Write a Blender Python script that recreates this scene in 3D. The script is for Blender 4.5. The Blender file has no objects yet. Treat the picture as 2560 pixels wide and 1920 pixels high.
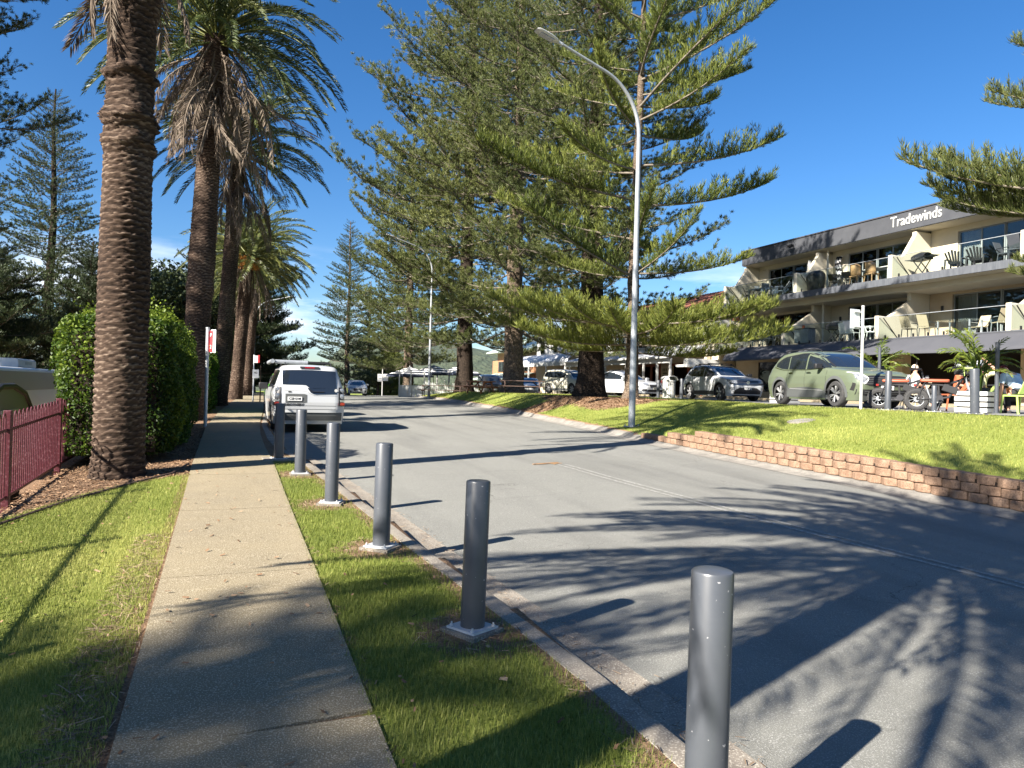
import bpy, math, random
import numpy as np
from mathutils import Vector, Matrix
rnd = random.Random(7)
SC = bpy.context.scene
COL = SC.collection
pi = math.pi
def R(d): return math.radians(d)
def interp(x, xs, ys): return float(np.interp(x, xs, ys))

# ---------------------------------------------------------------- materials
def _new(name):
    m = bpy.data.materials.new(name); m.use_nodes = True
    nt = m.node_tree
    return m, nt, nt.nodes, nt.links, nt.nodes['Principled BSDF']
def M(name, c, rough=.6, metal=0., c2=None, vscale=4., stretch=(1, 1, 1), vlo=.35, vhi=.65, bump=0., bscale=40., spec=.5,
      coat=0., detail=6., bdist=.01, speck=None, sscale=300., sthr=(.52, .68)):
    """procedural surface: two colours mixed by noise, optional grain and bump"""
    m, nt, N, L, b = _new(name)
    b.inputs['Base Color'].default_value = (*c, 1)
    b.inputs['Roughness'].default_value = rough
    b.inputs['Metallic'].default_value = metal
    b.inputs['Specular IOR Level'].default_value = spec
    if coat: 
        b.inputs['Coat Weight'].default_value = coat; b.inputs['Coat Roughness'].default_value = .04
    tc = N.new('ShaderNodeTexCoord'); mp = N.new('ShaderNodeMapping')
    mp.inputs['Scale'].default_value = stretch
    L.new(tc.outputs['Object'], mp.inputs['Vector'])
    src = None
    if c2 is not None:
        n = N.new('ShaderNodeTexNoise'); n.inputs['Scale'].default_value = vscale; n.inputs['Detail'].default_value = detail
        n.inputs['Roughness'].default_value = .65
        r = N.new('ShaderNodeMapRange'); r.inputs['From Min'].default_value = vlo; r.inputs['From Max'].default_value = vhi
        x = N.new('ShaderNodeMix'); x.data_type = 'RGBA'
        x.inputs['A'].default_value = (*c, 1); x.inputs['B'].default_value = (*c2, 1)
        L.new(mp.outputs[0], n.inputs['Vector']); L.new(n.outputs['Fac'], r.inputs['Value'])
        L.new(r.outputs[0], x.inputs['Factor']); src = x.outputs['Result']
    if speck is not None:
        n = N.new('ShaderNodeTexNoise'); n.inputs['Scale'].default_value = sscale; n.inputs['Detail'].default_value = 2
        r = N.new('ShaderNodeMapRange'); r.inputs['From Min'].default_value = sthr[0]; r.inputs['From Max'].default_value = sthr[1]
        x = N.new('ShaderNodeMix'); x.data_type = 'RGBA'; x.inputs['A'].default_value = (*c, 1)
        if src: L.new(src, x.inputs['A'])
        x.inputs['B'].default_value = (*speck, 1)
        L.new(tc.outputs['Object'], n.inputs['Vector']); L.new(n.outputs['Fac'], r.inputs['Value']); L.new(r.outputs[0], x.inputs['Factor'])
        src = x.outputs['Result']
    if src: L.new(src, b.inputs['Base Color'])
    if bump:
        n = N.new('ShaderNodeTexNoise'); n.inputs['Scale'].default_value = bscale; n.inputs['Detail'].default_value = 5
        bp = N.new('ShaderNodeBump'); bp.inputs['Strength'].default_value = bump; bp.inputs['Distance'].default_value = bdist
        L.new(mp.outputs[0], n.inputs['Vector']); L.new(n.outputs['Fac'], bp.inputs['Height']); L.new(bp.outputs[0], b.inputs['Normal'])
    return m
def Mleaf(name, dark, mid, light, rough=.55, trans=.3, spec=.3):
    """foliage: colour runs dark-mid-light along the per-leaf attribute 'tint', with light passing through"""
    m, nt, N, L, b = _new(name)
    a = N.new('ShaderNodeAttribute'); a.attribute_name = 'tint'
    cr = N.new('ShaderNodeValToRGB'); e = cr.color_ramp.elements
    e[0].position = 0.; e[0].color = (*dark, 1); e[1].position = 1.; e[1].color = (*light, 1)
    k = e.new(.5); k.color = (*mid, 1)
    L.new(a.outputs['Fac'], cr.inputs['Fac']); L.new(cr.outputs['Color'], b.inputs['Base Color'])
    b.inputs['Roughness'].default_value = rough; b.inputs['Specular IOR Level'].default_value = spec
    if trans > 0:
        t = N.new('ShaderNodeBsdfTranslucent'); L.new(cr.outputs['Color'], t.inputs['Color'])
        mx = N.new('ShaderNodeMixShader'); mx.inputs[0].default_value = trans
        L.new(b.outputs[0], mx.inputs[1]); L.new(t.outputs[0], mx.inputs[2])
        L.new(mx.outputs[0], N['Material Output'].inputs['Surface'])
    return m
def Mglass(name, tint=(.9, .95, .93), ior=1.5, gain=1.):
    """window glass: clear straight through, mirror-like by angle"""
    m, nt, N, L, b = _new(name); N.remove(b)
    t = N.new('ShaderNodeBsdfTransparent'); t.inputs['Color'].default_value = (*tint, 1)
    g = N.new('ShaderNodeBsdfGlossy'); g.inputs['Roughness'].default_value = .01
    f = N.new('ShaderNodeFresnel'); f.inputs['IOR'].default_value = ior
    k = N.new('ShaderNodeMath'); k.operation = 'MULTIPLY'; k.inputs[1].default_value = gain; k.use_clamp = True; L.new(f.outputs[0], k.inputs[0])
    mx = N.new('ShaderNodeMixShader'); L.new(k.outputs[0], mx.inputs[0])
    L.new(t.outputs[0], mx.inputs[1]); L.new(g.outputs[0], mx.inputs[2]); L.new(mx.outputs[0], N['Material Output'].inputs['Surface'])
    return m
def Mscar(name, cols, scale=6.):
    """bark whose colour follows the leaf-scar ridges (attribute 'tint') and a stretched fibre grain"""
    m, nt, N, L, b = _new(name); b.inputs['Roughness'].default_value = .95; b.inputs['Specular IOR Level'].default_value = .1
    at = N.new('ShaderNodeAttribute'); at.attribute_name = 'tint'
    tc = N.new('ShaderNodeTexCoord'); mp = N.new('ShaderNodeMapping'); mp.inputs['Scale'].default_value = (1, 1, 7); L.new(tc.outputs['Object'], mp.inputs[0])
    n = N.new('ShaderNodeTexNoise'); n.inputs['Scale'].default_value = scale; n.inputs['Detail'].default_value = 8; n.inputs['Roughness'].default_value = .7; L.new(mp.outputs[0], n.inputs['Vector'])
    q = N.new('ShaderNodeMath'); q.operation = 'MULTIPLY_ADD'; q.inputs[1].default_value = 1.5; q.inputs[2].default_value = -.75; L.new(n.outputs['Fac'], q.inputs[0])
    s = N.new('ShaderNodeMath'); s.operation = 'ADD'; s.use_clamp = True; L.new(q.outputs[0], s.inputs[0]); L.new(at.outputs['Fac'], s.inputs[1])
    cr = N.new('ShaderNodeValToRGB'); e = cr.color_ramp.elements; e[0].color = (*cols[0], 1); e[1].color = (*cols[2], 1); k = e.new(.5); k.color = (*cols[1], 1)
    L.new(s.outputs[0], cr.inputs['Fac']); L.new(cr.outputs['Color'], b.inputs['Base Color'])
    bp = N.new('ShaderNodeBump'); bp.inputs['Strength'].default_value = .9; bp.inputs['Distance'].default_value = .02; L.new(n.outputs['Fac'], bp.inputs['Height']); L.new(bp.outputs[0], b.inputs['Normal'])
    return m

# ---------------------------------------------------------------- objects
def tag(o, label=None, cat=None, group=None, kind=None):
    if label: o['label'] = label
    if cat: o['category'] = cat
    if group: o['group'] = group
    if kind: o['kind'] = kind
    return o
def thing(name, label, cat, loc=(0, 0, 0), rz=0., group=None):
    o = bpy.data.objects.new(name, None); COL.objects.link(o)
    o.empty_display_size = .2
    o.location = loc; o.rotation_euler = (0, 0, rz)
    return tag(o, label, cat, group)
def root_of(o):
    while o.parent: o = o.parent
    return o
def link(name, me, mat, parent=None, world=False):
    o = bpy.data.objects.new(name, me); COL.objects.link(o)
    if mat is not None and len(me.materials) == 0:
        for k in (mat if isinstance(mat, (list, tuple)) else [mat]): me.materials.append(k)
    if parent:
        o.parent = parent
        if world:
            r = root_of(parent)
            me.transform((Matrix.Translation(r.location) @ Matrix.Rotation(r.rotation_euler.z, 4, 'Z')).inverted())
    return o
def dup(root, loc=None, rz=None, label=None, scale=None, group=None):
    c = root.copy(); COL.objects.link(c)
    if loc is not None: c.location = loc
    if rz is not None: c.rotation_euler = (0, 0, rz)
    if scale is not None: c.scale = scale if isinstance(scale, (tuple, list)) else (scale,) * 3
    if label: c['label'] = label
    if group: c['group'] = group
    for ch in list(root.children):
        k = ch.copy(); COL.objects.link(k); k.parent = c
        for g in list(ch.children):
            q = g.copy(); COL.objects.link(q); q.parent = k
    return c
def npmesh(name, V, F, tint=None, smooth=False):
    """mesh straight from arrays; F is (n,3) or (n,4)"""
    me = bpy.data.meshes.new(name)
    V = np.asarray(V, dtype=np.float32); F = np.asarray(F, dtype=np.int32)
    n, k = F.shape
    me.vertices.add(len(V)); me.vertices.foreach_set('co', V.ravel())
    me.loops.add(n * k); me.loops.foreach_set('vertex_index', F.ravel())
    me.polygons.add(n); me.polygons.foreach_set('loop_start', np.arange(0, n * k, k, dtype=np.int32))
    if smooth: me.polygons.foreach_set('use_smooth', np.ones(n, dtype=bool))
    me.update(calc_edges=True)
    if tint is not None:
        a = me.attributes.new('tint', 'FLOAT', 'POINT'); a.data.foreach_set('value', np.asarray(tint, dtype=np.float32))
    return me
class MB:
    """collects shapes into ONE mesh"""
    def __init__(s): s.v = []; s.f = []
    def add(s, vs, fs):
        k = len(s.v); s.v += [tuple(p) for p in vs]; s.f += [tuple(i + k for i in f) for f in fs]; return s
    def box(s, c, d, rz=0., rx=0., ry=0.):
        x, y, z = [q / 2 for q in d]
        vs = [Vector((a * x, b * y, e * z)) for a in (-1, 1) for b in (-1, 1) for e in (-1, 1)]
        m = Matrix.Translation(c) @ Matrix.Rotation(rz, 4, 'Z') @ Matrix.Rotation(ry, 4, 'Y') @ Matrix.Rotation(rx, 4, 'X')
        return s.add([m @ v for v in vs], [(0, 1, 3, 2), (4, 6, 7, 5), (0, 4, 5, 1), (2, 3, 7, 6), (0, 2, 6, 4), (1, 5, 7, 3)])
    def bb(s, x0, x1, y0, y1, z0, z1): return s.box(((x0 + x1) / 2, (y0 + y1) / 2, (z0 + z1) / 2), (abs(x1 - x0), abs(y1 - y0), abs(z1 - z0)))
    def bar(s, a, b, w, h=None):
        """square bar between two points"""
        a = Vector(a); b = Vector(b); d = b - a; h = h or w
        q = d.to_track_quat('X', 'Z').to_matrix().to_4x4(); m = Matrix.Translation((a + b) / 2) @ q
        l = d.length / 2
        vs = [m @ Vector((i * l, j * w / 2, k * h / 2)) for i in (-1, 1) for j in (-1, 1) for k in (-1, 1)]
        return s.add(vs, [(0, 1, 3, 2), (4, 6, 7, 5), (0, 4, 5, 1), (2, 3, 7, 6), (0, 2, 6, 4), (1, 5, 7, 3)])
    def tube(s, P, rad, n=8, cap=True):
        P = [Vector(p) for p in P]
        if not hasattr(rad, '__len__'): rad = [rad] * len(P)
        vs = []; fs = []; up = None
        for i, p in enumerate(P):
            t = (P[min(i + 1, len(P) - 1)] - P[max(i - 1, 0)]).normalized()
            if up is None:
                up = Vector((0, 0, 1)) if abs(t.z) < .9 else Vector((1, 0, 0))
            u = (up - t * up.dot(t)).normalized(); up = u; w = t.cross(u)
            for k in range(n):
                a = 2 * pi * k / n
                vs.append(p + (u * math.cos(a) + w * math.sin(a)) * rad[i])
        for i in range(len(P) - 1):
            for k in range(n):
                fs.append((i * n + k, i * n + (k + 1) % n, (i + 1) * n + (k + 1) % n, (i + 1) * n + k))
        if cap:
            fs.append(tuple(range(n - 1, -1, -1))); fs.append(tuple((len(P) - 1) * n + k for k in range(n)))
        return s.add(vs, fs)
    def lathe(s, prof, c=(0, 0, 0), n=20, axis='Z', cap=True):
        """prof: list of (radius, height)"""
        vs = []; fs = []
        for r, h in prof:
            for k in range(n):
                a = 2 * pi * k / n; x, y, z = r * math.cos(a), r * math.sin(a), h
                if axis == 'Y': x, y, z = x, z, -y
                if axis == 'X': x, y, z = z, x, y
                vs.append((x + c[0], y + c[1], z + c[2]))
        for i in range(len(prof) - 1):
            for k in range(n):
                fs.append((i * n + k, i * n + (k + 1) % n, (i + 1) * n + (k + 1) % n, (i + 1) * n + k))
        if cap:
            fs.append(tuple(range(n - 1, -1, -1))); fs.append(tuple((len(prof) - 1) * n + k for k in range(n)))
        return s.add(vs, fs)
    def prism(s, poly, a, b, axis='X'):
        """polygon in the plane across axis, pulled from a to b. X: (y,z); Y: (x,z); Z: (x,y)"""
        n = len(poly)
        def p(q, h): return (h, q[0], q[1]) if axis == 'X' else ((q[0], h, q[1]) if axis == 'Y' else (q[0], q[1], h))
        return s.add([p(q, a) for q in poly] + [p(q, b) for q in poly],
                     [tuple(range(n - 1, -1, -1)), tuple(range(n, 2 * n))] + [(i, (i + 1) % n, n + (i + 1) % n, n + i) for i in range(n)])
    def grid(s, rows):
        """rows of points with equal length"""
        n = len(rows[0]); vs = [p for r in rows for p in r]
        return s.add(vs, [(i * n + k, i * n + k + 1, (i + 1) * n + k + 1, (i + 1) * n + k) for i in range(len(rows) - 1) for k in range(n - 1)])
    def build(s, name, mat, parent=None, smooth=False, world=False, bevel=0., fix=True, seg=2):
        me = bpy.data.meshes.new(name); me.from_pydata(s.v, [], s.f); me.update()
        if fix:
            import bmesh
            bm = bmesh.new(); bm.from_mesh(me); bmesh.ops.recalc_face_normals(bm, faces=bm.faces)
            bm.to_mesh(me); bm.free()
        if smooth:
            me.polygons.foreach_set('use_smooth', np.ones(len(me.polygons), dtype=bool))
            try: me.set_sharp_from_angle(angle=R(38))
            except Exception: pass
        o = link(name, me, mat, parent, world)
        if bevel:
            b = o.modifiers.new('bevel', 'BEVEL'); b.width = bevel; b.segments = seg; b.limit_method = 'ANGLE'; b.angle_limit = R(40)
        return o
def text_mesh(txt, size, depth=.002, align='CENTER', xs=1., bold=0.):
    """lettering as a mesh in the XZ plane (reads along +X, faces -Y)"""
    cu = bpy.data.curves.new('lettering', 'FONT'); cu.body = txt; cu.size = size; cu.align_x = align; cu.align_y = 'CENTER'
    cu.extrude = depth; cu.offset = bold; cu.resolution_u = 3
    o = bpy.data.objects.new('lettering', cu); COL.objects.link(o)
    dg = bpy.context.evaluated_depsgraph_get(); me = bpy.data.meshes.new_from_object(o.evaluated_get(dg))
    bpy.data.objects.remove(o); bpy.data.curves.remove(cu)
    me.transform(Matrix.Rotation(pi / 2, 4, 'X') @ Matrix.Diagonal((xs, 1, 1, 1)))
    me.materials.clear()
    return me
def lettering(txt, size, mat, parent, mtx, name='lettering', **k):
    me = text_mesh(txt, size, **k); me.transform(mtx)
    return link(name, me, mat, parent)

# ---------------------------------------------------------------- the lie of the land
def zv(Y):  # height of the left verge and path along the street
    return float(np.interp(Y, [-40, 0, 4, 12, 20, 45, 72, 85, 120, 220], [-1., 0, .12, .36, .46, .60, .70, .55, -1.0, -6]))
def cross(Y): return float(np.interp(Y, [12, 20, 30, 45, 62, 72], [0, .012, .025, .03, .012, .002]))
KL = ([-8, 2.5, 3.7, 5, 6.7, 8.8, 11.3, 12.6, 13.6, 14.6, 16.8, 21.4, 30, 40, 51, 62, 75, 120], [2.6, 2.04, 2.02, 1.92, 1.76, 1.63, 1.44, 1.36, 1.25, 1.12, 1.06, 1.14, 1.6, 2.15, 2.85, 3.9, 5.6, 14])
KR = ([-8, 3, 6, 10, 13, 17, 25, 32, 39, 48, 56, 64, 75, 120], [10.4, 10.2, 10.1, 10.1, 10.05, 10.3, 11., 11.7, 12.3, 13.05, 14.2, 15.9, 19, 34])
def xl(Y): return interp(Y, *KL)
def xr(Y): return interp(Y, *KR)
def zroad(X, Y): return zv(Y) - .13 + cross(Y) * max(0., X - 1.5)
def wall_h(Y): return interp(Y, [3, 6, 9, 13.2, 14.2, 14.3, 17.2, 17.3], [.44, .43, .42, .40, .40, .26, .18, 0])
def xp(Y): return interp(Y, [0, 12, 16, 18, 22, 25, 30, 36, 42, 48, 60, 75, 120], [14.4, 14.7, 15.3, 15.3, 14.5, 14.1, 14.1, 14.2, 14.7, 15.4, 17, 21, 36])
def zp(Y): return interp(Y, [-10, 0, 46, 52, 60, 69, 80, 110, 220], [1.4, 1.4, 1.4, 1.28, .95, .70, .45, -.9, -6])
def xcar(Y): return interp(Y, [-5, 8, 11, 15, 18, 22, 24.5, 28, 36, 46, 60, 80], [14.3, 14.6, 14.75, 15.3, 16.1, 17.9, 19., 19.3, 20.2, 20.8, 22.5, 28])
def land(X, Y):
    a, b = xl(Y), xr(Y)
    if X <= a + .02:
        z = zv(Y)
        if X < -.45: z -= .045 * min(-.45 - X, 1.7)
        if X < -2.32: z = zv(Y) - .95 + .1 * max(0, 1 - (-2.32 - X) / .4)
        return z
    if X < b + .42: return zroad(X, Y) - .12
    w = wall_h(Y)
    zk = zroad(b, Y) + .13
    if w > 0:
        if X < b + .70: return zk - .12
        zk = zroad(b, Y) + .05 + w; b += .70
    else: b += .42
    p, q = xp(Y), zp(Y)
    t = (X - b) / max(.5, p - b)
    if t >= 1: return q
    s = t if t < .8 else .8 + (t - .8) * (1 - .0 * t)
    # soften the crest
    s = t - .12 * math.sin(2 * pi * t) / (2 * pi) * 2
    return zk + (q - zk) * min(1, max(0, s))
# ---------------------------------------------------------------- materials
mt = {}
def asphalt():
    m = M('asphalt', (.180, .180, .160), .9, c2=(.145, .145, .131), vscale=.7, vlo=.3, vhi=.75, speck=(.30, .295, .275), sscale=120, bump=.8, bscale=170, bdist=.007, spec=.3)
    nt = m.node_tree; N, L = nt.nodes, nt.links; b_ = N['Principled BSDF']; src = b_.inputs['Base Color'].links[0].from_socket
    tc = N.new('ShaderNodeTexCoord')
    def mul(fac, col, s):
        x = N.new('ShaderNodeMix'); x.data_type = 'RGBA'; x.blend_type = 'MULTIPLY'; x.inputs['B'].default_value = (*col, 1); L.new(fac, x.inputs['Factor']); L.new(s, x.inputs['A']); return x.outputs['Result']
    # fine cracks
    v = N.new('ShaderNodeTexVoronoi'); v.feature = 'DISTANCE_TO_EDGE'; v.inputs['Scale'].default_value = .55
    wp = N.new('ShaderNodeTexNoise'); wp.inputs['Scale'].default_value = 1.4; wp.inputs['Detail'].default_value = 7; L.new(tc.outputs['Object'], wp.inputs['Vector'])
    ad = N.new('ShaderNodeMix'); ad.data_type = 'RGBA'; ad.blend_type = 'ADD'; ad.inputs['Factor'].default_value = .9; L.new(tc.outputs['Object'], ad.inputs['A']); L.new(wp.outputs['Color'], ad.inputs['B']); L.new(ad.outputs['Result'], v.inputs['Vector'])
    r = N.new('ShaderNodeMapRange'); r.inputs['From Min'].default_value = .004; r.inputs['From Max'].default_value = .0; L.new(v.outputs['Distance'], r.inputs['Value'])
    n2 = N.new('ShaderNodeTexNoise'); n2.inputs['Scale'].default_value = .35; L.new(tc.outputs['Object'], n2.inputs['Vector'])
    r2 = N.new('ShaderNodeMapRange'); r2.inputs['From Min'].default_value = .5; r2.inputs['From Max'].default_value = .62; L.new(n2.outputs['Fac'], r2.inputs['Value'])
    k = N.new('ShaderNodeMath'); k.operation = 'MULTIPLY'; L.new(r.outputs[0], k.inputs[0]); L.new(r2.outputs[0], k.inputs[1])
    s = mul(k.outputs[0], (.45, .44, .43), src)
    # oil drips and tyre-dark streaks along the street
    mp = N.new('ShaderNodeMapping'); mp.inputs['Scale'].default_value = (1.1, .10, 1); L.new(tc.outputs['Object'], mp.inputs[0])
    n3 = N.new('ShaderNodeTexNoise'); n3.inputs['Scale'].default_value = 1.3; n3.inputs['Detail'].default_value = 5; L.new(mp.outputs[0], n3.inputs['Vector'])
    r3 = N.new('ShaderNodeMapRange'); r3.inputs['From Min'].default_value = .48; r3.inputs['From Max'].default_value = .75; L.new(n3.outputs['Fac'], r3.inputs['Value'])
    s = mul(r3.outputs[0], (.74, .74, .75), s)
    n4 = N.new('ShaderNodeTexNoise'); n4.inputs['Scale'].default_value = 4.5; n4.inputs['Detail'].default_value = 3; L.new(tc.outputs['Object'], n4.inputs['Vector'])
    r4 = N.new('ShaderNodeMapRange'); r4.inputs['From Min'].default_value = .70; r4.inputs['From Max'].default_value = .78; L.new(n4.outputs['Fac'], r4.inputs['Value'])
    s = mul(r4.outputs[0], (.62, .61, .60), s)
    L.new(s, b_.inputs['Base Color']); return m
mt['asphalt'] = asphalt()
mt['concrete'] = M('kerb_concrete', (.25, .222, .182), .9, c2=(.15, .13, .11), vscale=2.5, speck=(.36, .33, .28), sscale=90, bump=.5, bscale=120, bdist=.004, spec=.2)
mt['gutter'] = M('gutter_concrete', (.235, .222, .195), .9, c2=(.12, .115, .105), vscale=3.2, speck=(.33, .30, .26), sscale=110, bump=.6, bscale=150, bdist=.005, spec=.2)
mt['path'] = M('path_aggregate', (.225, .185, .115), .85, c2=(.165, .138, .092), vscale=1.3, vlo=.3, vhi=.8, speck=(.44, .385, .285), sscale=120, bump=.9, bscale=130, bdist=.006, spec=.25)
mt['paving'] = M('carpark_paving', (.22, .215, .21), .9, c2=(.13, .13, .128), vscale=.6, speck=(.28, .27, .26), sscale=60, bump=.4, bscale=80, spec=.25)
mt['line'] = M('worn_line_paint', (.36, .355, .33), .8, c2=(.18, .178, .16), vscale=24, vlo=.34, vhi=.56)
mt['block'] = M('wall_block', (.29, .195, .135), .92, c2=(.19, .12, .08), vscale=7, speck=(.13, .08, .055), sscale=60, bump=1., bscale=45, bdist=.012, spec=.15)
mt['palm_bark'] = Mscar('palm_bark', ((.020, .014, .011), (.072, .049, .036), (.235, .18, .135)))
mt['pine_bark'] = M('pine_bark', (.135, .10, .072), .95, c2=(.05, .038, .03), vscale=5, stretch=(1, 1, 1.6), speck=(.24, .19, .14), sscale=24, bump=1., bscale=14, bdist=.05, spec=.1)
mt['dark_bark'] = M('dark_pine_bark', (.034, .026, .021), .95, c2=(.014, .011, .009), vscale=5, stretch=(1, 1, 2), speck=(.085, .062, .045), sscale=22, bump=1., bscale=14, bdist=.05, spec=.1)
mt['limb'] = M('pine_limb', (.21, .18, .14), .9, c2=(.11, .09, .07), vscale=6, bump=.5, bscale=30)
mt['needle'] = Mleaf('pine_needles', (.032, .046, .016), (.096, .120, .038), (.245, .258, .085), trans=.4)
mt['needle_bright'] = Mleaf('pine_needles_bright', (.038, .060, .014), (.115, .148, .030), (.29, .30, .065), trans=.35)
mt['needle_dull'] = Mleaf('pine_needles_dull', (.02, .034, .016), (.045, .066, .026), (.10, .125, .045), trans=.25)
mt['frond'] = Mleaf('palm_frond', (.018, .030, .010), (.052, .075, .020), (.26, .26, .075), trans=.22, rough=.45, spec=.4)
mt['dead_frond'] = Mleaf('dead_palm_frond', (.055, .042, .033), (.15, .118, .09), (.30, .25, .195), trans=.15, rough=.8, spec=.1)
mt['hedge'] = Mleaf('hedge_leaf', (.012, .026, .005), (.050, .095, .010), (.22, .28, .026), trans=.35, rough=.5, spec=.3)
mt['fig'] = Mleaf('fig_leaf', (.022, .034, .014), (.055, .075, .026), (.11, .13, .045), trans=.2)
mt['potpalm'] = Mleaf('golden_cane_leaf', (.03, .055, .008), (.085, .13, .015), (.22, .25, .035), trans=.35, rough=.4, spec=.5)
mt['blade'] = Mleaf('grass_blade', (.070, .105, .020), (.20, .24, .045), (.46, .45, .14), trans=.35, rough=.6, spec=.2)
mt['chip'] = Mleaf('bark_chip', (.08, .045, .028), (.24, .145, .085), (.42, .29, .18), trans=0, rough=.9, spec=.1)
mt['twig'] = Mleaf('dry_twig', (.07, .045, .03), (.20, .14, .09), (.42, .32, .22), trans=0, rough=.9, spec=.1)
mt['bollard'] = M('bollard_paint', (.054, .060, .071), .38, c2=(.066, .072, .083), vscale=3, speck=(.26, .26, .27), sscale=44, sthr=(.715, .735), spec=.5)
mt['galv'] = M('galvanised_steel', (.36, .385, .40), .5, .35, c2=(.27, .29, .31), vscale=9, stretch=(1, 1, .5), bump=.1)
mt['galv_pale'] = M('pale_galvanised', (.55, .56, .57), .5, .2, c2=(.44, .45, .46), vscale=12)
mt['white'] = M('white_paint', (.52, .52, .50), .5, c2=(.44, .44, .42), vscale=3)
mt['cream'] = M('cream_render', (.57, .52, .405), .85, c2=(.50, .45, .35), vscale=1.2, vlo=.4, vhi=.8, bump=.4, bscale=60, bdist=.006, spec=.2)
mt['cream_dark'] = M('tan_render', (.44, .36, .255), .85, c2=(.39, .315, .22), vscale=1.2, spec=.2)
mt['fascia'] = M('grey_fascia', (.066, .069, .077), .55, c2=(.052, .055, .063), vscale=1.5, spec=.4)
mt['slab_edge'] = M('stained_slab_edge', (.10, .108, .122), .7, c2=(.052, .058, .07), vscale=3.2, stretch=(3, 3, .35), vlo=.3, vhi=.7)
mt['awning'] = M('awning_canvas', (.060, .062, .072), .85, c2=(.052, .054, .064), vscale=1.3, bump=.15, bscale=3, bdist=.05)
mt['winframe'] = M('grey_window_frame', (.23, .25, .25), .5)
mt['winframe_dark'] = M('dark_window_frame', (.03, .026, .024), .5)
mt['pane'] = Mglass('window_glass', (.74, .77, .77), 1.5, 1.1)
mt['balglass'] = Mglass('balustrade_glass', (.94, .975, .96), 1.35, .4)
mt['curtain'] = M('white_curtain', (.70, .68, .64), .9)
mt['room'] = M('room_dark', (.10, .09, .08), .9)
mt['black'] = M('black_plastic', (.015, .015, .017), .5)
mt['matte_black'] = M('matte_black', (.02, .02, .022), .8)
mt['rubber'] = M('tyre_rubber', (.028, .028, .03), .85, c2=(.045, .044, .043), vscale=20, bump=.3, bscale=60)
mt['alloy'] = M('alloy_silver', (.58, .58, .59), .35, .6)
mt['alloy_dark'] = M('alloy_dark', (.05, .05, .055), .4, .4)
mt['chrome'] = M('chrome', (.75, .75, .76), .12, 1.)
mt['carglass'] = M('car_glass', (.012, .016, .022), .04, spec=.8, coat=.5)
mt['lamp_clear'] = M('lamp_lens_clear', (.34, .36, .38), .12, .3, c2=(.12, .125, .14), vscale=30, coat=.6)
mt['lamp_red'] = M('lamp_lens_red', (.28, .012, .014), .15, c2=(.16, .006, .008), vscale=40, coat=.6)
mt['paint_white'] = M('car_paint_white', (.42, .43, .435), .35, coat=.7)
mt['paint_sage'] = M('car_paint_sage', (.125, .150, .100), .32, .15, coat=.6)
mt['paint_beige'] = M('car_paint_beige', (.52, .50, .42), .35, .2, coat=.6)
mt['paint_black'] = M('car_paint_black', (.014, .015, .018), .3, coat=.8)
mt['paint_green'] = M('car_paint_lime', (.13, .50, .03), .35, coat=.6)
mt['paint_navy'] = M('car_roof_navy', (.02, .03, .06), .22, coat=.9)
mt['cladding'] = M('grey_cladding', (.075, .08, .08), .7)
mt['plate_white'] = M('plate_white', (.75, .75, .73), .5)
mt['plate_dark'] = M('plate_dark', (.03, .03, .035), .5)
mt['ink'] = M('black_ink', (.015, .015, .015), .7)
mt['maroon'] = M('maroon_fence_paint', (.070, .012, .019), .45, c2=(.085, .015, .022), vscale=6, speck=(.14, .05, .06), sscale=30)
mt['wood_orange'] = M('orange_stained_timber', (.40, .15, .055), .7, c2=(.24, .085, .03), vscale=6, stretch=(1, 6, 6))
mt['wood_dark'] = M('dark_weathered_timber', (.11, .065, .05), .8, c2=(.055, .034, .028), vscale=6, stretch=(1, 6, 6))
mt['rattan'] = M('rattan', (.38, .23, .11), .7, c2=(.24, .13, .06), vscale=30)
mt['canvas_white'] = M('umbrella_white', (.74, .74, .72), .9)
mt['canvas_navy'] = M('umbrella_navy', (.028, .036, .06), .9)
mt['brick'] = M('brown_brick', (.42, .22, .11), .9, c2=(.24, .11, .06), vscale=9, stretch=(1, 1, 3))
mt['roof_tile'] = M('terracotta_tile', (.30, .115, .075), .85, c2=(.19, .075, .05), vscale=5)
mt['roof_green'] = M('pale_green_roof', (.38, .46, .40), .6)
mt['shop_cream'] = M('shop_wall_cream', (.50, .43, .31), .85, c2=(.44, .37, .26), vscale=2)
mt['shop_white'] = M('shop_wall_white', (.60, .60, .575), .8, c2=(.53, .53, .51), vscale=2)
mt['timber_red'] = M('red_timber', (.22, .06, .03), .6)
mt['roof_white'] = M('white_metal_roof', (.56, .57, .59), .45, .1)
mt['skin'] = M('skin', (.55, .31, .215), .6)
mt['hair_grey'] = M('grey_blonde_hair', (.50, .42, .32), .8)
mt['hair_dark'] = M('dark_hair', (.045, .03, .025), .8)
mt['cloth_white'] = M('white_shirt', (.74, .74, .73), .9)
mt['cloth_blue'] = M('pale_blue_shirt', (.45, .58, .70), .9)
mt['cloth_yellow'] = M('pale_yellow_shirt', (.66, .60, .36), .9)
mt['cloth_orange'] = M('orange_shirt', (.38, .10, .04), .9)
mt['cloth_dark'] = M('dark_cloth', (.03, .03, .035), .9)
mt['cloth_maroon'] = M('maroon_cloth', (.17, .03, .035), .9)
mt['seat_orange'] = M('orange_vinyl', (.34, .085, .042), .5)
mt['lime_chair'] = M('lime_green_metal', (.46, .62, .16), .5)
mt['sign_white'] = M('sign_white', (.78, .78, .77), .5)
mt['sign_red'] = M('sign_red', (.55, .035, .04), .5)
mt['sign_back'] = M('sign_back_aluminium', (.62, .66, .68), .45, .2)
mt['caravan_white'] = M('caravan_white', (.74, .74, .74), .35, coat=.3)
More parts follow.
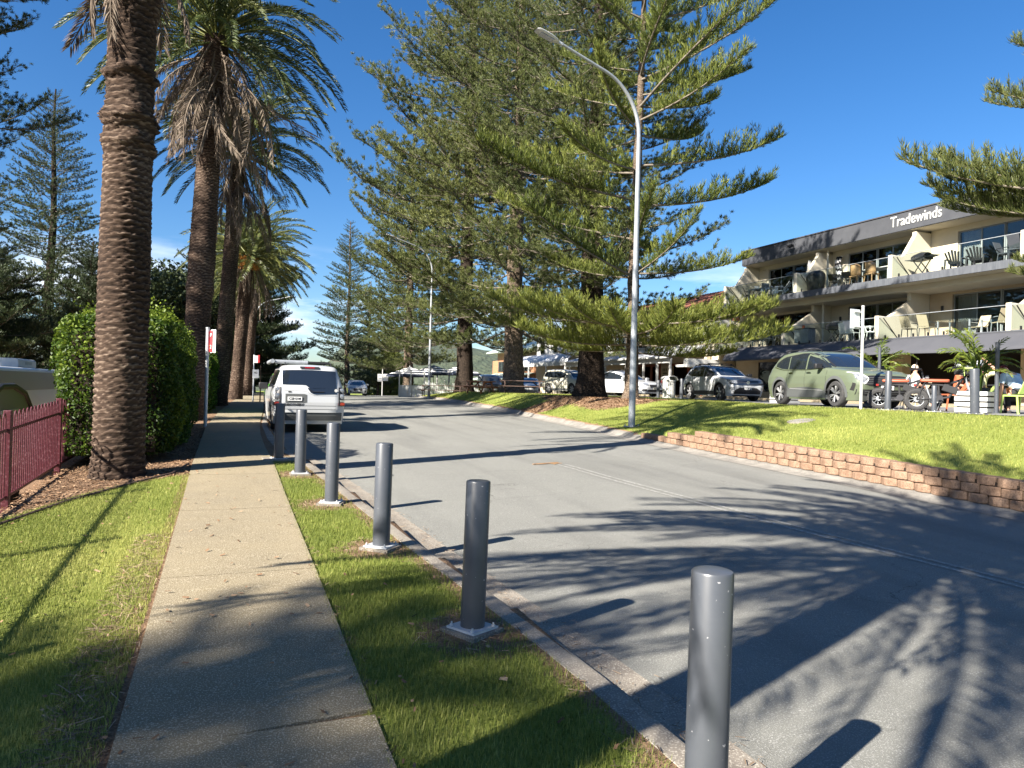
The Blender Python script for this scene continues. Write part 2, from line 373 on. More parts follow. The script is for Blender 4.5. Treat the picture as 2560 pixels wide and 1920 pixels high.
mt['caravan_silver'] = M('caravan_silver', (.26, .27, .28), .45)
mt['stainless'] = M('stainless', (.5, .5, .5), .3, .9)
mt['umber'] = M('umber_thatch', (.13, .08, .05), .9, c2=(.06, .04, .03), vscale=14)

def ground_material():
    m, nt, N, L, b = _new('lawn_and_mulch')
    b.inputs['Roughness'].default_value = .95; b.inputs['Specular IOR Level'].default_value = .1
    tc = N.new('ShaderNodeTexCoord')
    def noise(s, d=6, stretch=None):
        n = N.new('ShaderNodeTexNoise'); n.inputs['Scale'].default_value = s; n.inputs['Detail'].default_value = d; n.inputs['Roughness'].default_value = .65
        L.new(tc.outputs['Object'], n.inputs['Vector']); return n.outputs['Fac']
    def ramp(f, stops):
        c = N.new('ShaderNodeValToRGB'); e = c.color_ramp.elements
        e[0].position, e[0].color = stops[0][0], (*stops[0][1], 1); e[1].position, e[1].color = stops[-1][0], (*stops[-1][1], 1)
        for p, q in stops[1:-1]:
            k = e.new(p); k.color = (*q, 1)
        L.new(f, c.inputs['Fac']); return c.outputs['Color']
    def mix(f, a, c):
        x = N.new('ShaderNodeMix'); x.data_type = 'RGBA'
        if hasattr(f, 'links'): L.new(f, x.inputs['Factor'])
        else: x.inputs['Factor'].default_value = f
        L.new(a, x.inputs['A']); L.new(c, x.inputs['B']); return x.outputs['Result']
    g1 = ramp(noise(1.4), [(.3, (.12, .155, .034)), (.55, (.20, .23, .052)), (.72, (.30, .29, .09))])
    g2 = ramp(noise(70, 3), [(.3, (.07, .095, .02)), (.5, (.18, .22, .048)), (.7, (.32, .32, .10))])
    grass = mix(.55, g1, g2)
    m1 = ramp(noise(55, 4), [(.3, (.07, .04, .026)), (.5, (.21, .13, .08)), (.7, (.38, .27, .17))])
    m2 = ramp(noise(2.2), [(.3, (.15, .09, .055)), (.7, (.27, .185, .12))])
    mul = mix(.35, m1, m2)
    a = N.new('ShaderNodeAttribute'); a.attribute_name = 'mulch'
    ad = N.new('ShaderNodeMath'); ad.operation = 'MULTIPLY_ADD'
    ns = N.new('ShaderNodeMath'); ns.operation = 'SUBTRACT'; ns.inputs[1].default_value = .5
    L.new(noise(5., 8), ns.inputs[0]); L.new(ns.outputs[0], ad.inputs[0]); ad.inputs[1].default_value = 1.3; L.new(a.outputs['Fac'], ad.inputs[2])
    r = N.new('ShaderNodeMapRange'); r.inputs['From Min'].default_value = .4; r.inputs['From Max'].default_value = .6
    L.new(ad.outputs[0], r.inputs['Value'])
    L.new(mix(r.outputs[0], grass, mul), b.inputs['Base Color'])
    bp = N.new('ShaderNodeBump'); bp.inputs['Strength'].default_value = .8; bp.inputs['Distance'].default_value = .03
    L.new(noise(45, 6), bp.inputs['Height']); L.new(bp.outputs[0], b.inputs['Normal'])
    return m
mt['ground'] = ground_material()
# ---------------------------------------------------------------- the setting
def struct(o): o['kind'] = 'structure'; return o
def mulch_left(X, Y):
    e = interp(X, [-2.6, -2.2, -1.6, -1.1, -.45], [8.2, 8.7, 10.1, 10.75, 11.25])
    return min(1, max(0, (Y - e) / .5 + .5))
def seg_d(X, Y, a, b):
    ax, ay = a; bx, by = b
    t = max(0, min(1, ((X - ax) * (bx - ax) + (Y - ay) * (by - ay)) / ((bx - ax) ** 2 + (by - ay) ** 2)))
    return math.hypot(X - ax - t * (bx - ax), Y - ay - t * (by - ay))
BOLL = [(1.71, 2.20), (1.51, 4.33), (1.36, 6.51), (1.20, 8.69), (1.05, 11.0), (.86, 12.75)]
def mulch(X, Y):
    a, b = xl(Y), xr(Y)
    if X < -.45 and X > -3.2: return mulch_left(X, Y)
    if X <= -3.2: return .95
    if X < a + .05:
        if Y > 13.1: return 1
        d = min(math.hypot(X - p, Y - q) for p, q in BOLL)
        return max(.95 - .9 * max(0, (d - .16)) / .45, .80 - (a - X - .17) / .42, .45 - (X - .72) * 2.2, 0)
    if X > b:
        d = min(seg_d(X, Y, (14.6, 23.6), (15.4, 29.5)) - 1.9, seg_d(X, Y, (15, 27.2), (11.6, 27.6)) - 1.3,
                seg_d(X, Y, (14.8, 23.7), (17.2, 22.6)) - .8, seg_d(X, Y, (16.5, 41.5), (17, 53)) - 1.6)
        return min(1, max(.5 - d / .9, .62 - (X - b - .55) / .35 if wall_h(Y) == 0 else 0, 0))
    return 0
def axis(*segs):
    v = []
    for a, b, s in segs: v += list(np.arange(a, b, s))
    return np.array(v + [segs[-1][1]])
gx = axis((-160, -30, 16), (-30, -5, 2.5), (-5, 3.2, .12), (3.2, 9.8, 1.6), (9.8, 20, .16), (20, 34, 1.2), (34, 80, 6), (80, 400, 40))
gy = axis((-60, -2, 6), (-2, 2, .5), (2, 16, .14), (16, 34, .2), (34, 62, .6), (62, 130, 3), (130, 220, 15), (220, 900, 85))
gv = []; gm = []
for Y in gy:
    for X in gx:
        z = land(X, Y)
        if X > 14.8: z -= .0
        gv.append((X, Y, z)); gm.append(mulch(X, Y))
gv = np.array(gv); nx = len(gx); ny = len(gy)
ii = (np.arange(ny - 1)[:, None] * nx + np.arange(nx - 1)[None, :]).ravel()
me = npmesh('ground', gv, np.stack([ii, ii + 1, ii + 1 + nx, ii + nx], 1), smooth=True)
at_ = me.attributes.new('mulch', 'FLOAT', 'POINT'); at_.data.foreach_set('value', np.array(gm, dtype=np.float32))
struct(link('ground', me, mt['ground']))

YS = [y for y in np.arange(-8, 20, .5)] + [y for y in np.arange(20, 76, 1.)] + [80, 90, 105, 120]
def sweep(name, mat, ys, prof, parent=None):
    """prof(Y) -> list of (X, z) across the street"""
    mb = MB(); mb.grid([[(x, Y, z) for x, z in prof(Y)] for Y in ys])
    return mb.build(name, mat, parent, smooth=True)
struct(sweep('road', mt['asphalt'], YS, lambda Y: [(x, zroad(x, Y)) for x in np.linspace(xl(Y) - .1, xr(Y) + .1, 9)]))
def kerb_l(Y):
    x, z, r = xl(Y), zv(Y) - .005, zroad(xl(Y), Y)
    return [(x - .19, z - .12), (x - .19, z - .004), (x - .175, z + .008), (x - .06, z + .008), (x - .02, z - .004), (x, z - .035), (x + .03, r + .02), (x + .06, r + .006), (x + .34, r + .014)]
struct(sweep('left_kerb', mt['concrete'], YS, kerb_l))
def kerb_r(Y):
    x = xr(Y); r = zroad(x, Y); w = wall_h(Y) > 0
    if w: return [(x - .02, zroad(x - .02, Y) + .006), (x + .24, r + .008), (x + .33, r + .03), (x + .39, r + .05), (x + .45, r + .055), (x + .60, r + .058)]
    return [(x - .02, zroad(x - .02, Y) + .006), (x + .24, r + .010), (x + .32, r + .045), (x + .42, r + .12), (x + .48, r + .138), (x + .60, r + .142)]
struct(sweep('right_kerb', mt['gutter'], YS, kerb_r))
# footpath cast in bays with open joints
def path_l(Y): return interp(Y, [-8, 3, 9, 12, 20, 29, 40, 52, 75], [-.42, -.41, -.44, -.47, -.48, -.25, .25, .85, 3.2])
def path_r(Y): return interp(Y, [-8, 3, 9, 12.3, 15, 18, 22, 30, 51, 75], [.69, .70, .72, .75, .74, .78, .93, 1.38, 2.62, 5.3])
mb = MB(); y = 3.4 - 2.55 * 4
while y < 72:
    n = 4; ys = np.linspace(y + .007, y + 2.543, n + 1); sk = (lambda q: -.10 if q < 4 else 0)
    top = []
    for i in range(n):
        a, b = ys[i], ys[i + 1]; h = .02
        s0 = .05 if i == 0 and 2 < y < 5 else 0
        vs = [(path_l(a), a - s0, zv(a) - .2), (path_r(a), a + s0, zv(a) - .2), (path_r(b), b, zv(b) - .2), (path_l(b), b, zv(b) - .2)]
        vs += [(p[0], p[1], p[2] + .2 + h) for p in vs]
        f = [(4, 5, 6, 7), (0, 4, 7, 3), (1, 2, 6, 5)]
        if i == 0: f.append((0, 1, 5, 4))
        if i == n - 1: f.append((2, 3, 7, 6))
        mb.add(vs, f)
    y += 2.55
struct(mb.build('footpath', mt['path']))
# carpark on the upper level, with the shop footpath beyond
mb = MB(); mb.grid([[(x, Y, zp(Y) + .012 + (0 if x > xcar(Y) + .05 else .0)) for x in (xcar(Y), xcar(Y) + .12, 22.5, 25.8)] for Y in list(np.arange(-4, 60, 1.)) + [62, 66, 70, 76, 84]])
struct(mb.build('carpark', mt['paving']))
mb = MB(); mb.grid([[(25.8, Y, zp(Y) + .0), (25.8, Y, zp(Y) + .13), (29.5, Y, zp(Y) + .13), (34., Y, zp(Y) + .13)] for Y in list(np.arange(-4, 60, 2.)) + [62, 66, 70, 76, 84]])
struct(mb.build('shop_footpath', mt['path']))
# worn double centre line
for k, dx in enumerate((0, .17)):
    mb = MB(); ys = np.arange(-3, 12.6, .5)
    def cx_(Y): return interp(Y, [-3, 4.24, 6.8, 10.85, 14], [7.2, 6.78, 6.42, 6.06, 5.9])
    mb.grid([[(cx_(Y) + dx, Y, zroad(cx_(Y), Y) + .005), (cx_(Y) + dx + .07, Y, zroad(cx_(Y), Y) + .005)] for Y in ys])
    struct(mb.build('road_line_marking', mt['line']))
# far hills
mb = MB(); rr = random.Random(3); rows = []
for j, (q, h) in enumerate([(0, -.2), (.25, .35), (.5, .7), (.75, .93), (1, 1), (1.4, .5)]):
    row = []
    for i in range(90):
        a = R(-55 + i * 2.0); base = 52 * (.55 + .30 * math.sin(a * 3.1 + .5) + .16 * math.sin(a * 9 + 1) + .06 * math.sin(a * 27)) * (1.3 if a > .15 else .42)
        d = 620 + 260 * q
        row.append((d * math.sin(a) * 1.0, d * math.cos(a), -8 + (base + 8) * h * (1 + .05 * rr.uniform(-1, 1))))
    rows.append(row)
mb.grid(rows)
hm = M('hill_forest', (.032, .048, .03), .95, c2=(.062, .075, .042), vscale=.05, detail=10, bump=1., bscale=.12, bdist=6.)
struct(mb.build('hill', hm, smooth=True))

# ---- grass blades (nobody could count them)
def blades(name, pts, h0, h1, w, seed, lean=.5, dry=0.):
    """pts: (n,3) roots"""
    g = np.random.default_rng(seed); n = len(pts)
    az = g.uniform(0, 2 * pi, n); h = g.uniform(h0, h1, n); l = g.uniform(.1, lean, n)
    ww = w * g.uniform(.7, 1.3, n)
    dx, dy = np.cos(az), np.sin(az); px, py = -dy, dx
    P = np.asarray(pts)
    a = P + np.stack([px * ww, py * ww, np.zeros(n) - .004], 1)
    b = P - np.stack([px * ww, py * ww, np.zeros(n) + .004], 1)
    c = P + np.stack([dx * h * l * 1.3, dy * h * l * 1.3, h * (1 - .3 * l)], 1)
    V = np.stack([a, b, c], 1).reshape(-1, 3); F = np.arange(3 * n).reshape(-1, 3)
    patch = .5 + .25 * np.sin(P[:, 0] * 3.1 + 1.3 * np.sin(P[:, 1] * 1.7)) * np.sin(P[:, 1] * 2.3 + P[:, 0])
    worn = np.clip(np.sin(P[:, 0] * .9 + 2 * np.sin(P[:, 1] * .55)) * np.sin(P[:, 1] * .8 + 1.7 * np.sin(P[:, 0] * .7)) - .35, 0, 1)
    t = np.clip(g.normal(.43 + dry, .18, n) + (patch - .5) * .55 + worn * .6 + (g.random(n) < .06) * .4, 0, 1)
    T = np.stack([t * .8, t * .8, np.clip(t + .1, 0, 1)], 1).ravel()
    o = link(name, npmesh(name, V, F, T), mt['blade']); o['kind'] = 'stuff'; return o
def scatter(x0, x1, y0, y1, n, seed, keep, lift=0.):
    g = np.random.default_rng(seed); out = []
    for x, y in zip(g.uniform(x0, x1, n), g.uniform(y0, y1, n)):
        if keep(x, y, g): out.append((x, y, land(x, y) + lift))
    return np.array(out)
def keep_left(x, y, g):
    if x > path_l(y) + .015 or x < -2.28: return False
    return mulch(x, y) + (g.random() - .5) * .5 < .5 and g.random() < min(1, 6.5 / y)
blades('lawn_grass', scatter(-2.3, -.35, 2.6, 11.6, 170000, 1, keep_left), .018, .045, .0022, 11, dry=.17)
def keep_verge(x, y, g):
    if x < path_r(y) - .03 or x > xl(y) - .19: return False
    return mulch(x, y) + (g.random() - .5) * .75 < .55 and g.random() < min(1, 5.5 / y)
blades('verge_grass', scatter(.64, 2.0, 2.0, 13.2, 150000, 2, keep_verge), .022, .055, .0023, 12, dry=-.02)
def keep_right(x, y, g):
    if x < xr(y) + (.80 if wall_h(y) > 0 else .58) or x > xcar(y) - .02: return False
    return mulch(x, y) + (g.random() - .5) * .4 < .5
blades('bank_grass', scatter(10.3, 20.5, 4.5, 26, 170000, 3, keep_right), .025, .06, .006, 13, dry=.12)
blades('far_bank_grass', scatter(11.2, 20, 26, 62, 60000, 4, keep_right), .03, .07, .012, 14, dry=.10)
# ---- mulch chips
def chips(name, pts, l0, l1, w, seed, mat='chip', flat=.35):
    g = np.random.default_rng(seed); n = len(pts); az = g.uniform(0, 2 * pi, n); l = g.uniform(l0, l1, n); ww = w * g.uniform(.5, 1.3, n)
    dz = g.uniform(-flat, flat, n); P = np.asarray(pts) + np.stack([0 * l, 0 * l, .006 + g.uniform(0, .012, n)], 1)
    d = np.stack([np.cos(az), np.sin(az), dz], 1) * l[:, None] / 2; p = np.stack([-np.sin(az), np.cos(az), g.uniform(-.5, .5, n)], 1) * ww[:, None]
    V = np.stack([P - d - p, P - d * .9 + p, P + d + p * .6, P + d * .8 - p], 1).reshape(-1, 3)
    t = np.repeat(np.clip(g.normal(.5, .24, n), 0, 1), 4)
    o = link(name, npmesh(name, V, np.arange(4 * n).reshape(-1, 4), t), mt[mat]); o['kind'] = 'stuff'; return o
chips('mulch_chips', scatter(-2.6, -.45, 8, 20, 16000, 5, lambda x, y, g: x < path_l(y) and mulch(x, y) + (g.random() - .5) * .5 > .5), .02, .07, .008, 21)
chips('bark_mulch', scatter(11, 18.5, 19.5, 33, 30000, 6, lambda x, y, g: x > xr(y) + .56 and x < xcar(y) and mulch(x, y) + (g.random() - .5) * .4 > .5), .04, .11, .016, 22)
chips('kerb_litter', scatter(.6, 2.05, 2, 13.4, 9000, 7, lambda x, y, g: x < xl(y) - .18 and x > path_r(y) and mulch(x, y) + (g.random() - .5) * .5 > .5), .03, .10, .003, 23, 'twig')
chips('path_edge_litter', scatter(-.75, -.40, 2.4, 7.5, 2600, 8, lambda x, y, g: x < path_l(y) - abs(g.normal(0, .09))), .04, .14, .0025, 24, 'twig')
chips('gutter_litter', np.array([(x, y, zroad(x, y) + .016) for x, y in zip(np.random.default_rng(9).uniform(0, 1, 1500), np.random.default_rng(10).uniform(1.5, 15, 1500) ** 1) for x in [xl(y) + .05 + .36 * x ** 2]]), .02, .07, .0025, 25, 'twig', flat=.1)
chips('fallen_leaves', scatter(-2.3, 2.0, 2.6, 13, 500, 11, lambda x, y, g: x < xl(y) - .2, .02), .015, .05, .009, 26, 'chip')
# ---------------------------------------------------------------- trees
def tubes(P, Rr, n=4):
    """P (k,m,3) centre lines, Rr (k,m) radii -> verts, quads"""
    k, m, _ = P.shape
    T = np.gradient(P, axis=1); T /= np.linalg.norm(T, axis=2, keepdims=True) + 1e-9
    up = np.where(np.abs(T[..., 2:3]) < .9, np.array([0, 0, 1.]), np.array([1., 0, 0]))
    U = np.cross(T, up); U /= np.linalg.norm(U, axis=2, keepdims=True) + 1e-9
    W = np.cross(T, U); a = np.arange(n) * 2 * pi / n
    V = P[:, :, None, :] + (U[:, :, None, :] * np.cos(a)[None, None, :, None] + W[:, :, None, :] * np.sin(a)[None, None, :, None]) * Rr[:, :, None, None]
    idx = np.arange(k * m * n).reshape(k, m, n); nx_ = np.roll(idx, -1, 2)
    F = np.stack([idx[:, :-1], nx_[:, :-1], nx_[:, 1:], idx[:, 1:]], -1).reshape(-1, 4)
    return V.reshape(-1, 3), F
def cords(root, d, l, w, g, curl=.25):
    """leafy cords as folded diamonds: root (n,3), direction, length, width"""
    n = len(root); d = d / (np.linalg.norm(d, axis=1, keepdims=True) + 1e-9)
    r = g.normal(size=(n, 3)); s = np.cross(d, r); s /= np.linalg.norm(s, axis=1, keepdims=True) + 1e-9
    up = np.array([0, 0, 1.])
    mid = root + d * (l * .5)[:, None] - up * (l * curl * .35)[:, None]
    tip = root + d * l[:, None] + up * (l * curl * .5)[:, None]
    ww = (w * g.uniform(.7, 1.25, n))[:, None]
    return np.stack([root, mid + s * ww, tip, mid - s * ww], 1)
def pine_branch(g, L, sec_gap=.22, sec_len=.75, n_cord=16, cord_l=.22, cord_w=.009, start=.25, pitch=.05, curve=.18, sec_up=.45, axis_cords=60, fork=0., thick=.012, tipr=.35, droop=0., puff=0., tuft=0):
    """one whorl branch along +X: wood (V,F), leaves (n,4,3), tint (n,)"""
    m = 9; s = np.linspace(0, 1, m); wob = g.normal(0, .02, 2)
    def axis_at(q):
        return np.stack([L * q * np.cos(pitch), L * (wob[0] * np.sin(3 * q) + wob[1] * q), L * (pitch * q - droop * np.sin(pi * np.minimum(q, 1)) + curve * q ** 3)], -1)
    A = axis_at(s)
    V, F = tubes(A[None], (L * thick * (1 - .85 * s) + .004)[None], 5)
    ns = max(4, int(L * (1 - start) / sec_gap))
    q = np.sort(start + (1 - start) * (np.arange(ns) + g.uniform(-.3, .3, ns)) / ns); q = np.clip(q, 0, .985)
    side = np.where(np.arange(ns) % 2 == 0, 1., -1.)
    sl = sec_len * (tipr + (1 - tipr) * np.sin(pi * np.clip((q - start) / (1 - start) * .78 + .18, 0, 1))) * g.uniform(.65, 1.25, ns)
    # forward, lateral, up
    ang = R(52) + g.normal(0, .16, ns); upc = sec_up * g.uniform(.35, 1.5, ns)
    D = np.stack([np.cos(ang), side * np.sin(ang), upc], 1); D /= np.linalg.norm(D, axis=1, keepdims=True)
    root = axis_at(q); t = np.linspace(0, 1, 4)
    SP = root[:, None] + D[:, None] * (sl[:, None] * t[None])[..., None]
    SP[:, :, 2] += (sl[:, None] * .28 * t[None] ** 2) * (.4 + sec_up)
    v2, f2 = tubes(SP, (sl * .011 + .002)[:, None] * (1 - .8 * t)[None], 3)
    F = np.concatenate([F, f2 + len(V)]); V = np.concatenate([V, v2])
    # cords on the secondaries
    nc = np.maximum(4, (n_cord * sl / sec_len).astype(int)); rep = np.repeat(np.arange(ns), nc); k = len(rep)
    tt = fork + (1 - fork) * g.random(k) ** .8
    P = root[rep] + D[rep] * (sl[rep] * tt)[:, None]; P[:, 2] += sl[rep] * .28 * tt ** 2 * (.4 + sec_up)
    if puff: P = P + g.normal(size=(k, 3)) * (puff * sl[rep] * (.4 + .6 * tt))[:, None]
    rv = g.normal(size=(k, 3)); rv[:, 2] = np.abs(rv[:, 2]) * .9 + .25
    dd = D[rep] * .85 + rv * .55
    if tuft:   # cords gathered into separate puffs along the outer part of each spray
        tk = np.floor(g.random(k) * tuft); tq = fork + (1 - fork) * (tk + .75) / tuft
        h = (np.sin(rep * 12.9898 + tk * 78.233) * 43758.5453) % 1.; h2 = (np.sin(rep * 39.34 + tk * 11.13) * 24634.63) % 1.; h3 = (np.sin(rep * 7.17 + tk * 57.7) * 9631.3) % 1.
        off = np.stack([h - .5, h2 - .5, (h3 - .15) * .8], 1) * (sl[rep] * puff * 3.2)[:, None]
        P = root[rep] + D[rep] * (sl[rep] * tq)[:, None] + off; P[:, 2] += sl[rep] * .28 * tq ** 2 * (.4 + sec_up); tt = tq
        P = P + D[rep] * (cord_l * .7 * (g.random(k) - .5))[:, None]
        rv = g.normal(size=(k, 3)); dd = D[rep] * .55 + rv * .60 + np.array([.15, 0, .42])
    ll = cord_l * g.uniform(.6, 1.2, k) * (1.05 - .35 * tt)
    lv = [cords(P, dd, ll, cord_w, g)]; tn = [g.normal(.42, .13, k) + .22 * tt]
    if axis_cords:
        k = axis_cords; tt = start + (1 - start) * g.random(k) ** .7
        P = axis_at(tt); rv = g.normal(size=(k, 3)); rv[:, 2] = np.abs(rv[:, 2]) + .3
        dd = np.array([.8, 0, .1])[None] + rv * .6
        lv.append(cords(P, dd, cord_l * g.uniform(.7, 1.3, k), cord_w, g)); tn.append(g.normal(.45, .13, k) + .15 * tt)
    return V, F, np.concatenate(lv), np.concatenate(tn)
def stamp(protos, placements):
    """placements: (proto index, scale, azimuth, pitch, roll, origin, tint shift)"""
    LV, LT, WV, WF = [], [], [], []; off = 0
    for i, s, az, pt, ro, o, dt in placements:
        V, F, lv, tn = protos[i]
        m = np.array(Matrix.Rotation(az, 3, 'Z') @ Matrix.Rotation(-pt, 3, 'Y') @ Matrix.Rotation(ro, 3, 'X')) * s
        o = np.array(o)
        WV.append(V @ m.T + o); WF.append(F + off); off += len(V)
        LV.append(lv.reshape(-1, 3) @ m.T + o); LT.append(np.repeat(np.clip(tn + dt, 0, 1), 4))
    LV = np.concatenate(LV)
    return np.concatenate(WV), np.concatenate(WF), LV, np.arange(len(LV)).reshape(-1, 4), np.concatenate(LT)
def trunk_arrays(H, r0, r1, g, n=14, flare=.5, lean=(0, 0), rough=.05, m=44):
    z = np.linspace(0, 1, m) ** 1.25 * H; t = z / H
    P = np.stack([lean[0] * t + .06 * np.sin(z * .5 + 1), lean[1] * t + .05 * np.sin(z * .6), z], 1)
    rr_ = r0 * (1 - t) + r1 * t + flare * r0 * np.exp(-z / (r0 * 1.1))
    V, F = tubes(P[None], rr_[None], n)
    c = np.repeat(P, n, 0); d = V - c; k = 1 + g.normal(0, rough, len(V))
    # buttress lobes at the foot
    a = np.arctan2(d[:, 1], d[:, 0]); k += .14 * np.exp(-np.repeat(z, n) / (r0 * 1.2)) * np.sin(a * 5 + 1)
    return c + d * k[:, None], F
def pine(name, label, loc, H, r0, prof, protos, seed, leaf='needle', bark='pine_bark', z0=2., gap=.9, per=5, pitch0=.0, pitch1=.5, sparse=0., lean=(0, 0), group='Norfolk Island pines', extra=(), tint=0., flare=.5, rough_=True, skip=None, top=True):
    """prof(z/H) = branch length in metres at that height"""
    g = np.random.default_rng(seed); pl = []
    z = z0
    while z < H - .3:
        t = z / H; n = per + int(g.integers(-1, 2)); a0 = g.uniform(0, 2 * pi)
        for k in range(n):
            if g.random() < sparse: continue
            az = a0 + 2 * pi * k / n + g.normal(0, .16); L = prof(t) * (g.uniform(.62, 1.12) if rough_ else g.uniform(.85, 1.1))
            if L < .15: continue
            if skip and skip(z, az, L): continue
            i = int(g.integers(len(protos))); 
            zz = z + g.normal(0, gap * .12)
            pl.append((i, L / protos[i][4], az, pitch0 + (pitch1 - pitch0) * t ** 1.6 + g.normal(0, .11 if rough_ else .05), g.normal(0, .2 if rough_ else .1),
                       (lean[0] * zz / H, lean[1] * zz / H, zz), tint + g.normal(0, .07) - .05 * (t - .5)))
        z += gap * (1 - .45 * t) * g.uniform(.85, 1.15)
    for zz, az, L, pt, i in extra: pl.append((i % len(protos), L / protos[i % len(protos)][4], az, pt, 0, (lean[0] * zz / H, lean[1] * zz / H, zz), tint + .08))
    WV, WF, LV, LF, LT = stamp([p[:4] for p in protos], pl)
    tv, tf = trunk_arrays(H, r0, .05, g, flare=flare, lean=lean)
    WV2 = np.concatenate([tv, WV]); WF2 = np.concatenate([tf, WF + len(tv)])
    t = thing(name, label, 'tree', loc, 0, group)
    tm = npmesh('trunk', WV2, WF2, smooth=True)
    k = len(tf); mi = np.zeros(len(WF2), dtype=np.int32); mi[k:] = 1
    tm.materials.append(mt[bark]); tm.materials.append(mt['limb']); tm.polygons.foreach_set('material_index', mi)
    link('trunk', tm, None, t)
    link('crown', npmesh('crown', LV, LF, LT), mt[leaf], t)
    return t
def protos(n, seed, L, **k):
    out = []
    for i in range(n):
        g = np.random.default_rng(seed + i); out.append((*pine_branch(g, L * g.uniform(.9, 1.1), **k), L))
    return out
# three habits: young and open with long combs; mature with tufted ends; distant and coarser
P_young = protos(8, 100, 5., sec_gap=.12, sec_len=.62, n_cord=72, cord_l=.29, cord_w=.0125, start=.12, pitch=.02, curve=.15, sec_up=.95, axis_cords=600, thick=.009, puff=.05)
P_mature = protos(8, 200, 7., sec_gap=.21, sec_len=1.45, n_cord=150, cord_l=.27, cord_w=.0145, start=.12, pitch=.0, curve=.17, sec_up=.36, axis_cords=420, fork=.22, thick=.0090, droop=.08, puff=.12, tipr=.5, tuft=4)
P_far = protos(5, 300, 5., sec_gap=.20, sec_len=1.0, n_cord=44, cord_l=.26, cord_w=.026, start=.14, pitch=.02, curve=.14, sec_up=.35, axis_cords=90, fork=.25, thick=.008, puff=.10, tuft=3)
P_dense = protos(5, 400, 5., sec_gap=.16, sec_len=1.25, n_cord=60, cord_l=.30, cord_w=.030, start=.06, pitch=.0, curve=.12, sec_up=.38, axis_cords=120, fork=.1, thick=.008, puff=.10)
def lp(*k): return lambda t: float(np.interp(t, k[0::2], k[1::2]))
def gz(x, y): return land(x, y) - .04

pine('pine_tree', 'slim young pine with open tiers, its trunk right behind the near street lamp', (14.75, 24.2, gz(14.75, 24.2)), 20.5, .26, lp(0, 4.6, .2, 5.2, .45, 6.0, .7, 5.2, .9, 2.6, 1, .3), P_young, 1, 'needle_bright', z0=4.9, gap=1.65, per=5, pitch0=.02, pitch1=.30, sparse=.10, lean=(.2, .0), tint=.03,
     extra=[(zz, R(az), L_, p_, k) for k, (zz, az, L_, p_) in enumerate(((2.5, -22, 5.2, -.06), (2.3, -46, 5.2, -.10), (2.8, 4, 4.6, -.02), (2.2, -80, 4.6, -.12), (2.5, 150, 5.2, -.05), (2.2, 186, 5.0, -.10), (2.6, -130, 4.8, -.08), (2.8, 215, 5.0, -.05), (3.1, -34, 5.0, -.05), (3.0, 168, 5.2, -.03), (1.9, -30, 4.2, -.14), (2.0, 176, 3.6, -.14), (2.6, -105, 4.8, -.06), (3.0, -62, 5.0, -.05), (2.9, 195, 5.0, -.05)))])
pine('pine_tree', 'massive dark-trunked pine between the beige car and the slim young pine', (15.2, 28.4, gz(15.2, 28.4)), 27, .60, lp(0, 5., .25, 5.4, .5, 5.2, .75, 4.2, .92, 2, 1, .3), P_mature, 2, 'needle', 'dark_bark', z0=3.8, gap=1.25, per=6, pitch0=-.10, pitch1=.22, sparse=.14, tint=-.05, flare=.40,
     extra=[(2.7, 3.5, 4.4, .02, 1), (2.5, 4.2, 3.6, .05, 2)])
pine('pine_tree', 'tall spreading pine with pale scarred trunk behind the picnic tables', (16.75, 41.6, gz(16.75, 41.6)), 32, .64, lp(0, 5.6, .2, 7.6, .45, 8.4, .7, 6.6, .9, 2.8, 1, .3), P_mature, 3, 'needle', z0=4.3, gap=1.3, per=5, sparse=.06, tint=.04, pitch0=-.12, pitch1=.22, flare=.45)
pine('pine_tree', 'tall spreading pine with dark trunk beside the striped umbrellas', (17., 52.3, gz(17., 52.3)), 37, .66, lp(0, 6., .2, 8.4, .45, 9.6, .7, 7.2, .9, 3, 1, .3), P_mature, 4, 'needle', 'dark_bark', z0=4.5, gap=1.35, per=5, sparse=.06, tint=.0, pitch0=-.10, pitch1=.22, flare=.3)
pine('pine_tree', 'wide pine behind the far street lamp, over the white picket fence', (15.9, 66., gz(15.9, 66)), 25, .5, lp(0, 4.6, .25, 6.4, .5, 6., .75, 4.2, .92, 1.6, 1, .2), P_mature, 5, 'needle', z0=3.6, gap=1.1, per=6, pitch0=-.10, pitch1=.28)
# down the street
pine('pine_tree', 'tall conical pine directly behind the white oncoming hatchback', (13.9, 90, gz(13.9, 90)), 22, .36, lp(0, 4.4, .2, 4.6, .5, 3.6, .8, 2.1, 1, .6), P_far, 6, 'needle_dull', z0=1.6, gap=.95, per=6, pitch0=-.04, pitch1=.4, rough_=False)
pine('pine_tree', 'shorter narrow pine on the right of the tall conical one down the street', (17.3, 94, gz(17.3, 94)), 15.5, .26, lp(0, 3.2, .3, 2.6, .7, 1.3, 1, .15), P_dense, 7, 'needle', z0=.9, gap=.75, per=6, pitch0=0, pitch1=.45)
pine('pine_tree', 'small pine farthest down the street, before the hill', (22.5, 108, gz(22.5, 108)), 13., .22, lp(0, 3.2, .3, 2.4, .7, 1.2, 1, .15), P_far, 8, 'needle_dull', z0=.8, gap=.75, per=6, pitch0=0, pitch1=.45)
pine('pine_tree', 'bushy low pine behind the double white road sign', (19.0, 88., gz(19, 88)), 9., .2, lp(0, 3.4, .4, 2.8, .75, 1.4, 1, .2), P_dense, 15, 'needle_bright', z0=.3, gap=.6, per=7, pitch0=0, pitch1=.5)
pine('pine_tree', 'dark spreading pine left of the road, beyond the last palm trunk', (2.0, 76, gz(2., 76)), 19, .5, lp(0, 5.6, .2, 6.4, .45, 5.6, .75, 3.6, 1, .3), P_dense, 9, 'needle_dull', 'dark_bark', z0=.8, gap=.95, per=7, pitch0=-.05, pitch1=.5)
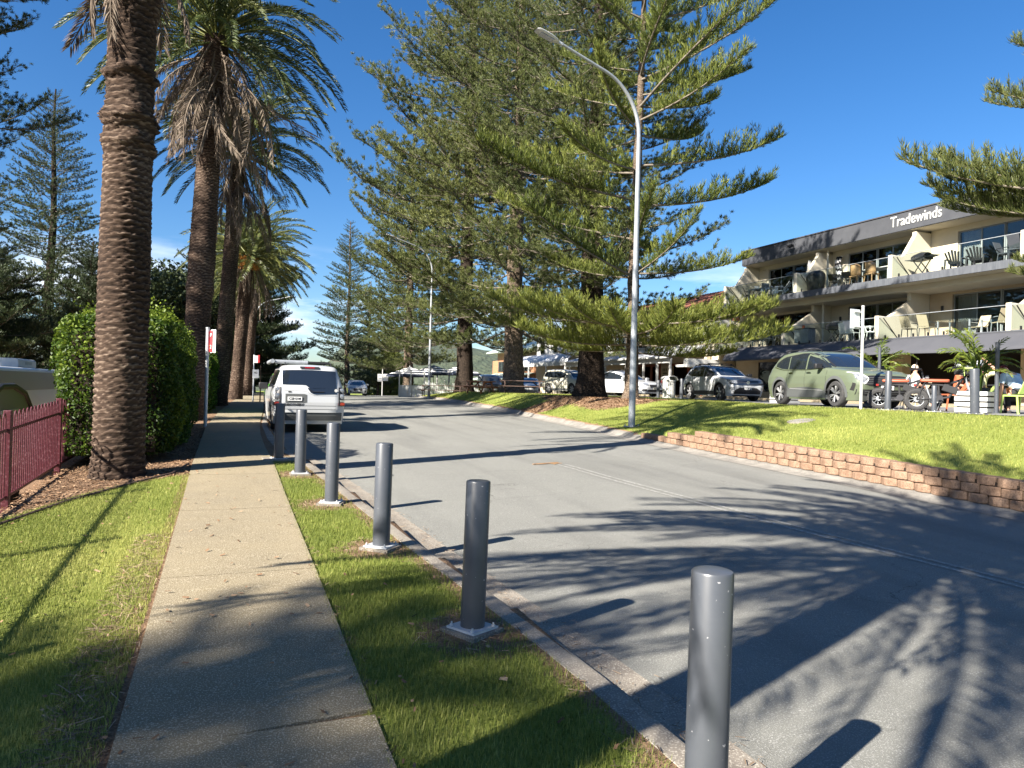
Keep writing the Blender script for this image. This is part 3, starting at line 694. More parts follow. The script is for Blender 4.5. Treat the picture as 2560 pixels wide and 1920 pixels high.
pine('pine_tree', 'dark pine reaching over the road above the white parked car', (-.2, 81, gz(-.2, 81)), 18.5, .5, lp(0, 4.4, .25, 6.6, .5, 6.4, .75, 4.6, 1, .4), P_mature, 10, 'needle_dull', 'dark_bark', z0=2.6, gap=.95, per=6, pitch0=-.03, pitch1=.4)
# over the caravan park
pine('pine_tree', 'tall see-through conical pine beyond the caravans, left of the big palm trunk', (-11.7, 58.5, gz(-11.7, 58.5)), 22.3, .42, lp(0, 4.6, .2, 4.5, .5, 3.7, .8, 2.3, .94, 1.2, 1, .6), P_far, 11, 'needle_dull', 'dark_bark', z0=1.2, gap=.92, per=6, pitch0=-.06, pitch1=.42, rough_=False)
pine('pine_tree', 'big dark pine cut off by the left edge of the photo', (-11.0, 31.5, gz(-11.0, 31.5)), 25, .5, lp(0, 4.0, .25, 3.8, .45, 4.6, .62, 5.6, .75, 5.0, .9, 2.8, 1, .3), P_mature, 12, 'needle_dull', 'dark_bark', z0=2.2, gap=1.1, per=6, pitch0=-.05, pitch1=.35)
pine('pine_tree', 'dark bushy pine low behind the caravans at far left', (-17.5, 60, gz(-17.5, 60)), 14, .4, lp(0, 5.6, .4, 5.2, .8, 2.6, 1, .4), P_dense, 13, 'needle_dull', 'dark_bark', z0=.4, gap=.8, per=7, pitch0=0, pitch1=.4, tint=-.08)
pine('pine_tree', 'dark bushy pine low behind the antenna mast', (-13.2, 50, gz(-13.2, 50)), 10, .4, lp(0, 4.8, .4, 4.4, .8, 2.2, 1, .4), P_dense, 14, 'needle_dull', 'dark_bark', z0=.3, gap=.8, per=7, pitch0=0, pitch1=.4, tint=-.1)
pine('pine_tree', 'dark bushy pine low behind the hedge and the big palm trunk', (-8.6, 55, gz(-8.6, 55)), 11.2, .4, lp(0, 4.6, .4, 4.2, .8, 2., 1, .4), P_dense, 16, 'needle_dull', 'dark_bark', z0=.3, gap=.8, per=7, pitch0=0, pitch1=.4, tint=-.08)
# at the right edge: only its branch ends reach into view
pine('pine_tree', 'young pine reaching in from the right edge before the apartments', (14.6, 6.9, gz(14.6, 6.9)), 12.5, .2, lp(0, 3.4, .3, 3.4, .6, 2.6, .85, 1.5, 1, .2), P_young, 17, 'needle', z0=2.6, gap=1.1, per=6, pitch0=.0, pitch1=.4, sparse=.1, skip=lambda z, az, L: z < 9.4 and 82 < math.degrees(az) % 360 < 182,
     extra=[(3.85, R(138), 3.85, .06, 0), (3.75, R(128), 3.3, .03, 1), (3.9, R(116), 3.0, .05, 2), (3.7, R(104), 2.9, .03, 3), (3.8, R(122), 3.3, .09, 5), (3.95, R(134), 3.3, .10, 4), (3.6, R(132), 3.3, .0, 7), (3.65, R(112), 3.1, .0, 6), (2.6, R(124), 2.0, .0, 4), (2.5, R(108), 2.2, -.03, 5), (5.35, R(131), 2.45, .10, 6), (5.45, R(110), 2.6, .1, 0), (6.3, R(128), 2.4, .10, 3), (6.4, R(100), 2.4, .12, 2)])
pine('pine_tree', 'slim pine standing left of the photo, shading the second palm', (-13.2, 19.2, gz(-13.2, 19.2)), 17.5, .25, lp(0, 1.5, .4, 1.7, .8, 1.3, 1, .3), P_dense, 19, 'needle_dull', z0=3, gap=.7, per=6, pitch0=0, pitch1=.4)
pine('pine_tree', 'pine behind the camera shading the near path', (-17.6, -3.3, -.75), 15.6, .3, lp(0, 3.6, .3, 3.6, .6, 3.0, .85, 1.9, 1, .3), P_dense, 18, 'needle_dull', z0=2, gap=.75, per=7, pitch0=0, pitch1=.4, sparse=.1)
pine('pine_tree', 'shorter pine behind the camera shading the bottom of the path', (-17.0, -5.4, -.75), 13.6, .28, lp(0, 3.4, .3, 3.4, .6, 2.8, .85, 1.7, 1, .3), P_dense, 20, 'needle_dull', z0=2, gap=.75, per=7, pitch0=0, pitch1=.4, sparse=.12)

# ---------------------------------------------------------------- palms
def frond(g, L, e0, bend, n=120, ll=.48, w=.017, vee=.55, hang=0., ragged=0.):
    """date-palm frond along +X starting at elevation e0, bending down by 'bend' radians"""
    s = np.linspace(0, 1, n); e = e0 - bend * s ** 1.25
    ds = L / (n - 1); P = np.stack([np.cumsum(np.cos(e)) * ds, .10 * L * g.normal() * s ** 2, np.cumsum(np.sin(e)) * ds], 1); P -= P[0]
    T = np.stack([np.cos(e), 0 * e, np.sin(e)], 1); N_ = np.stack([-np.sin(e), 0 * e, np.cos(e)], 1)
    Vw, Fw = tubes(P[::7][None], (.030 * (1 - .88 * s[::7]) + .004)[None], 4)
    lv, tn = [], []
    for sd in (1, -1):
        k = s > .10; m = k.sum(); q = s[k]
        l = ll * np.clip(np.minimum((q - .04) * 4.2, 1), .25, 1) * (1 - .52 * q ** 3) * g.uniform(.82, 1.1, m)
        f = .80 + .5 * q + g.normal(0, .10, m)
        d = T[k] * f[:, None] + np.array([0, sd, 0])[None] * (1 + 0 * f)[:, None] * g.uniform(.75, 1.1, m)[:, None] + N_[k] * (vee + g.normal(0, .16, m))[:, None] + np.array([0, 0, -1])[None] * (hang + ragged * g.random(m))[:, None]
        if ragged: 
            keep = g.random(m) > .12; d, l, q = d[keep], l[keep], q[keep]; r = P[k][keep]
        else: r = P[k]
        lv.append(cords(r, d, l, w, g, curl=-.25)); tn.append(g.normal(.42, .12, len(r)) + .1 * q)
    return Vw, Fw, np.concatenate(lv), np.concatenate(tn)
def palm_trunk(H, r, seed, lean=(0, 0), collars=(), n=56, step=.03):
    """stacked leaf scars: shallow ragged rings, with old boots left standing out in places"""
    g = np.random.default_rng(seed); m = int(H / step); z = np.linspace(0, H, m); t = z / H
    a = np.arange(n) * 2 * pi / n
    A, Z = np.meshgrid(a, z); ph = g.uniform(0, 6.28, 6)
    rad = r * (1.05 - .10 * t)[:, None] + .16 * r * np.exp(-z / .22)[:, None] + .03 * r * np.sin(z * 1.1 + ph[0])[:, None]
    zz = Z + sum(g.uniform(.003, .011) * np.sin(int(g.integers(2, 17)) * A + g.uniform(-14, 14) * Z + g.uniform(0, 6.28)) for _ in range(16))
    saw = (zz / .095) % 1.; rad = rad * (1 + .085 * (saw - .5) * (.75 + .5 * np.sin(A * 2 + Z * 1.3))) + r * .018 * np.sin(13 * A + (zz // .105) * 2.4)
    rad += r * g.normal(0, .012, rad.shape)
    for c, w, k in collars: rad += r * k * np.exp(-((Z - c - .05 * np.sin(3 * A + c)) / w) ** 2) * (.5 + .6 * np.sin(9 * A + 5 * np.sin(Z * 23 + c)) ** 2 + .5 * g.random(rad.shape))
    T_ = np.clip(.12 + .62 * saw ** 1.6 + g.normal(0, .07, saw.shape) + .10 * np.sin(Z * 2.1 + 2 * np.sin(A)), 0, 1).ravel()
    X = rad * np.cos(A) + (lean[0] * t)[:, None]; Y = rad * np.sin(A) + (lean[1] * t)[:, None]
    V = np.stack([X, Y, Z], -1).reshape(-1, 3); idx = np.arange(m * n).reshape(m, n); nx_ = np.roll(idx, -1, 1)
    return V, np.stack([idx[:-1], nx_[:-1], nx_[1:], idx[1:]], -1).reshape(-1, 4), T_
def palm(label, loc, H, r, seed, n_green=58, n_dead=34, L=4.0, lean=(0, 0), collars=(), fruit=False, dead_low=1.2, e_lo=-.45, group='date palms along the footpath', dscale=1., step=.03, tint=0.):
    g = np.random.default_rng(seed); t = thing('palm_tree', label, 'palm', loc, 0, group)
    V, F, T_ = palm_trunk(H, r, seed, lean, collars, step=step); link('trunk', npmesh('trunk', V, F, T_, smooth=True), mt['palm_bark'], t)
    top = np.array([lean[0], lean[1], H])
    fr = [(*frond(g, L * g.uniform(.9, 1.08), e, b), 0) for e, b in [(1.35, 1.1), (1.15, 1.35), (.95, 1.4), (.75, 1.4), (.5, 1.35), (.25, 1.25), (0., 1.05), (-.3, .8)]]
    pl = []
    for i in range(n_green):
        q = i / n_green; k = min(7, int(q * 8)); az = i * 2.39996 + g.normal(0, .12)
        if [1.35, 1.15, .95, .75, .5, .25, 0, -.3][k] < e_lo: continue
        o = top + np.array([math.cos(az) * r * .5, math.sin(az) * r * .5, .45 - .75 * q])
        pl.append((k, g.uniform(.9, 1.08), az, g.normal(0, .07), g.normal(0, .25), o, tint + g.normal(0, .07) - .03 * q + (.22 if g.random() < .12 else 0)))
    WV, WF, LV, LF, LT = stamp([f[:4] for f in fr], pl)
    c = link('crown', npmesh('crown', np.concatenate([LV, WV]), np.concatenate([LF, WF + len(LV)]), np.concatenate([LT, .75 + 0 * WV[:, 0]])), mt['frond'], t)
    if n_dead:
        dr = [(*frond(g, L * .82 * dscale * g.uniform(.85, 1.1), e, b, n=80, ll=.44, w=.014, vee=-.1, hang=.6, ragged=.7), 0) for e, b in [(-.35, 1.3), (-.7, .95), (-1.1, .5), (-1.3, .3), (-.9, .75)]]
        pl = []
        for i in range(n_dead):
            az = i * 2.39996 + g.normal(0, .3); o = top + np.array([math.cos(az) * r * .9, math.sin(az) * r * .9, -.2 - dead_low * g.random()])
            pl.append((int(g.integers(5)), g.uniform(.7, 1.1), az, g.normal(0, .12), g.normal(0, .3), o, g.normal(0, .08)))
        WV, WF, LV, LF, LT = stamp([f[:4] for f in dr], pl)
        link('dead_fronds', npmesh('dead_fronds', np.concatenate([LV, WV]), np.concatenate([LF, WF + len(LV)]), np.concatenate([LT, .6 + 0 * WV[:, 0]])), mt['dead_frond'], t)
    if fruit:
        k = 900; az = g.uniform(-2.6, -.4, k); st = g.integers(0, 5, k); P = top[None] + np.stack([np.cos(az) * (.5 + .25 * g.random(k)), np.sin(az) * (.5 + .25 * g.random(k)), -.1 - .75 * g.random(k)], 1)
        d = g.normal(size=(k, 3)); d[:, 2] -= 1.
        q = cords(P, d, g.uniform(.10, .22, k), .022, g)
        link('fruit_stalks', npmesh('fruit_stalks', q.reshape(-1, 3), np.arange(4 * k).reshape(-1, 4), np.repeat(g.random(k), 4)), Mleaf('date_fruit', (.22, .09, .02), (.42, .18, .03), (.55, .28, .06), trans=.1), t)
    return t
palm('thick palm trunk nearest the camera on the left, its crown above the photo', (-1.40, 11.45, .30), 10.2, .315, 21, lean=(.0, .25), n_green=70, n_dead=8, L=3.8, e_lo=.2, collars=[(4.75, .10, .16), (5.10, .12, .22), (5.75, .07, .20), (6.8, .20, .14), (7.3, .3, .22), (8.6, .6, .2)], dscale=.62, dead_low=2.6, step=.017)
palm('tall palm with a skirt of dead fronds, second along the path', (-.98, 24.0, .43), 12.0, .36, 22, lean=(.40, .1), n_green=104, n_dead=58, L=4.05, collars=[(4.1, .2, .08), (5., .3, .06)], dead_low=1.7, dscale=1.0, step=.025)
palm('palm with a thin dead beard, third along the path', (-.30, 35.4, .52), 11.9, .34, 23, lean=(.55, .0), n_green=84, n_dead=34, L=3.9, dead_low=1.5, step=.04)
palm('shorter palm carrying orange fruit stalks, fourth along the path', (.50, 45.5, .57), 8.7, .36, 24, lean=(.5, .0), n_green=84, n_dead=16, L=4.0, fruit=True, dead_low=.8, step=.05, tint=.12)
palm('farthest palm of the row, mostly behind the one with fruit', (1.35, 56, .60), 9.5, .36, 25, lean=(.4, 0), n_green=70, n_dead=26, L=4.0, dead_low=1.3, step=.06)
palm('palm beside the camera, outside the photo, whose shadow covers the road', (-2.3, 1.45, .0), 6.9, .22, 26, n_green=112, n_dead=14, L=4.3, dead_low=.7, step=.05)

# ---------------------------------------------------------------- hedges and broad-leaved trees
def leaves(P, N_, size, g, jitter=.9):
    """small folded leaves at P facing roughly N_"""
    n = len(P); d = N_ * (1 - jitter * .5) + g.normal(size=(n, 3)) * jitter; d /= np.linalg.norm(d, axis=1, keepdims=True)
    r = g.normal(size=(n, 3)); u = np.cross(d, r); u /= np.linalg.norm(u, axis=1, keepdims=True); v = np.cross(d, u)
    l = (size * g.uniform(.6, 1.25, n))[:, None]
    return np.stack([P - u * l * .5, P + v * l * .27 + d * l * .10, P + u * l * .5, P - v * l * .27 + d * l * .10], 1)
def blob_noise(P, f, ph): return (np.sin(P[:, 0] * f + ph) * np.sin(P[:, 1] * f * 1.13 + 2 * ph) + np.sin(P[:, 2] * f * 1.31 + ph * 3) * np.sin((P[:, 0] + P[:, 1]) * f * .7)) * .5
def hedge(label, x0, x1, y0, y1, h, n, size, seed, sprigs=60, mat='hedge'):
    g = np.random.default_rng(seed); cx, cy = (x0 + x1) / 2, (y0 + y1) / 2; z0 = land(cx, cy)
    t = thing('hedge', label, 'hedge', (cx, cy, z0), 0, 'clipped hedges along the path')
    a, b = (x1 - x0) / 2, (y1 - y0) / 2
    # points on a rounded box skin
    P = g.uniform(-1, 1, (n * 2, 3)); ax = np.abs(P).argmax(1)
    w = np.array([b * h, a * h, a * b]); pick = g.choice(3, n * 2, p=w / w.sum()); s = np.sign(g.uniform(-1, 1, n * 2))
    P[np.arange(n * 2), pick] = s
    keep = ~((pick == 2) & (s < 0)); P, pick, s = P[keep][:n], pick[keep][:n], s[keep][:n]
    N_ = np.zeros_like(P); N_[np.arange(len(P)), pick] = s
    k = (np.abs(P) ** 9).sum(1) ** (1 / 9); Q = P / k[:, None]
    W = Q * np.array([a, b, h / 2]); W[:, 2] += h / 2
    bn = blob_noise(W, 2.6, seed) * .20 + blob_noise(W, 6.5, seed + 1) * .11
    dep = np.abs(g.normal(0, .10, len(P)))
    W += N_ * (bn - dep)[:, None]
    W[:, 2] = np.maximum(W[:, 2], .03)
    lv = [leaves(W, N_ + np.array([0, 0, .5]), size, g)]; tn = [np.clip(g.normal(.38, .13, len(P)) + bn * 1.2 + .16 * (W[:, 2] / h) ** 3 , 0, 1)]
    # upright young shoots along the top
    for i in range(sprigs):
        bx, by = g.uniform(-a, a) * .9, g.uniform(-b, b) * .95; m = 26; q = g.random(m); hh = g.uniform(.15, .48)
        B = np.stack([bx + .07 * g.normal(size=m), by + .07 * g.normal(size=m), h - .12 + hh * q], 1)
        lv.append(leaves(B, np.tile([0, 0, 1.], (m, 1)), size * .85, g)); tn.append(np.clip(g.normal(.72, .14, m), 0, 1))
    LV = np.concatenate(lv).reshape(-1, 3); T = np.repeat(np.concatenate(tn), 4)
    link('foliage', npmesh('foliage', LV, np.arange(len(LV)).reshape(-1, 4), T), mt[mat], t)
    mb = MB(); mb.box((0, 0, h / 2 - .1), (2 * a - .5, 2 * b - .5, h - .5)); mb.build('dark_core', mt['dark_bark'], t)  # solid dark box filling the hedge behind its shell of leaves
    return t
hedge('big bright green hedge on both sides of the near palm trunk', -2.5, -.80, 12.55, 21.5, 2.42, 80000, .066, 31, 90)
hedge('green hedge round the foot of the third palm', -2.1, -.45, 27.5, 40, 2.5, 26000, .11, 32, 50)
def broad_tree(name, label, loc, H, rad, n, size, seed, mat='fig', flat=.75, group=None, clumps=16, cat='tree'):
    g = np.random.default_rng(seed); t = thing(name, label, cat, loc, 0, group)
    mb = MB(); mb.tube([(0, 0, -.1), (.1, 0, H * .35), (0, .1, H * .6)], [rad * .09, rad * .06, rad * .035], 9)
    lv, tn = [], []
    for i in range(clumps):
        az = g.uniform(0, 6.28); rr_ = rad * .72 * math.sqrt(g.random()); c = np.array([rr_ * math.cos(az), rr_ * math.sin(az), H * (.60 + .22 * g.random()) - .25 * rr_ * flat]); cr = rad * g.uniform(.28, .45)
        mb.tube([(0, 0, H * .35), tuple(c * [.5, .5, .8]), tuple(c)], [rad * .035, rad * .02, rad * .01], 5)
        m = n // clumps; d = g.normal(size=(m, 3)); d /= np.linalg.norm(d, axis=1, keepdims=True)
        P = c + d * (cr * (1 + .18 * blob_noise(d * 3, 2., i) - np.abs(g.normal(0, .09, m))))[:, None] * np.array([1, 1, flat])
        lv.append(leaves(P, d, size, g)); tn.append(np.clip(g.normal(.42, .14, m) + .2 * d[:, 2] * .4, 0, 1))
    mb.build('trunk', mt['dark_bark'], t, smooth=True)
    LV = np.concatenate(lv).reshape(-1, 3); link('crown', npmesh('crown', LV, np.arange(len(LV)).reshape(-1, 4), np.repeat(np.concatenate(tn), 4)), mt[mat], t)
    return t
broad_tree('fig_tree', 'broad rounded tree seen above the hedge, right of the big palm trunk', (-4.9, 66, gz(-4.9, 66)), 12.6, 6.6, 26000, .34, 41, clumps=26)
broad_tree('fig_tree', 'low broad tree in the gap left of the big palm trunk', (-10.4, 72, gz(-10.4, 72)), 10.5, 5.5, 16000, .34, 42, clumps=20)
broad_tree('shrub', 'rounded shrub beside the road behind the white oncoming hatchback', (15.6, 79, gz(15.6, 79)), 3.4, 1.9, 5000, .16, 43, 'fig', clumps=10, cat='shrub')
broad_tree('shrub', 'dark shrub at the road bend below the far pines', (8.0, 96, gz(8, 96)), 5., 3.4, 6000, .2, 44, 'fig', clumps=12, cat='shrub')
# ---------------------------------------------------------------- vehicles
class Car:
    """body as level layers z -> (rear x, front x, half width, plan roundness); panels, glass and lamps follow that skin"""
    def __init__(s, name, label, paint, loc, rz, H, W, F, B, HW, wb, wr, wx=0., cat='car', group='cars parked in the upper car park', roofmat=None, arch='cladding', tread=None, sill=.30, archw=.06, rim='alloy', spokes=5, rimfrac=.66, rimdark=None, sq=1.):
        s.sq = sq
        s.F, s.B, s.HWp = F, B, HW; s.H, s.W, s.wb, s.wr, s.wx = H, W, wb, wr, wx
        s.paint = mt[paint]; s.t = thing(name, label, cat, loc, rz, group); s.sill = sill
        s.body = s._body(mt[roofmat] if roofmat else None); s._wheels(tread or W * .84, rim, spokes, rimfrac, rimdark)
        mb = MB(); mb.box((wx, 0, .30), (wb + 1.2, W * .70, .22)); mb.box((wx, 0, .48), (wb + 1.0, W * .5, .3)); mb.build('underbody', mt['matte_black'], s.t)
        if arch:
            for e in (-1, 1):
                for sd in (-1, 1):
                    mb = MB(); s._ring(mb, wx + e * wb / 2, wr + .01, wr + .045, wr + .045 + archw, sd)
                    mb.build('wheel_arch', mt[arch] if arch != 'paint' else s.paint, s.t, smooth=True)
    def xf(s, z): return interp(z, [p[1] for p in s.F], [p[0] for p in s.F])
    def xb(s, z): return interp(z, [p[1] for p in s.B], [p[0] for p in s.B])
    def hw(s, z): return interp(z, [p[1] for p in s.HWp], [p[0] for p in s.HWp])
    def n(s, z): return interp(z, [0, .9, 1.2, s.H - .1, s.H], [9 * s.sq, 8 * s.sq, 7 * s.sq, 5.5 * s.sq, 3.5])
    def y_at(s, x, z):
        a, b = s.xb(z), s.xf(z); c, h = (a + b) / 2, (b - a) / 2; q = min(.9999, abs(x - c) / max(h, .01))
        return s.hw(z) * (1 - q ** s.n(z)) ** (1 / s.n(z))
    def x_at(s, y, z, end):
        a, b = s.xb(z), s.xf(z); c, h = (a + b) / 2, (b - a) / 2; q = min(.9999, abs(y) / s.hw(z))
        return c + end * h * (1 - q ** s.n(z)) ** (1 / s.n(z))
    def _body(s, roofmat):
        zs = sorted(set([round(q, 4) for q in list(np.linspace(s.sill - .08, s.H - .14, 44)) + [p[1] for p in s.F] + [p[1] for p in s.B] + list(s.H - .14 + .14 * np.sin(np.linspace(0, pi / 2, 9)))]))
        zs = [z for z in zs if z <= s.H]; ring = []
        for z in zs:
            n = s.n(z); s0 = (1 - .75 ** n) ** (1 / n); a, b = s.xb(z), s.xf(z); c, h = (a + b) / 2, (b - a) / 2; w = s.hw(z); r = []
            for q in np.linspace(-s0, s0, 64): r.append((c + h * q, -w * (1 - abs(q) ** n) ** (1 / n)))
            for q in np.linspace(-.75, .75, 20)[1:-1]: r.append((c + h * (1 - abs(q) ** n) ** (1 / n), w * q))
            for q in np.linspace(s0, -s0, 64): r.append((c + h * q, w * (1 - abs(q) ** n) ** (1 / n)))
            for q in np.linspace(.75, -.75, 20)[1:-1]: r.append((c - h * (1 - abs(q) ** n) ** (1 / n), w * q))
            rr_ = []
            for x, y in r:
                for e in (-1, 1):
                    ax = s.wx + e * s.wb / 2
                    if (x - ax) ** 2 + (z - s.wr) ** 2 < (s.wr + .07) ** 2 and abs(y) > w * .7: y = math.copysign(max(.3, w - .30), y)
                rr_.append((x, y, z))
            ring.append(rr_)
        m = len(ring[0]); vs = [p for r in ring for p in r]; fs = []; mi = []
        for i in range(len(ring) - 1):
            for k in range(m):
                fs.append((i * m + k, i * m + (k + 1) % m, (i + 1) * m + (k + 1) % m, (i + 1) * m + k))
                zz = (zs[i] + zs[i + 1]) / 2; xx = ring[i][k][0]; inn = 0
                if any(abs(ring[q][w_ % m][1]) < s.hw(zs[q]) - .2 and min((ring[q][w_ % m][0] - s.wx - e * s.wb / 2) ** 2 + (zs[q] - s.wr) ** 2 for e in (-1, 1)) < (s.wr + .07) ** 2 and abs(ring[q][w_ % m][1]) > .28 and s.xb(zs[q]) + .1 < ring[q][w_ % m][0] < s.xf(zs[q]) - .1 for q in (i, i + 1) for w_ in (k, k + 1)): inn = 1
                if roofmat and zz > s.H - .17: inn = 2
                mi.append(inn)
        fs.append(tuple((len(ring) - 1) * m + k for k in range(m))); mi.append(2 if roofmat else 0)
        fs.append(tuple(range(m - 1, -1, -1))); mi.append(1)
        me = bpy.data.meshes.new('body'); me.from_pydata(vs, [], fs); me.update()
        for q in (s.paint, mt['matte_black'], roofmat or s.paint): me.materials.append(q)
        me.polygons.foreach_set('material_index', np.array(mi, dtype=np.int32)); me.polygons.foreach_set('use_smooth', np.ones(len(fs), dtype=bool))
        me.set_sharp_from_angle(angle=R(50))
        return link('body', me, None, s.t)
    def _ring(s, mb, cx, cz, r0, r1, sd, off=.012):
        rows = []
        for rr_ in (r0, (r0 + r1) / 2, r1):
            row = []
            for k in range(33):
                a = R(-14) + (pi + R(28)) * k / 32; x, z = cx + rr_ * math.cos(a), max(s.sill - .06, cz + rr_ * math.sin(a)); row.append((x, sd * (s.y_at(x, z) + off * (1 if rr_ < r1 else .2)), z))
            rows.append(row)
        mb.grid(rows)
    def side(s, name, mat, cols, sd=(-1, 1), off=.006, nx=10, nz=6, join=True):
        """cols: (x, z low, z high) along the flank"""
        xs = np.linspace(cols[0][0], cols[-1][0], max(nx, len(cols) * 3)); lo = np.interp(xs, [c[0] for c in cols], [c[1] for c in cols]); hi = np.interp(xs, [c[0] for c in cols], [c[2] for c in cols])
        for q in sd:
            mb = MB(); mb.grid([[(x, q * (s.y_at(x, a + (b - a) * k / nz) + off), a + (b - a) * k / nz) for x, a, b in zip(xs, lo, hi)] for k in range(nz + 1)])
            mb.build(name, mt[mat] if isinstance(mat, str) else mat, s.t, smooth=True)
    def face(s, name, mat, cols, end=1, off=.006, nz=6, mirror=False, parent=None):
        """cols: (y, z low, z high) across the nose (end=1) or tail (end=-1)"""
        ys = np.linspace(cols[0][0], cols[-1][0], max(9, len(cols) * 3)); lo = np.interp(ys, [c[0] for c in cols], [c[1] for c in cols]); hi = np.interp(ys, [c[0] for c in cols], [c[2] for c in cols])
        for q in ((1, -1) if mirror else (1,)):
            mb = MB(); mb.grid([[(s.x_at(y, a + (b - a) * k / nz, end) + end * off, q * y, a + (b - a) * k / nz) for y, a, b in zip(ys, lo, hi)] for k in range(nz + 1)])
            o = mb.build(name, mt[mat] if isinstance(mat, str) else mat, parent or s.t, smooth=True)
        return o
    def seam(s, x, z0, z1, dx=0.): s.side('door_gap', 'ink', [(x - .006 + dx, z0, z1), (x + .006 + dx, z0, z1)], off=.003, nx=2)
    def _wheels(s, tread, rim, spokes, rf, rimdark):
        r = s.wr; w = .115; me_t = None
        for e in (1, -1):
            for sd in (1, -1):
                o = bpy.data.objects.new('wheel', None); 
                if me_t is None:
                    mb = MB(); mb.lathe([(r * rf, -w), (r * .9, -w), (r * .975, -w * .8), (r, -w * .45), (r, w * .45), (r * .975, w * .8), (r * .9, w), (r * rf, w * .96), (r * rf * .97, w * .2)], n=36, axis='Y', cap=False)
                    ty = mb.build('tyre', mt['rubber'], None, smooth=True); me_t = ty.data; bpy.data.objects.remove(ty)
                    mb = MB(); mb.lathe([(r * rf * 1.0, w * .9), (r * rf * .93, w * .93), (r * rf * .92, w * .1)], n=36, axis='Y', cap=False)
                    R0 = r * rf
                    for k in range(spokes):
                        a = 2 * pi * k / spokes + .3; ca, sa = math.cos(a), math.sin(a)
                        for q in ((-.13, .13) if spokes <= 6 else (0,)):
                            b = a + q
                            mb.bar((R0 * .14 * ca, -w * .72, R0 * .14 * sa), (R0 * .94 * math.cos(b), -w * .80, R0 * .94 * math.sin(b)), R0 * (.17 if spokes <= 6 else .15), .02)
                    mb.lathe([(R0 * .2, w * .78), (R0 * .16, w * .86), (.001, w * .87)], n=16, axis='Y', cap=False)
                    # outboard face is -Y here
                    for i, p in enumerate(mb.v):
                        pass
                    ri = mb.build('rim', mt[rim], None, smooth=False); me_r = ri.data; bpy.data.objects.remove(ri)
                    mb = MB(); mb.lathe([(.001, w * .15), (r * rf * .94, w * .15)], n=24, axis='Y', cap=False); dk = mb.build('brake_disc', mt[rimdark or 'alloy_dark'], None); me_d = dk.data; bpy.data.objects.remove(dk)
                ty = bpy.data.objects.new('wheel', me_t); COL.objects.link(ty); ty.parent = s.t
                ty.location = (s.wx + e * s.wb / 2, sd * (s.W / 2 - w - .02), r); ty.rotation_euler = (0, 0, pi if sd > 0 else 0)
                for nm, q in (('rim', me_r), ('brake_disc', me_d)):
                    k = bpy.data.objects.new(nm, q); COL.objects.link(k); k.parent = ty
    def box(s, name, mat, c, d, bevel=.0, **k):
        mb = MB(); mb.box(c, d, **k); return mb.build(name, mt[mat], s.t, bevel=bevel)
    def mirror(s, x, z, mat=None, d=(.12, .22, .15)):
        for sd in (-1, 1):
            mb = MB(); y = s.y_at(x, z); mb.box((x, sd * (y + .14), z + .05), d); mb.bar((x + .02, sd * (y - .02), z), (x, sd * (y + .1), z + .02), .05)
            mb.build('wing_mirror', mat or s.paint, s.t, bevel=.03, smooth=True)
    def rails(s, x0, x1, y, z, mat='black'):
        for sd in (-1, 1):
            mb = MB(); mb.tube([(x0, sd * y, z - .05), (x0 + .12, sd * y, z + .02), ((x0 + x1) / 2, sd * y, z + .035), (x1 - .12, sd * y, z + .0), (x1, sd * y, z - .06)], .016, 6); mb.build('roof_rail', mt[mat], s.t, smooth=True)
    def plate(s, end, y, z, txt, bg_='plate_white', ink='ink', w=.372, h=.107):
        x = s.x_at(abs(y) + w / 2, z, end) + end * .02
        mb = MB(); mb.box((x, y, z), (.012, w, h)); o = mb.build('number_plate', mt[bg_], s.t)
        m = Matrix.Translation((x + end * .009, y, z)) @ Matrix.Rotation(end * pi / 2, 4, 'Z')
        lettering(txt, .085, mt[ink], o, m, xs=.98, bold=.002)

SUVHW = lambda W, H, t=.80: [(W * .47, .2), (W * .485, .45), (W * .5, .68), (W * .495, .88), (W * .472, 1.02), (W * .5 * (t + .06), H - .22), (W * .5 * t, H - .12), (W * .5 * t * .93, H - .05), (W * .5 * t * .75, H - .015), (W * .5 * t * .45, H)]
# -- white wagon parked at the kerb, seen from behind
c = Car('parked_car', 'white boxy four wheel drive wagon parked at the left kerb, seen from behind', 'paint_white', (2.12, 22.35, zroad(2.1, 21.5) + .03), R(90), 1.83, 1.93,
        [(2.30, .2), (2.38, .4), (2.40, .62), (2.36, .85), (2.28, 1.0), (2.05, 1.10), (1.05, 1.18), (.62, 1.55), (.35, 1.74), (.1, 1.80), (-.2, 1.83)],
        [(-2.26, .2), (-2.36, .45), (-2.38, .8), (-2.36, 1.05), (-2.24, 1.35), (-2.10, 1.70), (-2.04, 1.78), (-1.8, 1.83)],
        [(.93, .2), (.955, .5), (.965, .8), (.955, 1.04), (.925, 1.16), (.80, 1.62), (.765, 1.73), (.70, 1.79), (.56, 1.82), (.3, 1.83)], 2.88, .38, wx=.02, arch='paint', group='cars along the street', rim='alloy', cat='four wheel drive', sq=1.9)
WAG = c
c.face('rear_window', 'carglass', [(-.70, 1.19, 1.66), (-.1, 1.17, 1.68), (.0, 1.17, 1.68), (.12, 1.27, 1.68), (.72, 1.27, 1.66)][::1], -1, .008)
c.face('rear_window_lower', 'carglass', [(-.71, 1.03, 1.20), (-.12, 1.01, 1.18), (-.02, 1.05, 1.18), (.06, 1.17, 1.19)], -1, .008)
c.face('high_brake_light', 'black', [(-.26, 1.715, 1.775), (.26, 1.715, 1.775)], -1, .03); c.face('brake_lens', 'lamp_red', [(-.13, 1.73, 1.762), (.13, 1.73, 1.762)], -1, .034)
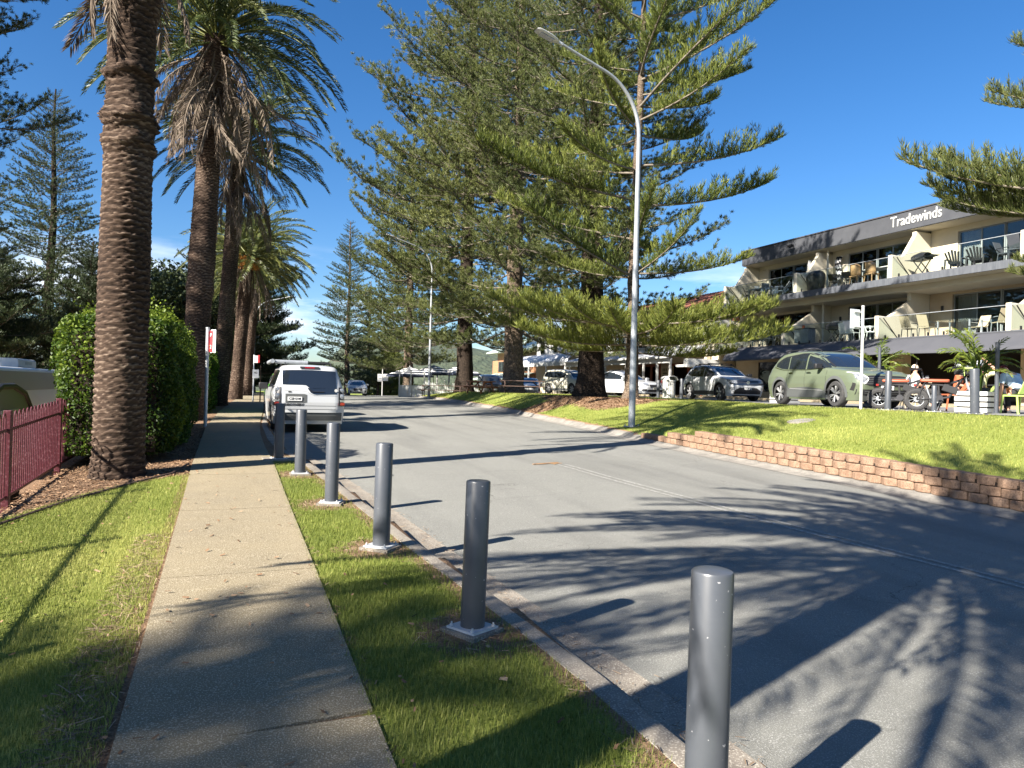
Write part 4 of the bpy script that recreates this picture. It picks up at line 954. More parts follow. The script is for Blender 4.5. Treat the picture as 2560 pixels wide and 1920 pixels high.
for sd in (1, -1):
    mb = MB(); pts = []
    ys = [.765, .80, .85, .90, .94]
    mb.grid([[(c.x_at(y, z, -1) - .012, sd * y, z) for y in ys] for z in np.linspace(.70, 1.22, 8)])
    o = mb.build('tail_light', mt['black'], c.t, smooth=True)
    for z, r_, m_ in ((1.12, .072, 'lamp_clear'), (.965, .072, 'lamp_clear')):
        mb = MB(); mb.lathe([(.001, -.012), (r_ * .6, -.01), (r_, 0), (r_, .02)], c=(0, 0, 0), n=20, axis='X', cap=False)
        x = c.x_at(.85, z, -1) - .02; mb.v = [(p[0] + x, p[1] + sd * .848, p[2] + z) for p in mb.v]; mb.build('lens', mt[m_], o, smooth=True)
    mb = MB(); mb.box((c.x_at(.85, .82, -1) - .014, sd * .85, .845), (.02, .15, .055)); mb.build('reversing_lens', mt['lamp_clear'], o)
    mb = MB(); mb.box((c.x_at(.85, .76, -1) - .014, sd * .85, .765), (.02, .15, .075)); mb.build('indicator_lens', mt['lamp_red'], o)
    mb = MB(); mb.box((c.x_at(.6, .41, -1) - .012, sd * .6, .455), (.015, .26, .04)); mb.build('reflector', mt['lamp_red'], c.t)
c.face('tailgate_gap', 'ink', [(-.70, .70, .708), (.70, .70, .708)], -1, .004); c.face('tailgate_gap', 'ink', [(-.72, .98, .986), (-.08, .98, .986), (.02, 1.05, 1.056), (.08, 1.1, 1.106), (.72, 1.1, 1.106)], -1, .004)
c.face('bumper', 'paint_white', [(-.93, .52, .60), (.93, .52, .60)], -1, .045); c.face('bumper_insert', 'cladding', [(-.86, .30, .52), (.86, .30, .52)], -1, .02)
c.face('bumper_step', 'cladding', [(-.70, .60, .615), (.70, .60, .615)], -1, .046)
c.face('plate_recess', 'cladding', [(.08, .80, 1.0), (.14, .78, 1.02), (.64, .78, 1.02)], -1, .005)
c.plate(-1, .40, .89, 'CSE·51M')
lettering('DISCOVERY', .072, mt['ink'], c.t, Matrix.Translation((c.x_at(.4, .735, -1) - .009, .42, .733)) @ Matrix.Rotation(-pi / 2, 4, 'Z'), name='badge_lettering', xs=1.35, bold=.003)
mb = MB(); mb.lathe([(.001, .0), (.05, .0), (.05, .01)], n=18, axis='X', cap=True); mb.v = [(p[0] * -1 + c.x_at(.5, 1.08, -1) - .006, p[1] + .53, p[2] * .45 + 1.075) for p in mb.v]; mb.build('badge', mt['cladding'], c.t)
mb = MB(); mb.lathe([(.001, 0), (.045, 0), (.045, .004)], n=16, axis='X'); mb.v = [(-p[0] + c.x_at(.7, 1.1, -1) - .016, p[1] - .69, p[2] + 1.13) for p in mb.v]; mb.build('sticker', mt['white'], c.t)
mb = MB(); mb.tube([(c.x_at(.1, 1.12, -1) - .03, .02, 1.16), (c.x_at(.2, 1.08, -1) - .03, -.06, 1.085), (c.x_at(.3, 1.08, -1) - .03, -.38, 1.085)], .01, 5); mb.build('rear_wiper', mt['black'], c.t)
c.side('side_window', 'carglass', [(-2.0, 1.26, 1.66), (-1.2, 1.20, 1.68), (-.1, 1.18, 1.68), (.55, 1.18, 1.50), (.9, 1.18, 1.26)])
c.mirror(.85, 1.16, mt['black'], (.13, .27, .20))
c.rails(-1.7, .3, .62, 1.86)
mb = MB(); mb.box((-.6, 0, 1.90), (1.9, 1.2, .035))
for k in range(7): mb.box((-1.45 + k * .28, 0, 1.925), (.06, 1.2, .02))
mb.build('roof_rack', mt['black'], c.t)
mb = MB(); mb.tube([(-1.5, 1.0 - .12, 1.90), (-1.5, .0, 1.90)], .055, 10); mb.build('awning_roll', mt['galv'], c.t, smooth=True)
mb = MB(); mb.tube([(-1.6, .95, 1.91), (.4, .95, 1.91)], .06, 10); mb.build('awning_roll', mt['galv'], c.t, smooth=True)
# -- bright green car ahead of it
c = Car('parked_car', 'lime green car parked ahead of the white wagon, mostly hidden by it', 'paint_green', (2.42, 29.8, zroad(2, 29.8) + .03), R(92), 1.72, 1.85,
        [(2.1, .2), (2.2, .5), (2.16, .8), (1.95, .98), (1.0, 1.08), (.45, 1.5), (.1, 1.66), (-.3, 1.72)], [(-2.1, .2), (-2.2, .5), (-2.2, .9), (-2.1, 1.15), (-1.85, 1.58), (-1.7, 1.68), (-1.4, 1.72)], SUVHW(1.85, 1.72), 2.6, .34, arch='cladding', group='cars along the street')
c.face('rear_window', 'carglass', [(-.62, 1.18, 1.56), (.62, 1.18, 1.56)], -1); c.side('side_window', 'carglass', [(-1.8, 1.2, 1.5), (-1, 1.12, 1.56), (0, 1.1, 1.56), (.8, 1.1, 1.2)])
c.face('tail_light', 'lamp_red', [(.66, .85, 1.12), (.88, .9, 1.1)], -1, .01, mirror=True); c.mirror(.75, 1.1); c.face('bumper_insert', 'cladding', [(-.8, .25, .5), (.8, .25, .5)], -1, .02)
# -- white hatchback coming over the crest
c = Car('oncoming_car', 'white hatchback coming towards the camera over the crest of the road', 'paint_white', (11.55, 68.6, zroad(11.5, 68.6) + .03), R(-96), 1.46, 1.80,
        [(2.12, .2), (2.2, .4), (2.22, .55), (2.15, .70), (1.95, .80), (1.5, .89), (.95, .96), (.2, 1.30), (-.1, 1.40), (-.5, 1.46)], [(-2.1, .2), (-2.18, .5), (-2.15, .85), (-2.0, 1.0), (-1.4, 1.36), (-1.1, 1.43), (-.9, 1.46)], SUVHW(1.80, 1.46), 2.7, .32, arch=None, group='cars along the street', rim='alloy')
c.face('windscreen', 'carglass', [(-.66, .98, 1.31), (0, .97, 1.34), (.66, .98, 1.31)], 1); c.side('side_window', 'carglass', [(-1.4, 1.0, 1.22), (-.8, .98, 1.33), (0, .97, 1.31), (.7, .97, 1.05)])
c.face('grille', 'black', [(-.40, .46, .72), (0, .38, .72), (.40, .46, .72)], 1, .01); c.face('chrome_wing', 'chrome', [(-.43, .42, .46), (0, .36, .39), (.43, .42, .46)], 1, .016)
c.face('headlight', 'lamp_clear', [(.44, .66, .74), (.62, .65, .77), (.80, .70, .80)], 1, .012, mirror=True); c.face('fog_light', 'black', [(.58, .33, .40), (.74, .34, .48)], 1, .01, mirror=True)
c.face('lower_intake', 'black', [(-.46, .26, .32), (.46, .26, .32)], 1, .012); c.plate(1, 0, .46, 'DKM 42L'); c.mirror(.62, .98)
mb = MB(); mb.lathe([(.03, 0), (.055, .0), (.055, .01), (.03, .01)], n=14, axis='X', cap=False); mb.v = [(p[0] + c.x_at(0, .62, 1) + .012, p[1], p[2] * .8 + .63) for p in mb.v]; mb.build('badge', mt['chrome'], c.t)

# -- sage green SUV at the top of the lawn
fx, fy, bx, by = 15.72, 14.85, 16.28, 17.60
hd = math.atan2(fy - by, fx - bx); W_ = 1.865
nx_, ny_ = -math.sin(hd), math.cos(hd)          # left of travel
cx0, cy0 = (fx + bx) / 2, (fy + by) / 2
c = Car('parked_car', 'sage green SUV parked at the top of the lawn, beside the thin white sign pole', 'paint_sage', (cx0 + nx_ * .80, cy0 + ny_ * .80, 1.415), hd, 1.66, 1.865,
        [(2.16, .2), (2.27, .42), (2.31, .62), (2.29, .80), (2.22, .92), (2.02, 1.0), (1.6, 1.06), (1.12, 1.11), (.78, 1.30), (.42, 1.48), (.05, 1.60), (-.35, 1.655), (-.6, 1.66)],
        [(-2.22, .2), (-2.33, .45), (-2.35, .75), (-2.30, .95), (-2.22, 1.1), (-1.92, 1.42), (-1.72, 1.56), (-1.35, 1.63), (-1.0, 1.66)], SUVHW(1.865, 1.66, .79), 2.755, .365, wx=0., arch='cladding', rim='alloy', spokes=6, sill=.34, archw=.085)
SAGE = c
c.side('sill_cladding', 'cladding', [(-1.0, .25, .42), (-.9, .25, .52), (0, .25, .56), (.8, .25, .50), (.96, .25, .42)], off=.014)
c.side('sill_trim', 'alloy', [(-.8, .50, .515), (.85, .455, .47)], off=.018)
c.side('side_window', 'carglass', [(-1.72, 1.20, 1.26), (-1.35, 1.12, 1.44), (-1.0, 1.10, 1.50)]); c.side('side_window', 'carglass', [(-.95, 1.10, 1.51), (-.4, 1.085, 1.545), (-.08, 1.08, 1.545)]); c.side('side_window', 'carglass', [(-.01, 1.08, 1.54), (.35, 1.08, 1.47), (.78, 1.10, 1.26), (1.0, 1.11, 1.13)])
c.side('window_trim', 'chrome', [(-1.78, 1.16, 1.185), (-1.3, 1.075, 1.09), (0, 1.055, 1.068), (1.05, 1.095, 1.108)], off=.010); c.side('window_surround', 'black', [(-1.72, 1.26, 1.30), (-1.3, 1.46, 1.49), (-.4, 1.55, 1.575), (.05, 1.545, 1.57), (.5, 1.42, 1.455), (1.05, 1.125, 1.16)], off=.007)
c.seam(-.98, .55, 1.08); c.seam(-.05, .56, 1.08); c.seam(.98, .62, 1.08)
for x in (-.78, .14): c.side('door_handle', 'chrome', [(x - .11, .965, .99), (x, .96, 1.0), (x + .11, .965, .99)], off=.028)
c.face('windscreen', 'carglass', [(-.72, 1.14, 1.46), (-.4, 1.135, 1.55), (.4, 1.135, 1.55), (.72, 1.14, 1.46)], 1, .008)
c.face('grille', 'black', [(-.74, .66, .80), (-.5, .60, .88), (0, .60, .885), (.5, .60, .88), (.74, .66, .80)], 1, .012)
for k in range(4): c.face('grille_bar', 'cladding', [(-.64, .645 + k * .055, .660 + k * .055), (.64, .645 + k * .055, .660 + k * .055)], 1, .022)
c.face('headlight', 'lamp_clear', [(.60, .70, .84), (.72, .66, .92), (.84, .80, .94)], 1, .016, mirror=True); c.face('running_light', 'sign_white', [(.56, .76, .80), (.64, .66, .71), (.70, .64, .68)], 1, .022, mirror=True); c.face('running_light', 'sign_white', [(.56, .78, .82), (.74, .91, .95), (.86, .95, .97)], 1, .022, mirror=True)
c.face('lower_intake', 'black', [(-.82, .36, .50), (-.5, .34, .50), (.5, .34, .50), (.82, .36, .50)], 1, .014)
for k in range(2): c.face('intake_bar', 'cladding', [(-.78, .39 + k * .05, .403 + k * .05), (.78, .39 + k * .05, .403 + k * .05)], 1, .026)
c.face('skid_plate', 'alloy', [(-.5, .23, .31), (.5, .23, .31)], 1, .016); c.face('bumper_trim', 'cladding', [(-.9, .22, .34), (.9, .22, .34)], 1, .010)
c.face('air_slot', 'ink', [(.84, .46, .66), (.875, .48, .68)], 1, .012, mirror=True)
c.plate(1, .0, .555, 'EYI 83K'); c.mirror(.72, 1.10, mt['black']); c.rails(-1.5, .35, .62, 1.665)
c.face('bonnet_badge', 'chrome', [(-.09, .925, .945), (.09, .925, .945)], 1, .02)
c.face('tail_light', 'lamp_red', [(.3, .98, 1.02), (.76, .97, 1.04)], -1, .012, mirror=True); c.face('rear_window', 'carglass', [(-.6, 1.2, 1.45), (.6, 1.2, 1.45)], -1)
c.side('fuel_flap_gap', 'ink', [(-1.62, .86, .865), (-1.46, .86, .865)], sd=(-1,), off=.004)
# -- white two-tone crossover
fx, fy, bx, by = 19.55, 24.75, 19.9, 27.3
hd = math.atan2(fy - by, fx - bx); nx_, ny_ = -math.sin(hd), math.cos(hd); cx0, cy0 = (fx + bx) / 2, (fy + by) / 2
c = Car('parked_car', 'white crossover with navy roof and roof bars, parked behind the green SUV', 'paint_white', (cx0 + nx_ * .78, cy0 + ny_ * .78, 1.415), hd, 1.57, 1.82,
        [(1.98, .2), (2.08, .42), (2.11, .62), (2.08, .78), (2.0, .90), (1.75, .97), (1.0, 1.05), (.68, 1.22), (.30, 1.42), (0, 1.51), (-.4, 1.565), (-.6, 1.57)],
        [(-2.02, .2), (-2.11, .45), (-2.12, .75), (-2.06, .95), (-1.98, 1.06), (-1.68, 1.36), (-1.50, 1.48), (-1.2, 1.54), (-.9, 1.57)], SUVHW(1.82, 1.57, .79), 2.59, .345, arch='black', roofmat='paint_navy', rim='alloy', spokes=5, sill=.32, archw=.055)
c.side('sill_cladding', 'black', [(-.95, .24, .40), (0, .24, .42), (.92, .24, .40)], off=.012)
c.side('side_window', 'carglass', [(-1.55, 1.14, 1.20), (-1.2, 1.07, 1.38), (-.75, 1.045, 1.45), (-.2, 1.03, 1.465), (-.12, 1.03, 1.465)]); c.side('side_window', 'carglass', [(-.05, 1.03, 1.46), (.3, 1.03, 1.38), (.68, 1.05, 1.19), (.88, 1.06, 1.08)])
c.side('roof_pillar', 'paint_navy', [(-1.35, 1.40, 1.44), (-.5, 1.48, 1.50), (.0, 1.475, 1.50), (.45, 1.33, 1.37), (.95, 1.075, 1.11)], off=.007)
c.seam(-.78, .5, 1.03); c.seam(-.08, .45, 1.03); c.seam(.92, .55, 1.02)
for x in (-.60, .10): c.side('door_handle', 'paint_white', [(x - .1, .93, .955), (x + .1, .93, .955)], off=.025)
c.face('windscreen', 'carglass', [(-.70, 1.08, 1.36), (0, 1.075, 1.47), (.70, 1.08, 1.36)], 1, .008)
c.face('grille', 'black', [(-.80, .70, .86), (-.4, .66, .87), (.4, .66, .87), (.80, .70, .86)], 1, .012)
for k in range(3): c.face('grille_bar', 'chrome', [(-.62, .69 + k * .06, .697 + k * .06), (.62, .69 + k * .06, .697 + k * .06)], 1, .02)
c.face('headlight', 'lamp_clear', [(.50, .74, .86), (.68, .73, .88), (.84, .80, .90)], 1, .018, mirror=True); c.face('running_light', 'lamp_clear', [(.60, .47, .57), (.80, .49, .60)], 1, .014, mirror=True)
c.face('lower_intake', 'black', [(-.62, .30, .44), (-.4, .30, .56), (.4, .30, .56), (.62, .30, .44)], 1, .014); c.face('skid_plate', 'alloy', [(-.7, .25, .285), (.7, .25, .285)], 1, .02); c.face('bumper_trim', 'black', [(-.86, .2, .26), (.86, .2, .26)], 1, .01)
c.plate(1, 0, .51, 'DLM 37 C', 'plate_dark', 'plate_white'); c.mirror(.66, 1.06, mt['black'])
mb = MB(); x = c.x_at(0, .77, 1) + .022
mb.lathe([(.058, -.004), (.068, -.004), (.068, .008), (.058, .008)], n=24, axis='X', cap=False)
for a, b in (((-.045, .035), (-.012, -.045)), ((-.012, -.045), (0, -.01)), ((.045, .035), (.012, -.045)), ((.012, -.045), (0, -.01)), ((-.03, .055), (0, .0)), ((.03, .055), (0, .0))): mb.bar((0, *a), (0, *b), .010, .008)
mb.v = [(p[0] + x, p[1], p[2] + .775) for p in mb.v]; mb.build('round_badge', mt['chrome'], c.t)
c.rails(-1.35, .1, .58, 1.56)
for x in (-.95, -.15):
    mb = MB(); mb.box((x, 0, 1.63), (.07, 1.2, .03)); mb.box((x, .56, 1.60), (.09, .06, .09)); mb.box((x, -.56, 1.60), (.09, .06, .09)); mb.build('roof_bar', mt['black'], c.t, bevel=.01)
# -- silver-white sedan ute between the trunks
c = Car('parked_car', 'white car between the dark trunk and the slim pine, its nose behind the lamp post', 'paint_white', (22.35, 37.1, 1.415), R(-78), 1.52, 1.86,
        [(2.35, .2), (2.43, .4), (2.44, .55), (2.36, .72), (2.1, .84), (1.0, .97), (.2, 1.34), (-.1, 1.45), (-.5, 1.52)], [(-2.4, .2), (-2.45, .5), (-2.4, .9), (-1.9, 1.02), (-1.5, 1.3), (-1.2, 1.44), (-.9, 1.52)], SUVHW(1.86, 1.52), 2.9, .335, arch=None, rim='alloy')
c.face('windscreen', 'carglass', [(-.68, 1.0, 1.36), (0, .99, 1.42), (.68, 1.0, 1.36)], 1); c.side('side_window', 'carglass', [(-1.4, 1.02, 1.28), (-.8, 1.0, 1.42), (0, .99, 1.36), (.8, .99, 1.04)])
c.face('grille', 'black', [(-.45, .55, .70), (.45, .55, .70)], 1, .012); c.face('headlight', 'lamp_clear', [(.52, .62, .76), (.82, .68, .82)], 1, .016, mirror=True); c.face('lower_intake', 'black', [(-.6, .28, .42), (.6, .28, .42)], 1, .012); c.face('fog_light', 'black', [(.66, .32, .44), (.84, .34, .44)], 1, .012, mirror=True)
c.plate(1, 0, .48, 'BRT 61Q', 'paint_beige'); c.mirror(.75, 1.0); c.seam(-.7, .4, 1.0); c.seam(.75, .4, .98); c.side('door_handle', 'paint_white', [(-.45, .9, .925), (-.25, .9, .925)], off=.025)
mb = MB(); mb.box((-.5, .45, 1.55), (1.3, .05, .05)); mb.box((-.5, -.45, 1.55), (1.3, .05, .05)); mb.build('roof_bar', mt['black'], c.t)
# -- beige off-roader
c = Car('parked_car', 'beige compact off-roader parked left of the massive dark trunk', 'paint_beige', (22.6, 45.3, 1.415), R(-77), 1.72, 1.80,
        [(2.18, .2), (2.28, .4), (2.30, .60), (2.26, .80), (2.15, .95), (1.85, 1.04), (1.15, 1.12), (.70, 1.50), (.45, 1.63), (.1, 1.70), (-.2, 1.72)], [(-2.15, .2), (-2.28, .5), (-2.28, .95), (-2.2, 1.15), (-2.0, 1.55), (-1.9, 1.65), (-1.6, 1.72)], SUVHW(1.80, 1.72, .84), 2.63, .355, arch='paint', rim='alloy', spokes=6)
c.face('windscreen', 'carglass', [(-.70, 1.15, 1.56), (0, 1.14, 1.62), (.70, 1.15, 1.56)], 1); c.side('side_window', 'carglass', [(-1.9, 1.2, 1.5), (-1.2, 1.14, 1.58), (0, 1.12, 1.58), (.5, 1.12, 1.44), (.85, 1.12, 1.22)])
c.face('grille', 'black', [(-.42, .74, .92), (.42, .74, .92)], 1, .012); c.face('chrome_wing', 'chrome', [(-.34, .70, .74), (-.12, .72, .9), (.12, .72, .9), (.34, .70, .74)], 1, .02)
c.face('headlight', 'lamp_clear', [(.48, .74, .95), (.66, .72, .99), (.84, .80, 1.0)], 1, .02, mirror=True); c.face('lower_intake', 'black', [(-.5, .34, .52), (.5, .34, .52)], 1, .012); c.face('fog_light', 'black', [(.62, .44, .56), (.80, .46, .56)], 1, .012, mirror=True); c.face('bumper_trim', 'cladding', [(-.86, .2, .33), (.86, .2, .33)], 1, .012)
c.mirror(.85, 1.12); c.plate(1, 0, .58, 'AZK 08T'); c.rails(-1.6, .4, .62, 1.71); c.side('sill_cladding', 'cladding', [(-1, .24, .38), (1, .24, .38)], off=.012); c.seam(-.95, .5, 1.1); c.seam(-.05, .45, 1.1); c.seam(.95, .5, 1.1)
c.side('door_handle', 'chrome', [(-.8, .98, 1.0), (-.6, .98, 1.0)], off=.025)
# -- white coupe sedan behind the table and the black wagon
c = Car('parked_car', 'low white sedan seen end-on behind the right picnic table', 'paint_white', (23.7, 55., 1.21), R(-112), 1.42, 1.78,
        [(2.2, .2), (2.3, .45), (2.28, .66), (2.1, .78), (1.0, .92), (.2, 1.26), (-.1, 1.36), (-.4, 1.42)], [(-2.2, .2), (-2.3, .5), (-2.25, .85), (-1.7, .98), (-1.1, 1.33), (-.8, 1.42)], SUVHW(1.78, 1.42), 2.7, .32, arch=None, rim='alloy')
c.face('windscreen', 'carglass', [(-.66, .95, 1.28), (0, .94, 1.33), (.66, .95, 1.28)], 1); c.side('side_window', 'carglass', [(-1.3, .98, 1.2), (-.7, .95, 1.33), (0, .94, 1.28), (.75, .94, 1.0)])
c.face('grille', 'black', [(-.5, .55, .64), (.5, .55, .64)], 1, .012); c.face('headlight', 'lamp_clear', [(.52, .58, .70), (.80, .62, .72)], 1, .016, mirror=True); c.face('lower_intake', 'black', [(-.6, .28, .36), (.6, .28, .36)], 1, .012); c.mirror(.65, .95); c.plate(1, 0, .46, 'CX 09 TR')
c = Car('parked_car', 'black four wheel drive wagon parked between the two middle pine trunks', 'paint_black', (21.7, 59.2, 1.02), R(-100), 1.85, 1.9,
        [(2.2, .2), (2.35, .45), (2.36, .75), (2.25, 1.0), (1.2, 1.14), (.75, 1.6), (.4, 1.78), (0, 1.85)], [(-2.3, .2), (-2.38, .6), (-2.36, 1.1), (-2.2, 1.7), (-2.0, 1.82), (-1.7, 1.85)], SUVHW(1.9, 1.85, .84), 2.8, .38, arch='cladding', rim='alloy')
c.face('windscreen', 'carglass', [(-.74, 1.18, 1.68), (0, 1.17, 1.74), (.74, 1.18, 1.68)], 1); c.side('side_window', 'carglass', [(-2., 1.24, 1.66), (-.6, 1.2, 1.7), (.4, 1.18, 1.66), (.95, 1.18, 1.26)])
c.face('grille', 'cladding', [(-.5, .76, .96), (.5, .76, .96)], 1, .012); c.face('headlight', 'lamp_clear', [(.56, .78, .94), (.82, .8, .96)], 1, .016, mirror=True); c.mirror(.9, 1.18); c.plate(1, 0, .55, 'EH 77 KP'); c.rails(-1.7, .4, .66, 1.84)
# ---------------------------------------------------------------- buildings
XW, XF, XU, XM = 32.3, 31.1, 29.6, 28.8          # window wall, roof fascia, upper and middle slab fronts
ZU, ZM, ZR = 7.52, 4.52, 11.0
YL, YR = 37.5, 8.0
FINS = [37.39, 31.3, 25.1, 18.9, 12.7]
B = thing('apartment_building', 'three-storey cream apartment block with grey roof fascia, glass balconies and a dark awning', 'building', (32, 24, 1.4))
def bp(mb, name, mat, parent=None, **k): return mb.build(name, mt[mat] if isinstance(mat, str) else mat, parent or B, world=True, **k)
mb = MB(); mb.bb(XF, 44, YR, YL + .05, ZR - .92, ZR); bp(mb, 'roof_fascia', 'fascia', bevel=.02)
mb = MB(); mb.bb(XF - .05, 44, YR, YL + .1, ZR, ZR + .06); bp(mb, 'roof_capping', 'fascia')
mb = MB(); mb.bb(XU, 44, YR, YL + .02, ZU - .34, ZU); bp(mb, 'balcony_slab', 'slab_edge')
mb = MB(); mb.bb(XM, 44, YR, YL, ZM - .30, ZM); bp(mb, 'balcony_slab', 'slab_edge')
mb = MB(); mb.bb(XU + .06, XW, YR, YL - .1, ZU - .36, ZU - .342); mb.bb(XF + .05, XW, YR, YL, ZR - .945, ZR - .922); mb.bb(XM + .06, XW, YR, YL - .1, ZM - .325, ZM - .302); bp(mb, 'soffit', 'cream')
mb = MB(); mb.bb(XU + .8, XW, YR, YL - .3, ZU - .62, ZU - .362); bp(mb, 'ceiling_beam', 'cream')
mb = MB(); mb.bb(XW - .9, 44, YL - .20, YL - .02, 1.4, ZR - .95); bp(mb, 'end_wall', 'cream')
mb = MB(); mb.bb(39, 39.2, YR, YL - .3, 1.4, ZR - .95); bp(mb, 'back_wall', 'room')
for zt, zs in ((ZU, ZR - .95), (ZM, ZU - .37)):
    mb = MB(); mb.bb(36.2, 36.3, YR, YL - .3, zt, zs); bp(mb, 'room_back_wall', M('room_wall', (.34, .31, .27), .9))
def fin(Y, zs, x0, hi):
    p = [(x0 + .05, zs), (x0 + .05, zs + 1.12), (x0 + .72, zs + 1.10), (x0 + .92, zs + 1.2), (hi[0], hi[1]), (hi[0], zs + 2.42), (XW, zs + 2.42), (XW, zs)]
    mb = MB(); mb.prism([(a, z) for a, z in p], Y - .11, Y + .11, axis='Y'); 
    return bp(mb, 'fin_wall', 'cream', bevel=.02)
for Y in FINS:
    fin(Y, ZU, XU, (XF + .15, ZU + 2.25)); fin(Y, ZM, XM, (XF - .1, ZM + 2.0))
    for zs, x0 in ((ZU, XU), (ZM, XM)):
        mb = MB(); mb.tube([(x0 + .35, Y - .14, zs + 1.02), (x0 + 1.3, Y - .14, zs + .1)], .022, 6); bp(mb, 'stay_rod', 'black')
mb = MB(); mb.tube([(XW - .8, 30.75, ZU), (XW - .8, 30.75, ZR - .95)], .06, 10); bp(mb, 'downpipe', 'cream', smooth=True)
mb = MB(); mb.tube([(XW - 1.2, 30.6, ZM), (XW - 1.2, 30.6, ZU - .36)], .07, 10); bp(mb, 'downpipe', 'cream', smooth=True)
# glazing: per bay a wall strip, sliding panes, lintel
def bay(y0, y1, zs, zt, wy0, wy1, n, frame, curtain=None, pat=None, wall='cream'):
    """y0>y1: bay between fins (far to near); window from wy0 down to wy1"""
    zh = zs + 2.25
    mb = MB(); mb.bb(XW, XW + .2, wy0, y0, zs, zt); mb.bb(XW, XW + .2, wy1, wy0, zh, zt); 
    if wy1 > y1 + .1: mb.bb(XW, XW + .2, y1, wy1, zs, zt)
    bp(mb, 'facade_wall', wall)
    w = (wy0 - wy1) / n
    for k in range(n):
        a, b = wy0 - k * w, wy0 - (k + 1) * w; f = .05
        mb = MB(); x = XW + (.06 if k % 2 else .11)
        mb.bb(x, x + .045, b, b + f, zs + .02, zh); mb.bb(x, x + .045, a - f, a, zs + .02, zh); mb.bb(x + .001, x + .044, b + f, a - f, zs + .02, zs + .10); mb.bb(x + .001, x + .044, b + f, a - f, zh - .06, zh)
        o = bp(mb, 'window', frame)
        mb = MB(); mb.bb(x + .018, x + .026, b + f, a - f, zs + .1, zh - .06); bp(mb, 'pane', 'pane', o)
    if curtain:
        c0, c1 = curtain; n_ = 26; mb = MB(); rows = []
        for z in (zs + .05, zh - .03): rows.append([(XW + .28 + .04 * math.sin(k * 1.9), c0 + (c1 - c0) * k / n_, z) for k in range(n_ + 1)])
        mb.grid(rows); bp(mb, 'curtain', pat or 'curtain', smooth=True)
def chevron():
    m, nt, N, L, b = _new('chevron_curtain'); tc = N.new('ShaderNodeTexCoord'); s = N.new('ShaderNodeSeparateXYZ'); L.new(tc.outputs['Object'], s.inputs[0])
    a = N.new('ShaderNodeMath'); a.operation = 'PINGPONG'; a.inputs[1].default_value = .11; L.new(s.outputs['Y'], a.inputs[0])
    c = N.new('ShaderNodeMath'); c.operation = 'ADD'; L.new(a.outputs[0], c.inputs[0]); L.new(s.outputs['Z'], c.inputs[1])
    d = N.new('ShaderNodeMath'); d.operation = 'MODULO'; d.inputs[1].default_value = .34; L.new(c.outputs[0], d.inputs[0])
    g = N.new('ShaderNodeMath'); g.operation = 'GREATER_THAN'; g.inputs[1].default_value = .17; L.new(d.outputs[0], g.inputs[0])
    x = N.new('ShaderNodeMix'); x.data_type = 'RGBA'; x.inputs['A'].default_value = (.02, .02, .025, 1); x.inputs['B'].default_value = (.7, .7, .68, 1)
    L.new(g.outputs[0], x.inputs['Factor']); L.new(x.outputs['Result'], b.inputs['Base Color']); b.inputs['Roughness'].default_value = .9; return m
bay(37.28, 31.41, ZU, ZR - .945, 36.4, 32.2, 4, 'winframe')
bay(31.19, 25.21, ZU, ZR - .945, 30.1, 25.35, 5, 'winframe')
bay(24.99, 19.01, ZU, ZR - .945, 23.6, 19.2, 4, 'winframe', (23.5, 22.6))
bay(18.79, 12.81, ZU, ZR - .945, 17.6, 13.2, 4, 'winframe')
bay(12.59, 8.0, ZU, ZR - .945, 11.6, 8.4, 3, 'winframe')
bay(37.28, 31.41, ZM, ZU - .362, 36.5, 32.2, 4, 'winframe_dark', (36.3, 34.2), M('vertical_blinds', (.16, .14, .12), .9))
bay(31.19, 25.21, ZM, ZU - .362, 30.0, 25.35, 5, 'winframe', (29.9, 28.9))
bay(24.99, 19.01, ZM, ZU - .362, 23.8, 19.2, 4, 'winframe', (23.7, 22.7), wall='cream_dark')
bay(18.79, 12.81, ZM, ZU - .362, 17.6, 13.2, 4, 'winframe')
bay(12.59, 8.0, ZM, ZU - .362, 11.6, 8.4, 3, 'winframe')
# the zigzag curtain blown out on the second upper balcony
mb = MB(); rows = []
for q in np.linspace(0, 1, 12): rows.append([(XW - .22 - .10 * math.sin(k * 1.7) - .16 * q * (1 - q), 30.25 + .42 * k / 10 + (.10 * math.sin(q * 9)) + .38 * q * q, ZU + 2.15 - 2.0 * q) for k in range(11)])
mb.grid(rows); bp(mb, 'patterned_curtain', chevron(), smooth=True)
mb = MB(); mb.tube([(XW - .5, 32.35, ZU + 2.2), (XW - .55, 32.4, ZU + 1.2), (XW - .5, 32.35, ZU + .9)], .13, 10); bp(mb, 'rolled_blind', 'canvas_white', smooth=True)
# frameless glass balustrades with a thin capping and posts
for zs, x0 in ((ZU, XU), (ZM, XM)):
    for a, b in zip(FINS[:-1], FINS[1:]):
        n = 4; w = (a - b - .26) / n
        for k in range(n):
            y1 = a - .13 - k * w; mb = MB(); mb.bb(x0 + .09, x0 + .102, y1 - w + .012, y1, zs + .06, zs + 1.02); bp(mb, 'balustrade_panel', 'balglass')
        mb = MB(); mb.bb(x0 + .078, x0 + .114, b + .12, a - .12, zs + 1.02, zs + 1.045); bp(mb, 'handrail', 'galv')
        for k in range(8):
            mb = MB(); mb.bb(x0 + .06, x0 + .13, a - .5 - k * .74, a - .45 - k * .74, zs, zs + .16); bp(mb, 'glass_clamp', 'black')
